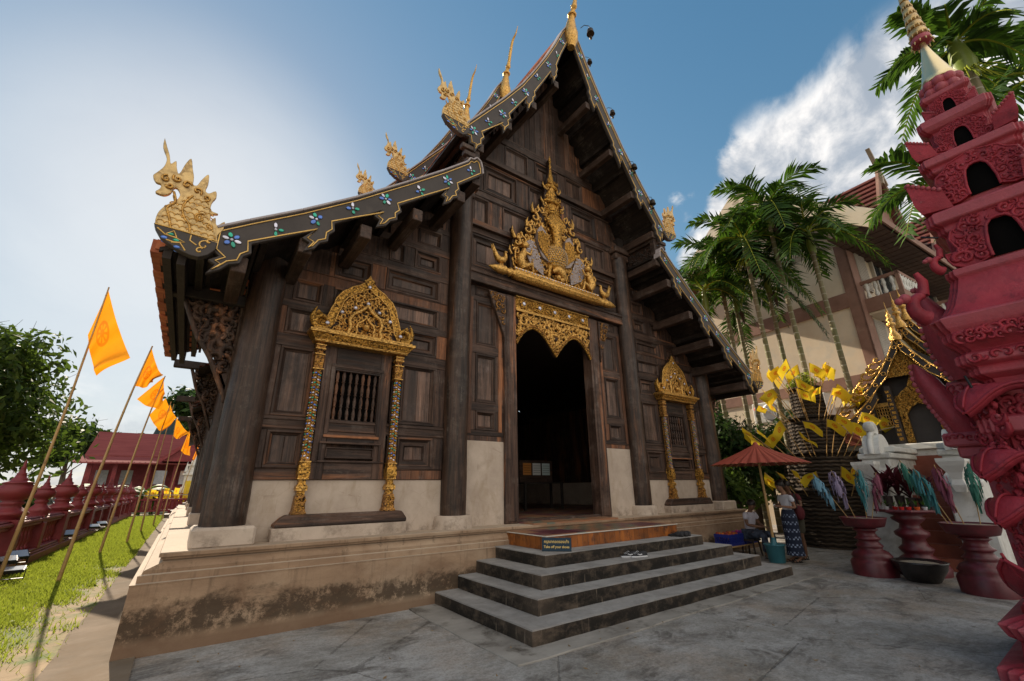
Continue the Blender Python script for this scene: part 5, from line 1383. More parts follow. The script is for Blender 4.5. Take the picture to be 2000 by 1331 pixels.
# dark pavilion roof with spire
D2 = thing('dark_pavilion', 'distant pavilion with dark steep tiered roof and thin ringed spire above the red hall', 'pavilion', (-9.2, 82, 0))
M['slate'] = nm('dark_slate_roof', (.02,.035,.038), (.045,.065,.07), (3,3,3), .9, spec=.1)
mb = MB(); mb.box(-2.4,2.4,-2.4,2.4,0,9.3); mb.build('wall', M['redpaint'], D2)
mb = MB()
pr = [(-3.0,8.6),(-1.9,9.5),(-1.3,10.9),(-1.25,11.9)]
for s in (-1,):
    mb.add([(-3.2,-2.6,8.7),(3.4,-2.6,8.7),(2.4,-.9,10.2),(-2.2,-.9,10.2),(2.9,0,13.0),(-2.0,0,12.4),(-3.2,2.6,8.7),(3.4,2.6,8.7)], [(0,1,2,3),(3,2,4,5),(5,4,7,6),(0,3,5,6),(1,7,4,2)])
mb.beam((2.95,-.1,13.1),(3.15,-.1,13.7),.12,.12); mb.build('roof', M['slate'], D2)
mb = MB(); mb.lathe([(.55,12.3),(.35,12.9),(.5,13.0),(.22,13.6),(.34,13.7),(.15,14.2),(.25,14.3),(.1,14.8),(.18,14.9),(.06,15.4),(.02,16.4)], 10, -1.2, 0, 0); mb.build('spire', M['slate'], D2)
# white chedi with yellow flags, steps, cross fence
W_ = thing('white_chedi', 'small white spired chedi with yellow ribbons beside the temple corner', 'chedi', (-5.75, 38, 0))
mb = MB()
z = 1.3
mb.box(-1.2,1.2,-1.2,1.2,0,1.5,1)
for a, h_ in ((.85,.25),(.75,.2),(.66,.9),(.8,.12),(.62,.1),(.5,.5),(.62,.1),(.4,.3),(.28,.3)):
    mb.box(-a,a,-a,a,z+.2,z+.2+h_,0); z += h_
mb.lathe([(.26,z+.2),(.2,z+.4),(.12,z+.6),(.14,z+.64),(.06,z+.9),(.0,z+1.5)], 10, 0,0,0,0)
for s in (-1,1): mb.lathe([(.12,3.1),(.08,3.4),(.0,3.9)], 8, s*.62, -.6, 0, 0)
mb.build('spire_body', [M['white'], M['redpaint']], W_)
q = random.Random(5)
rb = thing('yellow_ribbons', 'curtain of bright yellow ribbons hanging beside the white chedi', 'ribbons', (-5.7, 36.2, .8))
mb = MB()
for i in range(26): 
    x = -.55+i*.05; mb.add([(x,q.uniform(-.06,.06),0),(x+.04,q.uniform(-.06,.06),0),(x+.045+.02*q.random(),.03,1.5+.15*q.random()),(x,.03,1.6)], [(0,1,2,3)])
mb.build('ribbon_strip', M['flag_y'], rb)
C2 = thing('cross_balustrade', 'low red balustrade with rails crossing at the far end of the lawn', 'fence', (-7.0, 35, 0))
mb = MB(); mb.box(-2.2,1.6,-.1,.1,.25,.38); mb.box(-2.2,1.6,-.12,.12,1.0,1.12); mb.build('rail', M['redpaint'], C2)
mb = MB(); mb.box(-2.2,1.6,-.04,.04,1.35,1.4); mb.build('metal_rail', M['metal'], C2)
mb = MB(); mb.lathe([(.06,0),(.09,.15),(.05,.3),(.08,.5),(.06,.62)], 8, 0,0,0); b0 = mb.build('baluster', M['redpaint'], C2); b0.location = (-2.0,0,.38)
for i in range(1, 15):
    c = b0.copy(); COL.objects.link(c); c.parent = C2; c.location = (-2.0+i*.25,0,.38)
for x in (-2.1,-.5,1.2):
    mb = MB(); mb.box(x-.12,x+.12,-.14,.14,0,1.3); mb.lathe([(.12,1.3),(.17,1.4),(.1,1.55),(.03,1.75)], 10, x,0,0); mb.build('post', M['redpaint'], C2)
S2 = thing('side_steps', 'short dark flight of steps climbing to the far side of the temple', 'steps', (-6.9, 31, 0))
for k in range(4):
    mb = MB(); mb.box(-.1+k*.28, 1.6, -.9, .9, 0+.001*k, .22*(k+1)); mb.build('step', M['steps'], S2)
q = random.Random(9)
for i in range(16):
    x = -8.5+i*.19+q.uniform(-.05,.05); hh = q.uniform(1.45,2.0)
    o = thing('small_yellow_flag', 'one of the small yellow flags bunched on sticks above the far cross rail', 'flag', (x, 35.4+q.uniform(0,.8), 0), group='bunch of small yellow flags above the far cross rail')
    ln = q.uniform(-.25,.25)
    mb = MB(); mb.tube([(0,0,0),(ln,0,hh)], .012, 5); mb.build('stick', M['bamboo'], o)
    mb = flagmesh([(ln,hh),(ln*.8,hh-.4),(ln*.8+.34,hh-.55),(ln+.3,hh-.05)], 0, i, .05, 6, 5, 'flag_y'); mb.build('flag_cloth', M['flag_y'], o)
# parked pickup glimpsed between the finials
def vehicle(name, x, y, rz, col_, label):
    o = thing(name, label, 'pickup truck', (x, y, 0), rz, 'vehicles parked behind the balustrade')
    mb = MB(); mb.prism([(-2.4,.45),(2.3,.45),(2.45,.6),(2.4,.95),(1.2,1.08),(.6,1.62),(-.6,1.66),(-.85,1.1),(-2.4,1.08)], -.85, .85, 0, 'xz'); mb.build('body', col_, o, bevel=.05)
    mb = MB(); mb.prism([(1.02,1.1),(.55,1.55),(-.5,1.58),(-.68,1.1)], -.86, .86, 0, 'xz'); mb.build('window_glass', M['lampd'], o)
    for xx in (-1.5, 1.55):
        for yy in (-.8, .8):
            mb = MB(); mb.M = Matrix.Translation((xx,yy,.36)) @ Matrix.Rotation(rad(90),4,'X'); mb.lathe([(.2,-.1),(.35,-.1),(.36,0),(.35,.1),(.2,.1)], 18, 0,0,0); mb.M = None; wh = mb.build('wheel', M['blackm'], o)
M['lampd'] = nm('dark_car_glass', (.02,.03,.035), (.04,.05,.055), rough=.1, bump=0)
vehicle('parked_pickup', -12.6, 24.5, 1.2, nm('white_car_paint', (.22,.23,.24), (.28,.29,.30), rough=.35, bump=0), 'pale grey pickup truck parked behind the balustrade under the big tree')
vehicle('parked_pickup', -11.3, 31, 1.3, nm('silver_car_paint', (.10,.11,.12), (.15,.16,.17), rough=.35, metal=.3, bump=0), 'dark grey pickup parked farther back behind the balustrade finials')
# ================================================================ hotel-like building behind the palms
def az(a, d, z=0): return (-6.2561+d*sin(rad(a)), -6.9643+d*cos(rad(a)), z)
Bd = thing('guest_building', 'three storey cream building with brown bands, balconies and red tiled gables behind the palms', 'building', (13.26,-2.6,0), rad(-5))
mb = MB()
mb.box(0,26,0,7.2,0,10.9,0); mb.box(.01,24,7.2,18,0,9.4,0)
mb.prism([(-1.4,10.6),(7.3,10.6),(2.95,14.2)], 0.0, .3, 0, 'yz')
mb.build('rendered_wall', M['cream'], Bd)
mb = MB()
for z0, z1 in ((4.98,5.4),(8.0,8.6)): mb.box(-.06,.0,0,18,z0,z1)
for y in (-.06,6.5,12.2,16.3): mb.box(-.07,.0,y,y+.38,0,10.6 if y < 6 else 9.35)
mb.box(-.07,.6,-.06,.0,0,10.9); mb.box(1.6,26,-.05,.0,4.6,5.6); mb.box(1.6,26,-.05,.0,7.5,8.6)
mb.build('painted_band', M['brownband'], Bd)
for z in (3.2,5.7,8.8):
    mb = MB(); mb.box(.62,1.5,-.08,-.0,z,z+1.8 if z > 3.3 else z+1.6)
    for k in range(22): mb.box(.66,1.46,-.10,-.08,z+.06+k*.078,z+.10+k*.078)
    mb.build('louvre_panel', M['louvre'], Bd)
for k in range(4):
    for z in (2.2,5.75,8.75):
        mb = MB(); x = 2.2+k*5.2; mb.box(x,x+1.8,-.03,.05,z,z+1.9,0); mb.box(x-.12,x,-.12,.0,z-.1,z+2,1); mb.box(x+1.8,x+1.92,-.12,.0,z-.1,z+2,1); mb.box(x+.85,x+.95,-.06,-.03,z,z+1.9,1); mb.build('window', [M['lampd'], M['louvre']], Bd)
M['slat'] = nm('slatted_brown_soffit', (.05,.028,.02), (.10,.06,.045), (.4,14,.4), .8, bump=.3)
mb = MB(); mb.box(-1.35,27,-1.5,.0,10.35,10.45,0)
for k in range(60): mb.box(-1.3+k*.46,-1.22+k*.46,-1.5,.0,10.33,10.352,0)
mb.build('soffit', M['slat'], Bd)
mb = MB()
def sl2(y0,z0,y1,z1,m,t=.18,x0=-1.4,x1=27): mb.add([(x0,y0,z0),(x1,y0,z0),(x1,y1,z1),(x0,y1,z1),(x0,y0,z0-t),(x1,y0,z0-t),(x1,y1,z1-t),(x0,y1,z1-t)], [(0,1,2,3),(7,6,5,4),(0,4,5,1),(1,5,6,2),(2,6,7,3),(3,7,4,0)], m)
sl2(-1.6,10.6,2.95,14.35,0); sl2(7.5,10.6,2.95,14.35,0)
M['roofred'] = nm('dark_maroon_roof_tile', (.10,.025,.02), (.20,.055,.04), (6,6,6), .8, rnd=.2, c3=(.05,.04,.035), s3=1.5, a3=(.5,.65))
mb.build('main_roof', M['roofred'], Bd)
mb = MB()
for s, ya in ((1,-1.6),(-1,7.5)):
    a = Vector((-1.42,ya,10.35)); b = Vector((-1.42,2.95,14.15)); mb.beam(a, b, .12, .62, 0); 
mb.box(-1.4,27,-1.64,-1.58,10.36,10.62,1)
mb.build('verge_board', [M['cream'], M['brownband']], Bd)
for k, x in enumerate((2.0,7.6,13.2,19)):     # small dormer gables with crossed finials
    mb = MB(); 
    for s in (-1, 1):
        mb.add([(x,-1.2,13.9),(x+s*1.5,-1.2,11.2),(x+s*1.5,3,11.2),(x,4,13.9),(x,-1.2,13.75),(x+s*1.4,-1.2,11.2),(x+s*1.4,3,11.2),(x,4,13.75)], [(0,1,2,3),(4,7,6,5),(0,4,5,1)], 0)
        for j in range(9): mb.box(x+s*(.12+j*.16),x+s*(.2+j*.16),-1.22,3,13.9-(.12+j*.16)*1.8,13.96-(.12+j*.16)*1.8,0)
    mb.add([(x-1.35,-1.0,11.2),(x+1.35,-1.0,11.2),(x,-1.0,13.7)], [(0,1,2)], 1)
    d = mb.build('dormer', [M['roofred'], M['brownband']], Bd)
    mb = MB(); mb.beam((x-.5,-1.3,15.0),(x+.3,-1.3,13.4),.14,.12); mb.beam((x+.15,-1.28,14.6),(x-.2,-1.28,13.3),.2,.14); mb.build('crossed_finial', M['bamboo_d'], d)
    mb = MB(); 
    for s in (-1,1): mb.beam((x,-1.25,14.0),(x+s*1.6,-1.25,11.1),.1,.22)
    mb.build('dormer_verge', M['brownband'], d)
for k, (x, w_) in enumerate(((.35,2.2),(5.6,2.2),(11,2.2))):
    mb = MB(); mb.box(x,x+w_,-1.25,.0,7.7,8.25,0); mb.box(x,x+w_,-1.25,-1.15,8.85,8.98,0); mb.box(x,x+.1,-1.25,.0,8.85,8.98,0)
    for xx in (x, x+w_-.12): mb.box(xx,xx+.12,-1.25,-1.13,8.25,8.9,0)
    mb.box(x+.05,x+w_-.05,-1.2,.0,7.62,7.7,1)
    b = mb.build('balcony', [M['brownband'], M['cream']], Bd)
    mb = MB()
    pr = [(.05,0),(.08,.1),(.05,.2),(.045,.3),(.08,.42),(.05,.56),(.06,.6)]
    for i in range(8): mb.lathe(pr, 8, x+.2+i*.25, -1.2, 8.25)
    for i in range(4): mb.lathe(pr, 8, x+.06, -1.0+i*.26, 8.25)
    mb.build('balustrade', M['white'], b)
for i, y in enumerate((1.6, 3.2)):
    o = thing('air_conditioner', ['right hand white air conditioner unit with red sticker under the brown band','left hand white air conditioner unit with red sticker under the brown band'][i], 'air conditioner', (0,0,0), rad(-5), 'air conditioner units on the cream wall')
    c, s_ = cos(rad(-5)), sin(rad(-5)); lx, ly = -.75, y
    o.location = (13.26+c*lx-s_*ly, -2.6+s_*lx+c*ly, 4.0)
    mb = MB(); mb.box(0,.6,0,1.25,0,.85,0); mb.build('casing', M['white'], o, bevel=.03)
    mb = MB(); mb.M = Matrix.Translation((-.005,.5,.42)) @ Matrix.Rotation(rad(-90),4,'Y'); mb.lathe([(.36,0),(.36,.012),(.3,.014)], 20, 0,0,0); 
    for k in range(5): mb.lathe([(.06+k*.06,.013),(.07+k*.06,.02),(.08+k*.06,.013)], 18, 0,0,0)
    mb.M = None; mb.build('fan_grille', M['metal'], o)
    mb = MB(); mb.M = Matrix.Translation((-.012,1.05,.62)) @ Matrix.Rotation(rad(-90),4,'Y'); mb.lathe([(.12,0),(.12,.006),(.0,.007)], 16, 0,0,0); mb.M = None; mb.build('red_sticker', nm('red_sticker', (.5,.02,.03), (.6,.03,.04), bump=0), o)
    mb = MB(); mb.box(.0,.7,.1,.16,-.06,0); mb.box(.0,.7,1.1,1.16,-.06,0); mb.build('wall_bracket', M['metal'], o)
# low red shed under them
Sh = thing('red_shed', 'low terracotta red shed with white beam behind the woven sand tower', 'shed', (11.4,-2.2,0), rad(-5))
mb = MB(); mb.box(0,1.2,0,2.6,0,2.5,0); mb.build('wall', nm('terracotta_wall', (.22,.05,.03), (.33,.09,.055), (2,2,2), .8), Sh)
mb = MB(); mb.box(-.1,1.3,-.1,2.7,2.5,2.75); mb.box(-.06,0,-.06,2.66,1.75,1.95); mb.build('white_beam', M['white'], Sh)
mb = MB(); mb.box(-.2,1.3,-.2,2.8,2.75,3.15); mb.build('roof', nm('terracotta_roof', (.25,.06,.035), (.36,.10,.06), (2,2,2), .8), Sh)

# ================================================================ areca palms
def frond(mb, base, a, L, rise, droop, wd, nl, m, q, m2=None):
    dirx, diry = cos(a), sin(a); P = []; bow = q.uniform(-.35,.35)
    n = 12
    for i in range(n+1):
        t = i/n
        P.append(Vector((base[0]+dirx*L*(t*.92-.10*t*t), base[1]+diry*L*(t*.92-.10*t*t), base[2]+L*(rise*t-droop*t*t)))+Vector((-diry, dirx, 0))*bow*t*t)
    mb.tube(P, [.03*(1-.85*i/n) for i in range(n+1)], 5, 1)
    side = Vector((-diry, dirx, 0))
    for i in range(nl):
        t = .12+.88*i/(nl-1); k = min(n-1, int(t*n)); f_ = t*n-k; p = P[k].lerp(P[k+1], f_); tg = (P[k+1]-P[k]).normalized()
        ll = wd*(.45+.55*sin(pi*min(1, t*1.02+.05)))*q.uniform(.7,1.15)
        for s in (-1, 1):
            d = (side*s*.78 + tg*(.55+.25*t) + Vector((0,0,q.uniform(-.05,.32)))).normalized()
            e1 = p+d*ll*.55+Vector((0,0,-.02)); e2 = p+d*ll+Vector((0,0,-ll*q.uniform(.12,.42)))
            w_ = tg*(.030+.014*q.random())*1.3
            if q.random() < .07: continue
            mm = m2 if (m2 is not None and q.random() < .3) else m
            mb.add([tuple(p-w_*.5), tuple(p+w_*.5), tuple(e1+w_), tuple(e1-w_), tuple(e2)], [(0,1,2,3),(3,2,4)], mm)
def palm(label, x, y, h, seed, R_=1.9, nf=10, lean=(0,0), dead=False, ts=1.0, fruit=False):
    o = thing('areca_palm', label, 'palm tree', (x, y, 0), group='areca palms beside the temple')
    q = random.Random(seed); mb = MB()
    top = (lean[0], lean[1], h)
    path = [(lean[0]*t**1.5+.06*sin(t*5), lean[1]*t**1.5, h*t) for t in [i/12 for i in range(13)]]
    mb.tube(path, [(.088-.022*i/12)*ts for i in range(13)], 12); mb.build('trunk', M['ptrunk'], o)
    mb = MB(); mb.tube([(top[0],top[1],h-.05),(top[0],top[1],h+.25),(top[0],top[1],h+.95)], [.10*ts,.13*ts,.06*ts], 10); mb.build('crownshaft', nm('palm_crownshaft', (.12,.18,.03), (.22,.27,.06), (3,3,3), .4), o)
    mb = MB()
    for k in range(nf):
        a = k*2.399+q.uniform(-.25,.25); lv = k/nf
        frond(mb, (top[0],top[1],h+.9-.15*lv), a, R_*q.uniform(.88,1.12), 1.15-1.0*lv+q.uniform(-.1,.1), .62+.6*lv, .72*R_/1.9, 28, 0, q, 2)
    mb.build('fronds', [M['palm'], M['palm_y'], M['leaf_d']], o)
    if dead:
        mb = MB(); 
        for k in range(2): frond(mb, (top[0],top[1],h+.2), dead+k*.5, 1.7, -.15, 1.1, .5, 26, 0, q)
        mb.build('hanging_frond', [M['leaf_d'], M['bark']], o)
        mb = MB()
        mb.tube([(top[0],top[1],h+.1),(top[0]+.12,top[1]-.1,h-.1),(top[0]+.15,top[1]-.12,h-.55)], [.06,.10,.02], 7); mb.build('dry_sheath', M['bark'], o)
    if fruit:
        mb = MB()
        for k in range(60):
            a = q.uniform(0,6.28); r_ = q.uniform(.2,.5); mb.tube([(top[0],top[1],h+.05),(top[0]+cos(a)*r_*.6,top[1]+sin(a)*r_*.6,h+.05),(top[0]+cos(a)*r_,top[1]+sin(a)*r_,h-.35*q.random())], [.012,.01,.006], 4)
        mb.build('flower_spray', M['palm_y'], o)
    return o
pls = [(64.5,17.5,.50,'leftmost palm, its crown just clearing the right eave',1.9,13,None,False),
 (67.9,16.0,.52,'palm with a yellow flower spray below its crown',2.05,14,-2.2,True),
 (71.1,16.0,.585,'tallest palm of the row, its crown highest against the cloud',2.2,14,-1.3,False),
 (74.6,16.3,.50,'rightmost slim palm in front of the cream wall',1.95,12,None,False),
 (62.2,17.0,.42,'shorter palm low behind the right roof edge',2.0,12,None,False),
 (65.6,18.5,.40,'short dark palm between the flower spray palm and the roof edge',1.9,11,.5,False),
 (69.4,17.5,.43,'palm with hanging dry fronds in mid row',1.85,11,-1.7,False)]
for i, (a, d, tn, lab, R_, nf, dead, fr_) in enumerate(pls):
    x, y, _ = az(a, d); palm(lab, x, y, 1.6+d*tn-.8, 80+i, R_, nf, dead=dead, fruit=fr_)
x, y, _ = az(91.0, 10.5); palm('palm high at the top right corner behind the golden spire', x, y, 8.75, 91, 1.3, 12, ts=1.5, fruit=True)
x, y, _ = az(86.6, 12.5); palm('palm half hidden behind the middle of the crimson tower', x, y, 7.0, 92, 1.7, 11, ts=1.1)
x, y, _ = az(94.5, 13.5); palm('palm whose fronds show right of the crimson tower top', x, y, 9.2, 93, 2.0, 12, ts=1.1)
# dark garden growth beside the temple
for i, (a, d, h, r_, lab) in enumerate([(60.0,17.5,4.2,2.2,'dark bush nearest the temple corner, behind the umbrella'),(63.8,18.5,4.4,2.4,'dark bush directly behind the red umbrella'),(67.4,18.0,4.0,2.2,'dark bush left of the woven sand tower'),(62.0,15.2,2.2,1.3,'low bush with pale leaves beside the temple steps'),(70.5,20.0,3.8,2.3,'dark bush under the cream building wall'),(57.5,19,5,2.2,'dark tall bush behind the last temple column')]):
    x, y, _ = az(a, d); tree(lab, x, y, h, r_, 100+i, 5200 if i != 3 else 2200, .10, 'leaf_d' if i != 3 else 'leaf', 12, group='garden bushes between temple and building', name='bush')

# ================================================================ woven bamboo sand tower with flags
Wt = thing('woven_sand_tower', 'tiered round tower of dark woven bamboo filled with sand and ringed with yellow flags', 'sand tower', (8.4,-1.8,0))
def weave():
    k = NT('woven_bamboo'); g_ = k.sep(k.tc.outputs['Object'])
    a = k.math('ARCTAN2', g_[1], g_[0]); zz = k.math('MULTIPLY', g_[2], 62.)
    s1 = k.math('SINE', k.math('MULTIPLY', a, 26)); 
    row = k.math('SINE', k.math('ADD', zz, k.math('MULTIPLY', s1, .45)))
    nz = k.noise(k.coord((1.5,1.5,22)), 1, 5, .7)
    c = k.mix(k.ramp(nz, .35, .68), (.022,.016,.011), (.15,.11,.078))
    c = k.mix(k.ramp(row, -.8, -.1, .8, 0), c, (.012,.009,.007))
    return k.fin(c, .8, 0, k.bump(row, .9, .04), .2)
M['weave'] = weave()
mb = MB()
for z0, z1, r0, r1 in ((0,1.35,1.06,.98),(1.35,2.35,.92,.88),(2.35,3.35,.66,.62),(3.35,4.25,.42,.40)):
    nr = int((z1-z0)/.05)
    pr = []
    for i in range(nr):
        z = z0+i*.05; r_ = r0+(r1-r0)*i/nr; pr += [(r_-.008,z),(r_+.012,z+.02),(r_-.008,z+.045)]
    mb.lathe(pr, 40, 0,0,0,0)
mb.build('woven_wall', M['weave'], Wt)
mb = MB(); q = random.Random(8)
for z0, z1, r0, n_ in ((0,1.42,1.03,15),(1.3,2.42,.93,13),(2.3,3.42,.67,10),(3.3,4.35,.43,8)):
    for i in range(n_):
        a = i*2*pi/n_+.1; mb.tube([(r0*cos(a),r0*sin(a),z0),(r0*.985*cos(a),r0*.985*sin(a),z1+q.uniform(-.03,.06))], .013, 5)
mb.build('bamboo_stakes', M['weave'], Wt)
mb = MB()
for z_, r_ in ((1.38,1.03),(2.38,.92),(3.38,.66),(4.28,.43)): mb.lathe([(r_,0),(r_+.03,.02),(r_,.045)], 36, 0,0,z_)
mb.lathe([(.0,0),(.98,0)], 30, 0,0,1.34); mb.build('hoop', M['weave'], Wt)
pt = thing('tower_top_plant', 'light green leafy plant growing on top of the woven tower', 'plant', (8.4,-1.8,4.25))
leafmesh('foliage', leaves(blobset(0,0,.25,.4,7,3,.5), 700, .055, 3, .3), M['grassm'], pt)
mb = MB(); 
for i in range(7): mb.tube([(0,0,0),(q.uniform(-.3,.3),q.uniform(-.3,.3),.4)], .01, 4)
mb.build('stem', M['bark'], pt)
fpos = []
ring = [(4.25,.38,.9,10,1.15),(3.4,.60,1.1,17,.8),(2.4,.88,1.15,18,.62),(1.4,1.0,.85,11,.65)]
names_tier = ['top tier','third tier','second tier','lowest tier']
side_w = lambda k, n_: ['left side','left side','front left','front','front right','right side','right side','right side','right side','right side'][min(9, int(k*10/n_))]
cnt = 0
for ti, (z, r_, L, n_, el) in enumerate(ring):
    for k in range(n_):
        a = rad(115 + 190*k/(n_-1)) + q.uniform(-.1,.1)   # the half of the tower turned to the yard
        l_ = L*q.uniform(.75,1.15); e_ = el+q.uniform(-.15,.2)
        bx, by = 8.4+r_*cos(a), -1.8+r_*sin(a)
        tip = Vector((cos(a)*cos(e_)*l_, sin(a)*cos(e_)*l_, sin(e_)*l_))
        o = thing('small_yellow_flag', 'one of the yellow flags on sticks in the %s of the sand tower' % names_tier[ti], 'flag', (bx, by, z), group='yellow flags in the %s of the sand tower' % names_tier[ti])
        mb = MB(); mb.tube([(0,0,-.12), tuple(tip)], [.012,.009], 5); mb.build('stick', M['bamboo'], o)
        # cloth hangs from the outer part of the stick, curling
        nx, ny = 9, 7; vs = []; uv = []; q2 = random.Random(cnt); cnt += 1
        sd = Vector((-sin(a), cos(a), 0))*q2.choice((-1, 1, 1)); H_ = .30*q2.uniform(.85,1.1)
        dr = (sd*q2.uniform(.7,1.1) + Vector((0,0,-q2.uniform(.15,.75))) + Vector((cos(a),sin(a),0))*q2.uniform(-.2,.4)).normalized()
        nrm = dr.cross(tip).normalized(); ph = q2.uniform(0,6)
        for j in range(ny+1):
            t = j/ny; p0 = tip*(1-t*H_/l_)
            for i in range(nx+1):
                s_ = i/nx; p = p0 + dr*(s_*.42*(1-.12*t)) + nrm*(sin(s_*5+ph+t*1.5)*.05*s_**.5) + Vector((0,0,-.10*s_*s_))
                vs.append(tuple(p)); uv.append((s_, 1-t))
        mb = MB(); mb.add(vs, [(j*(nx+1)+i, j*(nx+1)+i+1, (j+1)*(nx+1)+i+1, (j+1)*(nx+1)+i) for j in range(ny) for i in range(nx)], 0, True); mb.uv = uv
        mb.build('flag_cloth', M['flag_y'], o)
# rope with flags from the tower to the shrine
rp = thing('flag_rope', 'sagging cord strung from the woven tower to the shrine with yellow pennants', 'rope', (7.9,-2.6,2.9))
mb = MB(); mb.tube([(0,0,0),(.1,-.5,-.08),(.3,-1.1,.05)], .012, 5); mb.build('cord', M['bamboo_d'], rp)

# ================================================================ stair, white walls and little gilded shrine
St = thing('shrine_stair', 'white plastered stair walls with scrolled tops leading up to the small shrine', 'stair', (5.5,-4.35,0))
for s in (-1, 1):
    y0 = .42 if s > 0 else -.42-.5
    mb = MB()
    mb.prism([(0,0),(0,1.55),(.10,1.72),(.5,1.8),(.55,2.1),(2.9,2.45),(2.9,0)], y0, y0+.5, 0, 'xz')
    mb.prism([(-.06,1.50),(-.06,1.60),(.56,1.72),(.56,1.62)], y0-.04, y0+.54, 0, 'xz')
    mb.box(.5,3.0,y0-.05,y0+.55,2.1,2.22); mb.box(.8,3.0,y0-.08,y0+.58,2.24,2.36)
    mb.build('stair_wall', M['white'], St, bevel=.02)
    mb = MB()     # scroll crest: stacked arcs
    cx_, cz_ = .85, 2.2
    for k in range(5):
        r_ = .42-.07*k; mb.tube([(cx_+r_*cos(a_)*1.0, y0+.25, cz_+r_*1.15*sin(a_)) for a_ in [pi*i/10 for i in range(11)]], .055, 8)
    mb.prism([(cx_+.4*cos(a_), cz_+.44*sin(a_)) for a_ in [pi*i/10 for i in range(11)]], y0+.1, y0+.4, 0, 'xz')
    mb.tube([(u, y0+.25, v) for u, v in spiral(cx_-.1, cz_+.58, .16, -1.2, 5.2, 14)], .07, 8, flat=1.6)
    mb.build('scroll_crest', M['white'], St)
    mb = MB(); mb.lathe([(.10,.0),(.14,.12),(.10,.22),(.15,.34),(.24,.46),(.28,.54),(.28,.60)], 4, -.16, y0+.25, 1.42, 0, False, a0=pi/4); mb.build('flared_bracket', M['white'], St)
mb = MB()
for k in range(10): mb.box(.15+k*.26,2.9,-.42,.42,.001*k,.22*(k+1)+.0)
mb.build('stair_tread', nm('terracotta_stair', (.18,.045,.025), (.28,.085,.05), (3,3,3), .7), St)
Sr = thing('gilded_shrine', 'tiny black and gold shrine with curved gables and golden spires above the stair', 'shrine', (8.1,-4.25,0))
mb = MB(); mb.box(-.0,3.2,-1.25,1.25,0,2.35,0); mb.box(-.1,3.3,-1.35,1.35,2.35,2.5,0); mb.build('shrine_base', M['white'], Sr, bevel=.02)
mb = MB(); mb.box(.5,3,-.95,.95,2.5,4.2,0); mb.prism([(-.95,4.1),(.95,4.1),(0,5.1)], .55, 3, 0, 'yz'); mb.build('shrine_wall', M['black_l'], Sr)
for y in (-.95,-.5,.5,.95):
    mb = MB(); mb.box(.12,.26,y-.06,y+.06,2.5,4.0,0); 
    for k in range(12): mb.box(.10,.12,y-.05+.02*(k % 2),y+.03+.02*(k % 2),2.6+k*.11,2.67+k*.11,1)
    mb.build('shrine_post', [M['black_l'], M['goldc']], Sr)
mb = MB(); ar = [(-.42,2.5),(-.42,3.3),(-.5,3.45),(-.45,3.65),(-.3,3.8),(-.12,3.95),(0,4.25),(.12,3.95),(.3,3.8),(.45,3.65),(.5,3.45),(.42,3.3),(.42,2.5),(.28,2.5),(.28,3.25),(.15,3.42),(0,3.5),(-.15,3.42),(-.28,3.25),(-.28,2.5)]
mb.prism(ar, .28, .36, 0, 'yz'); carve(mb, ar, .27, 90, .04,.08, 0, ax='yz', seed=6, keep=.5); mb.build('door_arch', M['goldc'], Sr)
mb = MB(); mb.box(.34,.5,-.9,-.6,3.0,3.5,0)
for k in range(6): mb.box(.32,.34,-.9+k*.055,-.88+k*.055,3.0,3.5,1)
for k in range(6): mb.box(.32,.34,-.9,-.6,3.0+k*.09,3.02+k*.09,1)
mb.box(.3,.34,-.95,-.55,3.5,3.6,1); mb.build('lattice_window', [M['black'], M['gold']], Sr)
mb = MB(); mb.box(.3,.34,.55,.95,3.5,3.6,1); mb.box(.34,.5,.6,.9,3.0,3.5,0)
for k in range(6): mb.box(.32,.34,.6+k*.055,.62+k*.055,3.0,3.5,1); mb.box(.32,.34,.6,.9,3.0+k*.09,3.02+k*.09,1)
mb.build('lattice_window', [M['black'], M['gold']], Sr)
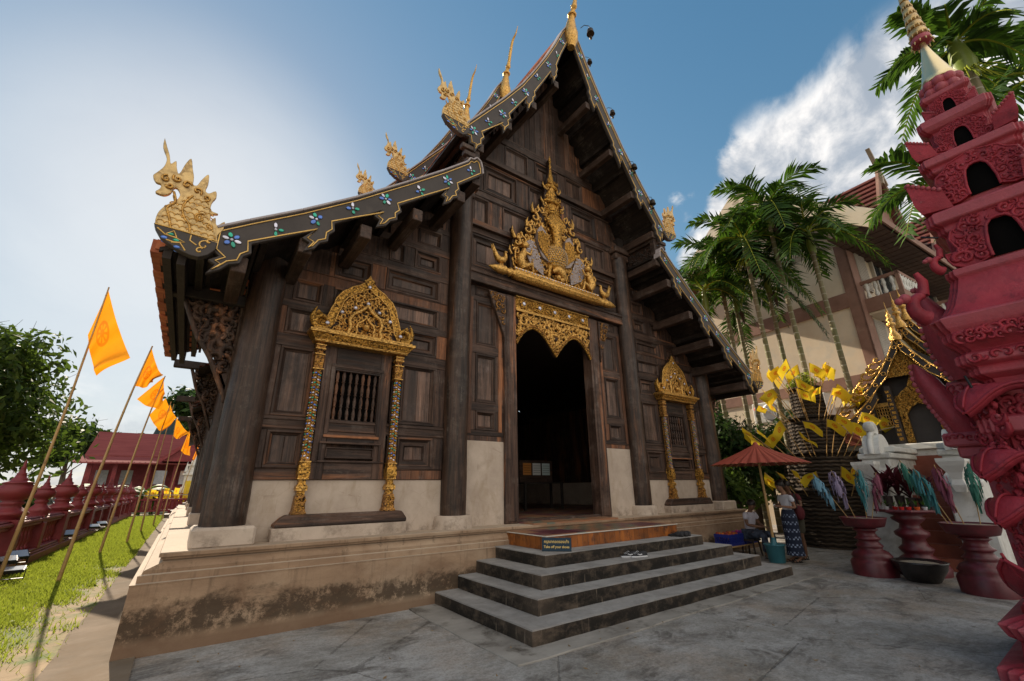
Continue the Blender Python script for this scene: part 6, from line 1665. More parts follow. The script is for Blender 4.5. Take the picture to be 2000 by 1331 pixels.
def shrine_gable(x, dz, sc):
    up_ = [(0,5.25),(.08,5.05),(.25,4.72),(.45,4.42),(.68,4.12),(.92,3.86)]
    lo_ = [(.72,3.85),(.95,3.62),(1.2,3.38),(1.5,3.15)]
    for s in (-1, 1):
        for P_, wd in ((up_, .17), (lo_, .18)):
            mb = MB(); pts = [(s*a*sc, b+dz) for a, b in P_]; low = [(s*(a-.03)*sc, b+dz-wd*(1.5 if i % 2 else 1.0)) for i, (a, b) in enumerate(P_)]
            pl = pts + low[::-1]
            mb.prism(pl if s > 0 else pl[::-1], x-.03, x+.03, 0, 'yz'); b = mb.build('shrine_bargeboard', M['black_l'], Sr)
            mb = MB(); mb.tube([(x-.04, u, v) for u, v in pts], .022, 6); mb.tube([(x-.04, u, v) for u, v in low], .014, 5)
            for i in range(1, len(P_)):
                u, v = (pts[i][0]+low[i][0])/2, (pts[i][1]+low[i][1])/2
                mb.tube([(x-.05, u+.045*cos(a_), v+.045*sin(a_)) for a_ in [k*pi/4 for k in range(8)]], .013, 5, closed=True)
            ex, ez = pts[-1]
            for (dx_, dz_, r_, t_) in ((.14,.10,.17,5.5),(.02,.26,.12,5),(.26,-.06,.14,5.5)):
                mb.tube([(x-.04,u,v) for u, v in spiral(ex+s*dx_*sc, ez+dz_, r_*sc, rad(200) if s > 0 else rad(-20), s*t_, 14)], [.034*sc]*14, 6)
            mb.build('gilded_scroll', M['gold'], b)
            mb = MB(); n_ = len(pts); vs = [(xx, u, v+.01) for xx in (x+.02, x+1.6) for u, v in pts]; mb.add(vs, [(i, i+1, n_+i+1, n_+i) for i in range(n_-1)]+[]); vs = [(a_, b_, c_-.06) for a_, b_, c_ in vs]; mb.add(vs, [(i+1, i, n_+i, n_+i+1) for i in range(n_-1)]); mb.build('shrine_roof', nm('shrine_roof', (.10,.08,.04), (.22,.17,.08), (2,8,8), .6), Sr)
    mb = MB(); mb.lathe([(.12,5.1),(.13,5.2),(.06,5.35),(.05,5.5),(.10,5.52),(.09,5.58),(.035,5.62),(.08,5.66),(.07,5.71),(.03,5.74),(.06,5.78),(.05,5.82),(.02,5.86),(.035,5.9),(.01,5.98),(.004,6.2)], 12, x,0,dz); mb.build('golden_spire', M['gold'], Sr)
    mb = MB(); tri_ = [(-.55*sc,4.2+dz),(.55*sc,4.2+dz),(.3*sc,4.55+dz),(0,5.0+dz),(-.3*sc,4.55+dz)]; mb.prism(tri_, x+.12,x+.16,0,'yz'); carve(mb, tri_, x+.11, 26, .05,.1, 0, ax='yz', seed=7); mb.build('gilded_tympanum', M['goldc'], Sr)
shrine_gable(0, 0, 1.0); shrine_gable(1.0, .55, 1.0); shrine_gable(2.0, 1.0, 1.0)

# ================================================================ offering stands in the yard
PR = [(.42,0),(.43,.22),(.40,.26),(.36,.29),(.39,.33),(.33,.40),(.24,.44),(.23,.47),(.27,.50),(.23,.53),(.19,.58),(.22,.60),(.26,.62),(.2,.66),(.17,.72),(.2,.75),(.25,.77),(.19,.80)]
M['redlac'] = nm('dark_red_lacquer', (.075,.008,.012), (.15,.016,.024), (3,3,3), .42, bump=.15, c3=(.05,.008,.01), s3=4, a3=(.5,.7), spec=.6)
M['sand'] = nm('grey_sand', (.22,.18,.13), (.32,.27,.2), (20,20,20), .95, bump=.6, bs=60)
def bowlstand(label, x, y, R_):
    o = thing('offering_bowl_stand', label, 'bowl stand', (x, y, 0), group='red pedestal bowls in the yard')
    mb = MB(); mb.lathe([(a*.80, b) for a, b in PR], 24, 0,0,0); mb.build('pedestal', M['redlac'], o)
    mb = MB(); mb.lathe([(.17,.80),(.3,.83),(R_*.9,.88),(R_,.97),(R_*1.02,.985),(R_*.95,.985),(R_*.9,.95),(0,.95)], 28, 0,0,0); mb.build('bowl', M['redlac'], o)
    mb = MB(); mb.lathe([(R_*.93,.962),(0,.975)], 22, 0,0,0); mb.build('sand', M['sand'], o)
    return o
bowlstand('red pedestal bowl of sand holding pale blue, lilac and teal tassels', 4.25, -3.72, .36)
bowlstand('red pedestal bowl with pink and teal tassels in front of the right white wall', 3.75, -5.25, .36)
M['tq'] = cloth('teal_tassel', (.06,.24,.26), None, .2); M['lilac'] = cloth('lilac_tassel', (.30,.24,.36), None, .2); M['pink'] = cloth('pink_tassel', (.26,.07,.11), None, .2); M['sky_t'] = cloth('pale_blue_tassel', (.16,.33,.44), None, .2); M['grn_t'] = cloth('green_tassel', (.05,.20,.14), None, .2)
def tassel(x, y, z, lx, ly, L, mat, label, grp, seed, wd=.09):
    L *= .84; wd *= .8
    o = thing('tassel_on_stick', label, 'tassel', (x, y, z), group=grp); q = random.Random(seed)
    top = Vector((lx, ly, L)); mb = MB(); mb.tube([(0,0,-.02), tuple(top)], .007, 5); mb.build('stick', M['bamboo'], o)
    mb = MB(); vs = []
    for i in range(70):     # shaggy paper streamers
        t = q.random(); p = top*(1-.55*t); a = q.uniform(0,6.28); r0 = wd*(.3+.9*sin(pi*min(1,t+.15)))
        e = p + Vector((cos(a)*r0, sin(a)*r0, -q.uniform(.12,.30))); m_ = (p+e)/2+Vector((cos(a)*r0*.5,sin(a)*r0*.5,.03)); sd = Vector((-sin(a),cos(a),0))*.014
        mb.add([tuple(p-sd*.3),tuple(p+sd*.3),tuple(m_+sd),tuple(m_-sd),tuple(e+sd*.7),tuple(e-sd*.7)], [(0,1,2,3),(3,2,4,5)], 0, True)
    mb.build('streamers', mat, o)
tassel(4.12,-3.55,.96,-.28,.34,1.0,M['sky_t'],'pale blue tassel, farthest left over the left bowl','tassels in the left bowl',1,.10)
tassel(4.18,-3.64,.96,-.16,.16,1.05,M['lilac'],'lilac tassel beside the pale blue one in the left bowl','tassels in the left bowl',2,.12)
tassel(4.28,-3.78,.96,-.05,-.08,1.08,M['tq'],'teal tassel in the right half of the left bowl','tassels in the left bowl',3,.10)
tassel(4.34,-3.84,.96,.05,-.24,.98,M['pink'],'dusky pink tassel at the right of the left bowl','tassels in the left bowl',4,.08)
tassel(3.66,-5.08,.96,-.1,.26,1.02,M['tq'],'teal tassel leaning left over the right bowl','tassels in the right bowl',5,.11)
tassel(3.70,-5.2,.96,-.08,.12,1.08,M['pink'],'magenta pink tassel in the right bowl','tassels in the right bowl',6,.09)
tassel(3.80,-5.36,.96,0,-.1,1.12,M['grn_t'],'green tassel at the right of the right bowl','tassels in the right bowl',7,.09)
tassel(3.72,-5.02,.96,-.02,.38,1.2,M['grn_t'],'dull green tassel highest on the left of the right bowl','tassels in the right bowl',8,.07)
tb2 = thing('round_offering_table', 'round dark red pedestal table covered with potted cordylines and small offerings', 'table', (4.95,-4.22,0))
mb = MB(); mb.lathe([(.40,0),(.42,.12),(.38,.2),(.3,.26),(.2,.34),(.24,.40),(.26,.44),(.19,.5),(.17,.6),(.25,.66),(.26,.72),(.17,.78),(.15,.86),(.24,.93),(.26,.97),(.2,1.0),(.34,1.06),(.36,1.07)], 24, 0,0,0); mb.build('pedestal', M['redlac'], tb2)
mb = MB(); mb.lathe([(.36,1.065),(.47,1.07),(.48,1.09),(.475,1.115),(0,1.115)], 8, 0,0,0, smooth=False, a0=pi/8); mb.build('table_top', M['redlac'], tb2)
def potted(x, y, z, h, n_, r_, potc, leafc, label, grp, seed, name='cordyline_pot'):
    o = thing(name, label, 'potted plant', (x, y, z), group=grp); q = random.Random(seed)
    mb = MB(); mb.lathe([(r_*.7,0),(r_,h*.22),(r_*1.05,h*.24),(r_*.9,h*.24),(r_*.85,h*.2),(0,h*.2)], 14, 0,0,0); mb.build('pot', potc, o)
    mb = MB()
    for k in range(n_):
        a = k*2.4; L = h*q.uniform(.5,.85); el = q.uniform(.5,1.3); z0 = h*(.22+.25*q.random()); P = []
        for i in range(5):
            t = i/4; P.append(Vector((cos(a)*cos(el)*L*t, sin(a)*cos(el)*L*t, z0+L*(sin(el)*t-.35*t*t))))
        sd = Vector((-sin(a),cos(a),0)); ws = [.010,.022,.024,.016,.002]
        vs = [tuple(p+s_*sd*w_*h*1.5) for p, w_ in zip(P, ws) for s_ in (-1,1)]
        mb.add(vs, [(2*i,2*i+1,2*i+3,2*i+2) for i in range(4)], 0, True)
    mb.build('leaves', leafc, o)
q = random.Random(2)
potM = nm('dark_pot', (.03,.02,.02), (.06,.04,.035)); redM = nm('red_plastic_cup', (.45,.02,.02), (.6,.04,.03), rough=.3, bump=0); whM = nm('white_cup', (.5,.5,.52), (.6,.6,.62), rough=.35, bump=0); orM = nm('orange_cup', (.6,.10,.02), (.7,.14,.03), rough=.35, bump=0)
for i, (dx, dy, h, n_, lab) in enumerate([(.25,.28,.95,26,'leftmost dark red cordyline on the round table'),(.28,.1,1.0,30,'tall dark red cordyline second from the left'),(.22,-.08,.85,26,'dark red cordyline in the middle of the round table'),(.25,-.24,.8,24,'dark red cordyline right of the middle'),(.1,-.36,.7,20,'rightmost dark red cordyline on the round table')]):
    potted(4.95+dx, -4.22+dy, 1.115, h, n_, .08, potM, M['cordy'], lab, 'cordylines on the round table', i)
for i, (dx, dy, m_, lab) in enumerate([(-.30,.20,whM,'white cup at the left front of the round table'),(-.32,.06,redM,'red cup next to the white cup on the round table'),(-.36,-.04,redM,'red cup in the front middle of the round table'),(-.30,-.13,redM,'red cup just right of the middle'),(-.26,-.24,orM,'orange cup with green sprig on the round table'),(-.18,-.33,whM,'white cup at the right end of the round table'),(-.2,.30,whM,'white cup with a small plant, farthest left on the round table')]):
    potted(4.95+dx, -4.22+dy, 1.115, .22, 7, .045, m_, M['palm'], lab, 'cups on the round table', 20+i, 'offering_cup')
db = thing('dark_bowl', 'wide black glazed water bowl on the ground in front of the round table', 'bowl', (4.15,-4.40,0))
mb = MB(); mb.lathe([(.18,0),(.22,.02),(.34,.2),(.37,.30),(.39,.32),(.36,.33),(.33,.30),(.0,.29)], 26, 0,0,0); mb.build('bowl_body', nm('black_glaze', (.012,.010,.010), (.03,.024,.022), rough=.25, bump=.1, spec=.7), db)
mb = MB(); mb.lathe([(.335,.296),(0,.305)], 20, 0,0,0); mb.build('sand', M['sand'], db)

# ================================================================ crimson tiered tower on the right
TW = thing('crimson_tower', 'tall crimson stucco tower with tiered niches, corner horns and a gilded spire', 'tower', (.49,-6.85,0)); TW.scale = (1, 1, 1.02)
C_ = M['crimson']
def tier(prof_, name, mt=C_):
    mb = MB(); n_ = len(prof_)
    vs = []
    for h_, z in prof_:      # redented square: corners notched
        e = h_*.14
        ring_ = [(-h_,-h_+e),(-h_+e*.5,-h_+e),(-h_+e*.5,-h_+e*.5),(-h_+e,-h_+e*.5),(-h_+e,-h_)]
        full = []
        for k in range(4):
            ca, sa = [(1,0),(0,1),(-1,0),(0,-1)][k]
            full += [(x*ca-y*sa, x*sa+y*ca) for x, y in ring_]
        vs += [(x, y, z) for x, y in full]
    m_ = 20; fs = []
    for j in range(n_-1):
        for i in range(m_): fs.append((j*m_+i, j*m_+(i+1) % m_, (j+1)*m_+(i+1) % m_, (j+1)*m_+i))
    fs.append(tuple(range((n_-1)*m_, n_*m_))); fs.append(tuple(range(m_-1, -1, -1)))
    mb.add(vs, fs); return mb.build(name, mt, TW, bevel=.008)
tier([(1.02,0),(1.02,.10),(.98,.12),(.86,.14),(.84,.30),(.90,.33),(.94,.42),(.86,.46),(.72,.52),(.66,.60)], 'tower_plinth')
tier([(.62,.55),(.60,.75),(.56,.80),(.56,1.95),(.66,2.0),(.66,2.12),(.56,2.16),(.56,2.42)], 'tower_pedestal')
tier([(.50,2.40),(.53,2.50),(.60,2.55),(.60,2.62),(.66,2.66),(.66,2.74),(.60,2.78),(.64,2.84),(.70,2.90),(.70,2.98),(.72,3.02),(.75,3.12),(.66,3.16),(.60,3.26),(.54,3.42),(.50,3.56),(.52,3.60),(.52,3.66),(.46,3.68)], 'tower_shoulder')
tier([(.42,3.66),(.42,4.08),(.46,4.12),(.46,4.18),(.52,4.22),(.52,4.33),(.50,4.35),(.38,4.37)], 'tower_tier')
tier([(.34,4.36),(.34,4.84),(.38,4.88),(.38,4.93),(.42,4.96),(.42,5.05),(.30,5.07)], 'tower_tier')
tier([(.25,5.06),(.25,5.42),(.29,5.45),(.32,5.50),(.32,5.59),(.22,5.60)], 'tower_tier')
tier([(.185,5.59),(.185,5.86),(.22,5.90),(.22,5.95),(.16,5.97)], 'tower_tier')
mb = MB()
for z, r_, n_ in ((5.97,.20,10),(6.09,.18,10)):
    mb.lathe([(r_*.7,-.04),(r_*.95,0),(r_,.05),(r_*.85,.10),(r_*.5,.12)], 20, 0,0,z)
    for k in range(n_):
        a = k*2*pi/n_; mb.ball((r_*.86*cos(a), r_*.86*sin(a), z+.04), .062, 8, 0, (1,1,1.1), 6)
mb.build('lotus_ring', C_, TW)
mb = MB(); mb.lathe([(.155,6.20),(.168,6.23),(.150,6.27),(.105,6.45),(.055,6.68),(.025,6.84)], 24, 0,0,0); mb.build('gilded_cone', nm('brushed_pale_gold', (.62,.50,.28), (.78,.66,.40), (2,2,.6), .32, .85, .06), TW)
mb = MB()
for k in range(6):
    z = 6.86+k*.13; r_ = .105-.011*k; mb.lathe([(r_*.6,z),(r_,z+.008),(r_*1.02,z+.02),(r_*.92,z+.085),(r_*.5,z+.10)], 18, 0,0,0, 0 if k else 1)
    for j in range(12):
        a = j*pi/6; mb.tube([(r_*cos(a),r_*sin(a),z+.005),(r_*1.08*cos(a),r_*1.08*sin(a),z-.035)], [.012,.003], 4, 0)
mb.lathe([(.03,6.8),(.025,7.7),(.015,8.1)], 8, 0,0,0); mb.lathe([(.05,7.62),(.03,7.8),(.02,8.2),(.0,8.5)], 8, 0,0,0)
mb.build('filigree_umbrella_spire', [M['goldn'], C_], TW)
def niche(zc, w_, h_, xf, side='w'):
    """arched niche with a carved horseshoe frame and curled feet; drawn on the west face, copied round"""
    ow, oh = w_*2.55, h_
    z0 = zc-h_*.5
    out_ = [(-w_*a, z0+w_*b) for a, b in [(1.3,-.2),(2.0,-.5),(2.9,-.5),(3.5,-.1),(3.7,.45),(3.75,1.05),(3.2,.95),(2.75,1.1),(3.0,1.6),(3.2,2.3),(2.95,3.0),(2.3,3.4),(1.9,4.0),(1.2,4.2),(.5,4.4),(0,4.8)]]
    out_ = out_+[(-x, z) for x, z in reversed(out_[:-1])]
    inn_ = [(w_*a, z0+w_*b) for a, b in [(1.1,-.2),(1.1,.9),(.95,2.0),(.8,2.6),(.45,3.0),(0,3.1)]]
    inn_ = inn_+[(-x, z) for x, z in reversed(inn_[:-1])]
    obs_ = []
    mb = MB(); t_ = w_*.55
    half = [p for p in out_ if p[0] <= 0]; hin = [p for p in inn_ if p[0] <= 0][::-1]
    # left half then right half, so the opening stays open
    mb.prism(([(-a, b) for a, b in (half+[(0, inn_[5][1])]+[(x, z) for x, z in sorted([p for p in inn_ if p[0] < 0], key=lambda p: -p[1])])]), xf-t_, xf+.03, 0, 'yz')
    mb.prism((half+[(0, inn_[5][1])]+[(x, z) for x, z in sorted([p for p in inn_ if p[0] < 0], key=lambda p: -p[1])])[::-1], xf-t_, xf+.03, 0, 'yz')
    mb.tube([(xf-t_, a, b) for a, b in out_], w_*.10, 6); mb.tube([(xf-t_, a, b) for a, b in inn_], w_*.14, 6)
    poly = out_ + inn_
    carve(mb, poly, xf-t_-.004, 70, w_*.28, w_*.55, 0, ax='yz', seed=int(zc*10), keep=.58, th=.28)
    for s_ in (-1, 1):
        sp = spiral(s_*w_*2.7, z0+w_*.25, w_*.75, 0, s_*6.5, 16); mb.tube([(xf-t_-.008, u, v) for u, v in sp], w_*.13, 6)
    mb.M = Matrix.Translation((xf-t_, 0, z0+h_*1.3)) @ Matrix.Diagonal((.3,1.4,.7,1)); mb.ball((0,0,0), w_*.35, 10, 0, k=6); mb.M = None
    b = mb.build('niche_frame', C_, TW)
    mb = MB(); mb.prism([(a*.98, b_) for a, b_ in inn_], xf-.012, xf-.006, 0, 'yz'); mb.build('niche_shade', M['black'], TW)  # thin black sheet on the tower face, painted shade of the niche
    # opening stays flat black; only the frame is repeated on another face
    for (o_) in (b,):
        c = o_.copy(); COL.objects.link(c); c.parent = TW; c.rotation_euler = (0,0,pi/2)
for zc, w_, h_, xf in ((5.74,.050,.16,-.187),(5.26,.068,.24,-.252),(4.66,.105,.36,-.342),(3.94,.120,.42,-.422)): niche(zc, w_, h_, xf)
mb = MB()   # flame horns on the four corners of each ledge
def horn(cx_, cy_, z, s_, H_):
    mb = MB()
    a = atan2(cy_, cx_); d = Vector((cos(a), sin(a), 0)); sd = Vector((-sin(a), cos(a), 0))
    prof_ = [(0,0),(.10,-.02),(.26,.10),(.36,.34),(.34,.72),(.40,1.0),(.20,.82),(.02,.62),(-.10,.4)]
    b0 = Vector((cx_, cy_, z))-d*.10*H_
    for k in range(len(prof_)): pass
    f = [b0 + d*(u*H_) + Vector((0,0,v*H_)) for u, v in prof_]
    w_ = .22*H_
    # curved triangular horn: two outer flanks swept out to the faces
    tip = f[5]
    A_ = b0 + sd*w_*1.6 - d*w_*.9 + Vector((0,0,.02)); B_ = b0 - sd*w_*1.6 - d*w_*.9 + Vector((0,0,.02))
    A2 = A_ + Vector((0,0,.5*H_)) + d*.05; B2 = B_ + Vector((0,0,.5*H_)) + d*.05
    m1 = f[2]; m2 = f[3]
    vs = [tuple(p) for p in (A_, B_, m1, m2, tip, A2, B2, f[7]-d*.1*H_)]
    mb.add(vs, [(0,2,3,5),(5,3,4),(2,1,6,3),(3,6,4),(5,4,7),(4,6,7),(0,5,7),(1,7,6),(0,1,2),(0,7,1)], 0)
    for pa, pb in ((A2, tip), (B2, tip)):
        for i in range(7):
            p = pa.lerp(pb, (i+.5)/7); mb.ball(tuple(p), .028*H_/.5, 6, 0, k=4)
    mb.build('corner_horn', C_, TW)
for (h_, z, H_) in ((.40,5.05,.32),(.50,4.34,.44),(.20,5.58,.20)):
    for i in (-1,1):
        for j in (-1,1): horn(i*h_*.92, j*h_*.92, z, 1, H_)
for i in (-1,1):
    for j in (-1,1):
        mb = MB()
        # scrolled corner finials on the shoulder
        for (h_, z, r_) in ((.70,3.16,.13),(.50,3.68,.08)):
            a = atan2(j, i); d = Vector((cos(a), sin(a), 0)); c0 = Vector((i*h_, j*h_, z+r_))
            P = [c0 + d*(r_*cos(t)) + Vector((0,0,r_*sin(t))) for t in [rad(-80)+k*.42 for k in range(8)]]
            mb.tube(P, [r_*.62*(1-.5*k/7) for k in range(8)], 8)
            mb.ball(tuple(c0+d*r_*1.4+Vector((0,0,r_*.8))), r_*.42, 8); mb.ball(tuple(c0+d*r_*1.9+Vector((0,0,r_*.6))), r_*.3, 8)
            mb.tube([c0+Vector((0,0,r_)), c0+Vector((0,0,r_*2.2))-d*r_*.3, c0+Vector((0,0,r_*3))], [r_*.4,r_*.35,r_*.2], 7)
        a = atan2(j, i); d = Vector((cos(a), sin(a), 0))
        # drooping lotus lips below, upturned lips near the foot
        sd = Vector((-sin(a), cos(a), 0))
        for (h_, z, s_, dirn) in ((.50,2.42,.31,-1),(.54,1.82,.29,-1),(.56,1.42,.27,-1),(.54,.62,.36,1),(.60,.44,.2,1),(.62,.22,.18,1)):
            c0 = Vector((i*h_, j*h_, z)); n_ = 9; rows_ = []
            for k in range(n_+1):
                t = k/n_; out_ = s_*(1.05*t-.15*t*t); up_ = dirn*s_*(.10*t+.85*t**2.6) if dirn > 0 else s_*(.14*sin(pi*t)-.62*t**3)
                wv = s_*1.25*(1-t)**.55+.012
                rows_.append([c0+d*out_+Vector((0,0,up_))+sd*(wv*u)-d*(abs(u)**2*s_*.45*(1-t)) + Vector((0,0,-abs(u)**2*.04)) for u in (-1,-.5,0,.5,1)])
            th_ = Vector((0,0,-.05))-d*.03
            vs = [tuple(p) for r0 in rows_ for p in r0]+[tuple(p+th_) for r0 in rows_ for p in r0]
            o_ = (n_+1)*5; fs = []
            for k in range(n_):
                for u in range(4):
                    fs.append((k*5+u, k*5+u+1, (k+1)*5+u+1, (k+1)*5+u)); fs.append((o_+k*5+u+1, o_+k*5+u, o_+(k+1)*5+u, o_+(k+1)*5+u+1))
                fs.append((k*5, (k+1)*5, o_+(k+1)*5, o_+k*5)); fs.append((k*5+4, o_+k*5+4, o_+(k+1)*5+4, (k+1)*5+4))
            mb.add(vs, fs, 0, True)
            for e_ in (0, 4): mb.tube([r0[e_] for r0 in rows_], .016, 6)
            mb.tube([r0[2]+Vector((0,0,.012)) for r0 in rows_], .012, 6)
        for sg_ in (1,):
            cc_ = Vector((i*.575, j*.575, 0)); 
            carve(mb, [(-.2,.72),(.2,.72),(.2,2.3),(-.2,2.3)], 0, 70, .04, .09, 0, seed=50+i+2*j, keep=.5, th=.34, place=lambda u, v: tuple(cc_+sd*u+d*.015+Vector((0,0,v))))
        mb.build('corner_scroll', C_, TW)
mb = MB()     # carved bands on pedestal and shoulder
for z0, z1, xf, hw in ((2.84,2.99,-.715,.62),(2.66,2.74,-.67,.55),(.62,2.4,-.575,.54),(.3,.45,-.93,.8)):
    carve(mb, [(-hw,z0),(hw,z0),(hw,z1),(-hw,z1)], xf, 150, .04, .10, 0, ax='yz', seed=int(z0*7), keep=.52, th=.3)
    carve(mb, [(-hw,z0),(hw,z0),(hw,z1),(-hw,z1)], -xf*1.0, 50, .04, .10, 0, ax='yz', seed=int(z0*9), keep=.55, th=.3)
for (y, z, r_) in [(.52,2.6,.05)]: pass
mb.build('pedestal_carving', C_, TW)
# buttress block behind, with winged leaves
mb = MB(); mb.box(-.05,.9,.40,.86,2.40,2.60); mb.box(.0,.85,.40,.80,2.28,2.40); mb.box(.0,.85,.40,.72,2.12,2.28); mb.box(-.1,.9,.40,1.02,1.92,2.06); mb.box(-.05,.85,.4,.94,1.80,1.92); mb.box(.0,.8,.4,.8,0,1.8)
mb.build('tower_buttress', C_, TW, bevel=.02)
mb = MB(); carve(mb, [(.62,2.42),(.86,2.42),(.86,2.58),(.62,2.58)], -.06, 12, .03,.07,0,ax='yz',seed=1); carve(mb, [(.5,1.94),(1.0,1.94),(1.0,2.05),(.5,2.05)], -.11, 24, .03,.06,0,ax='yz',seed=2); mb.build('buttress_carving', C_, TW)
def wingleaf(pts, x0, bulge, name):
    """big upright leaf with a swollen face and a beaded back edge"""
    mb = MB(); L_, R2 = pts; n_ = len(L_); rows_ = []
    for k in range(n_):
        a, b = Vector((0, L_[k][0], L_[k][1])), Vector((0, R2[k][0], R2[k][1]))
        rows_.append([tuple(a.lerp(b, u) + Vector((x0 - bulge*sin(pi*u)*sin(pi*(k+.6)/(n_+.2)), 0, 0))) for u in (0,.2,.4,.6,.8,1)])
    vs = [p for r0 in rows_ for p in r0]+[(p[0]+.10, p[1], p[2]) for r0 in rows_ for p in r0]; o_ = n_*6; fs = []
    for k in range(n_-1):
        for u in range(5): fs += [(k*6+u, (k+1)*6+u, (k+1)*6+u+1, k*6+u+1), (o_+k*6+u+1, o_+(k+1)*6+u+1, o_+(k+1)*6+u, o_+k*6+u)]
        fs += [(k*6, o_+k*6, o_+(k+1)*6, (k+1)*6), (k*6+5, (k+1)*6+5, o_+(k+1)*6+5, o_+k*6+5)]
    mb.add(vs, fs, 0, True)
    for k in range(n_-1):
        for j in range(3):
            t = (j+.5)/3; mb.ball((x0+.03, L_[k][0]*(1-t)+L_[k+1][0]*t+.015, L_[k][1]*(1-t)+L_[k+1][1]*t), .035, 6, 0, k=4)
    mb.build(name, C_, TW)
wingleaf(([(.83,3.74),(.86,3.5),(.88,3.25),(.88,3.0),(.84,2.78),(.76,2.6)], [(.81,3.70),(.68,3.45),(.55,3.2),(.48,2.95),(.48,2.75),(.5,2.6)]), -.1, .14, 'winged_leaf')
wingleaf(([(1.08,2.86),(1.10,2.66),(1.06,2.45),(1.0,2.28),(.95,2.15),(.92,2.05)], [(1.04,2.84),(.92,2.68),(.84,2.5),(.78,2.32),(.74,2.2),(.72,2.06)]), -.05, .10, 'winged_leaf')
cb = (thing('black_cable', 'thin black cable tied round the crimson tower ledges', 'cable', (.49,-6.85,2.5)))
mb = MB(); mb.tube(catmull([(-.60,.62,.1),(-.63,.60,.0),(-.62,.58,-.12),(-.6,.5,-.25)],3), .012, 6); mb.tube(catmull([(-.50,.58,1.72),(-.56,.52,1.66),(-.56,.45,1.62)],3), .01, 6); mb.build('cable', M['blackm'], cb)
# ================================================================ people
def skin(name, label, cat, nodes, edges, mat, parent=None, loc=None, rz=0, sub=2, root=0, group=None):
    """nodes: name -> (x,y,z,r[,r2]); one continuous skinned surface"""
    keys = list(nodes); me = bpy.data.meshes.new(name)
    me.from_pydata([nodes[k][:3] for k in keys], [(keys.index(a), keys.index(b)) for a, b in edges], [])
    me.materials.append(mat)
    o = bpy.data.objects.new(name, me); COL.objects.link(o)
    m = o.modifiers.new('skin', 'SKIN'); m.use_smooth_shade = True; m.branch_smoothing = .6
    if not me.skin_vertices: 
        bpy.context.view_layer.objects.active = o
    sv = me.skin_vertices[0].data
    for i, k in enumerate(keys):
        r_ = nodes[k][3]; r2 = nodes[k][4] if len(nodes[k]) > 4 else r_
        sv[i].radius = (r_, r2); sv[i].use_root = (i == root)
    s = o.modifiers.new('sub', 'SUBSURF'); s.levels = sub; s.render_levels = sub
    if parent: o.parent = parent
    if loc: o.location = loc
    o.rotation_euler = (0,0,rz)
    if label: tag(o, label, cat, group)
    return o
M['skin_a'] = nm('tan_skin', (.22,.11,.065), (.30,.16,.10), (6,6,6), .55, bump=.05)
M['skin_b'] = nm('brown_skin', (.13,.062,.035), (.19,.095,.055), (6,6,6), .55, bump=.05)
M['hair'] = nm('black_hair', (.008,.006,.005), (.025,.018,.014), (60,60,8), .45, bump=.4)
M['tee'] = nm('white_cotton', (.50,.51,.58), (.66,.67,.74), (3,3,3), .85, bump=.2, bs=18)
M['shirt'] = nm('pale_checked_shirt', (.42,.40,.46), (.55,.53,.60), (30,30,30), .85, bump=.2, bs=18)
M['trs'] = nm('dark_patterned_trousers', (.008,.010,.02), (.06,.08,.12), (9,9,9), .8, bump=.2, det=2)
M['maroon'] = nm('maroon_cloth', (.06,.008,.012), (.12,.015,.02), (4,4,4), .85)
M['khaki'] = nm('dark_khaki_cloth', (.05,.045,.03), (.09,.08,.055), (4,4,4), .85)
M['leather'] = nm('black_leather', (.01,.009,.009), (.025,.022,.02), (9,9,9), .5)
def skirt():
    k = NT('indigo_batik_skirt'); g_ = k.sep(k.tc.outputs['Object']); z = g_[2]; a = k.math('ARCTAN2', g_[1], g_[0])
    band = k.ramp(k.math('SINE', k.math('MULTIPLY', z, 42)), -.1, .2)
    mot = k.ramp(k.math('MULTIPLY', k.math('SINE', k.math('MULTIPLY', a, 13)), k.math('SINE', k.math('MULTIPLY', z, 84))), .0, .35)
    nz = k.noise(k.coord((14,14,14)), 1, 4)
    c = k.mix(k.math('MULTIPLY', band, k.math('MULTIPLY', mot, k.ramp(nz, .35, .6))), (.012,.018,.04), (.30,.36,.50))
    return k.fin(c, .85, 0, k.bump(nz, .2, .01))
M['skirt'] = skirt()
def hand(nodes, edges, pre, w, d, up, curl=.5, s=1.):
    """palm and five fingers grown from a wrist node"""
    w = Vector(w); d = Vector(d).normalized(); up = Vector(up).normalized(); side = d.cross(up).normalized()
    nodes[pre+'palm'] = (*(w+d*.045*s), .021*s, .013*s); nodes[pre+'palm2'] = (*(w+d*.082*s), .022*s, .012*s)
    edges += [(pre+'wrist', pre+'palm'), (pre+'palm', pre+'palm2')]
    for i, L in enumerate((.062,.072,.068,.052)):
        off = side*((i-1.5)*.019*s); b = w+d*.098*s+off; m_ = b+d*L*.5*s-up*curl*.012*s; e = m_+d*L*.42*s*(1-curl*.4)-up*curl*.035*s
        for nm_, p, r_ in (('a', b, .0088), ('b', m_, .008), ('c', e, .006)): nodes['%sf%d%s' % (pre, i, nm_)] = (*p, r_*s)
        edges += [(pre+'palm2', '%sf%da' % (pre, i)), ('%sf%da' % (pre, i), '%sf%db' % (pre, i)), ('%sf%db' % (pre, i), '%sf%dc' % (pre, i))]
    t0 = w+d*.055*s-side*.034*s; t1 = t0+d*.035*s-side*.018*s-up*.012*s
    nodes[pre+'ta'] = (*t0, .0095*s); nodes[pre+'tb'] = (*t1, .0075*s); edges += [(pre+'palm', pre+'ta'), (pre+'ta', pre+'tb')]
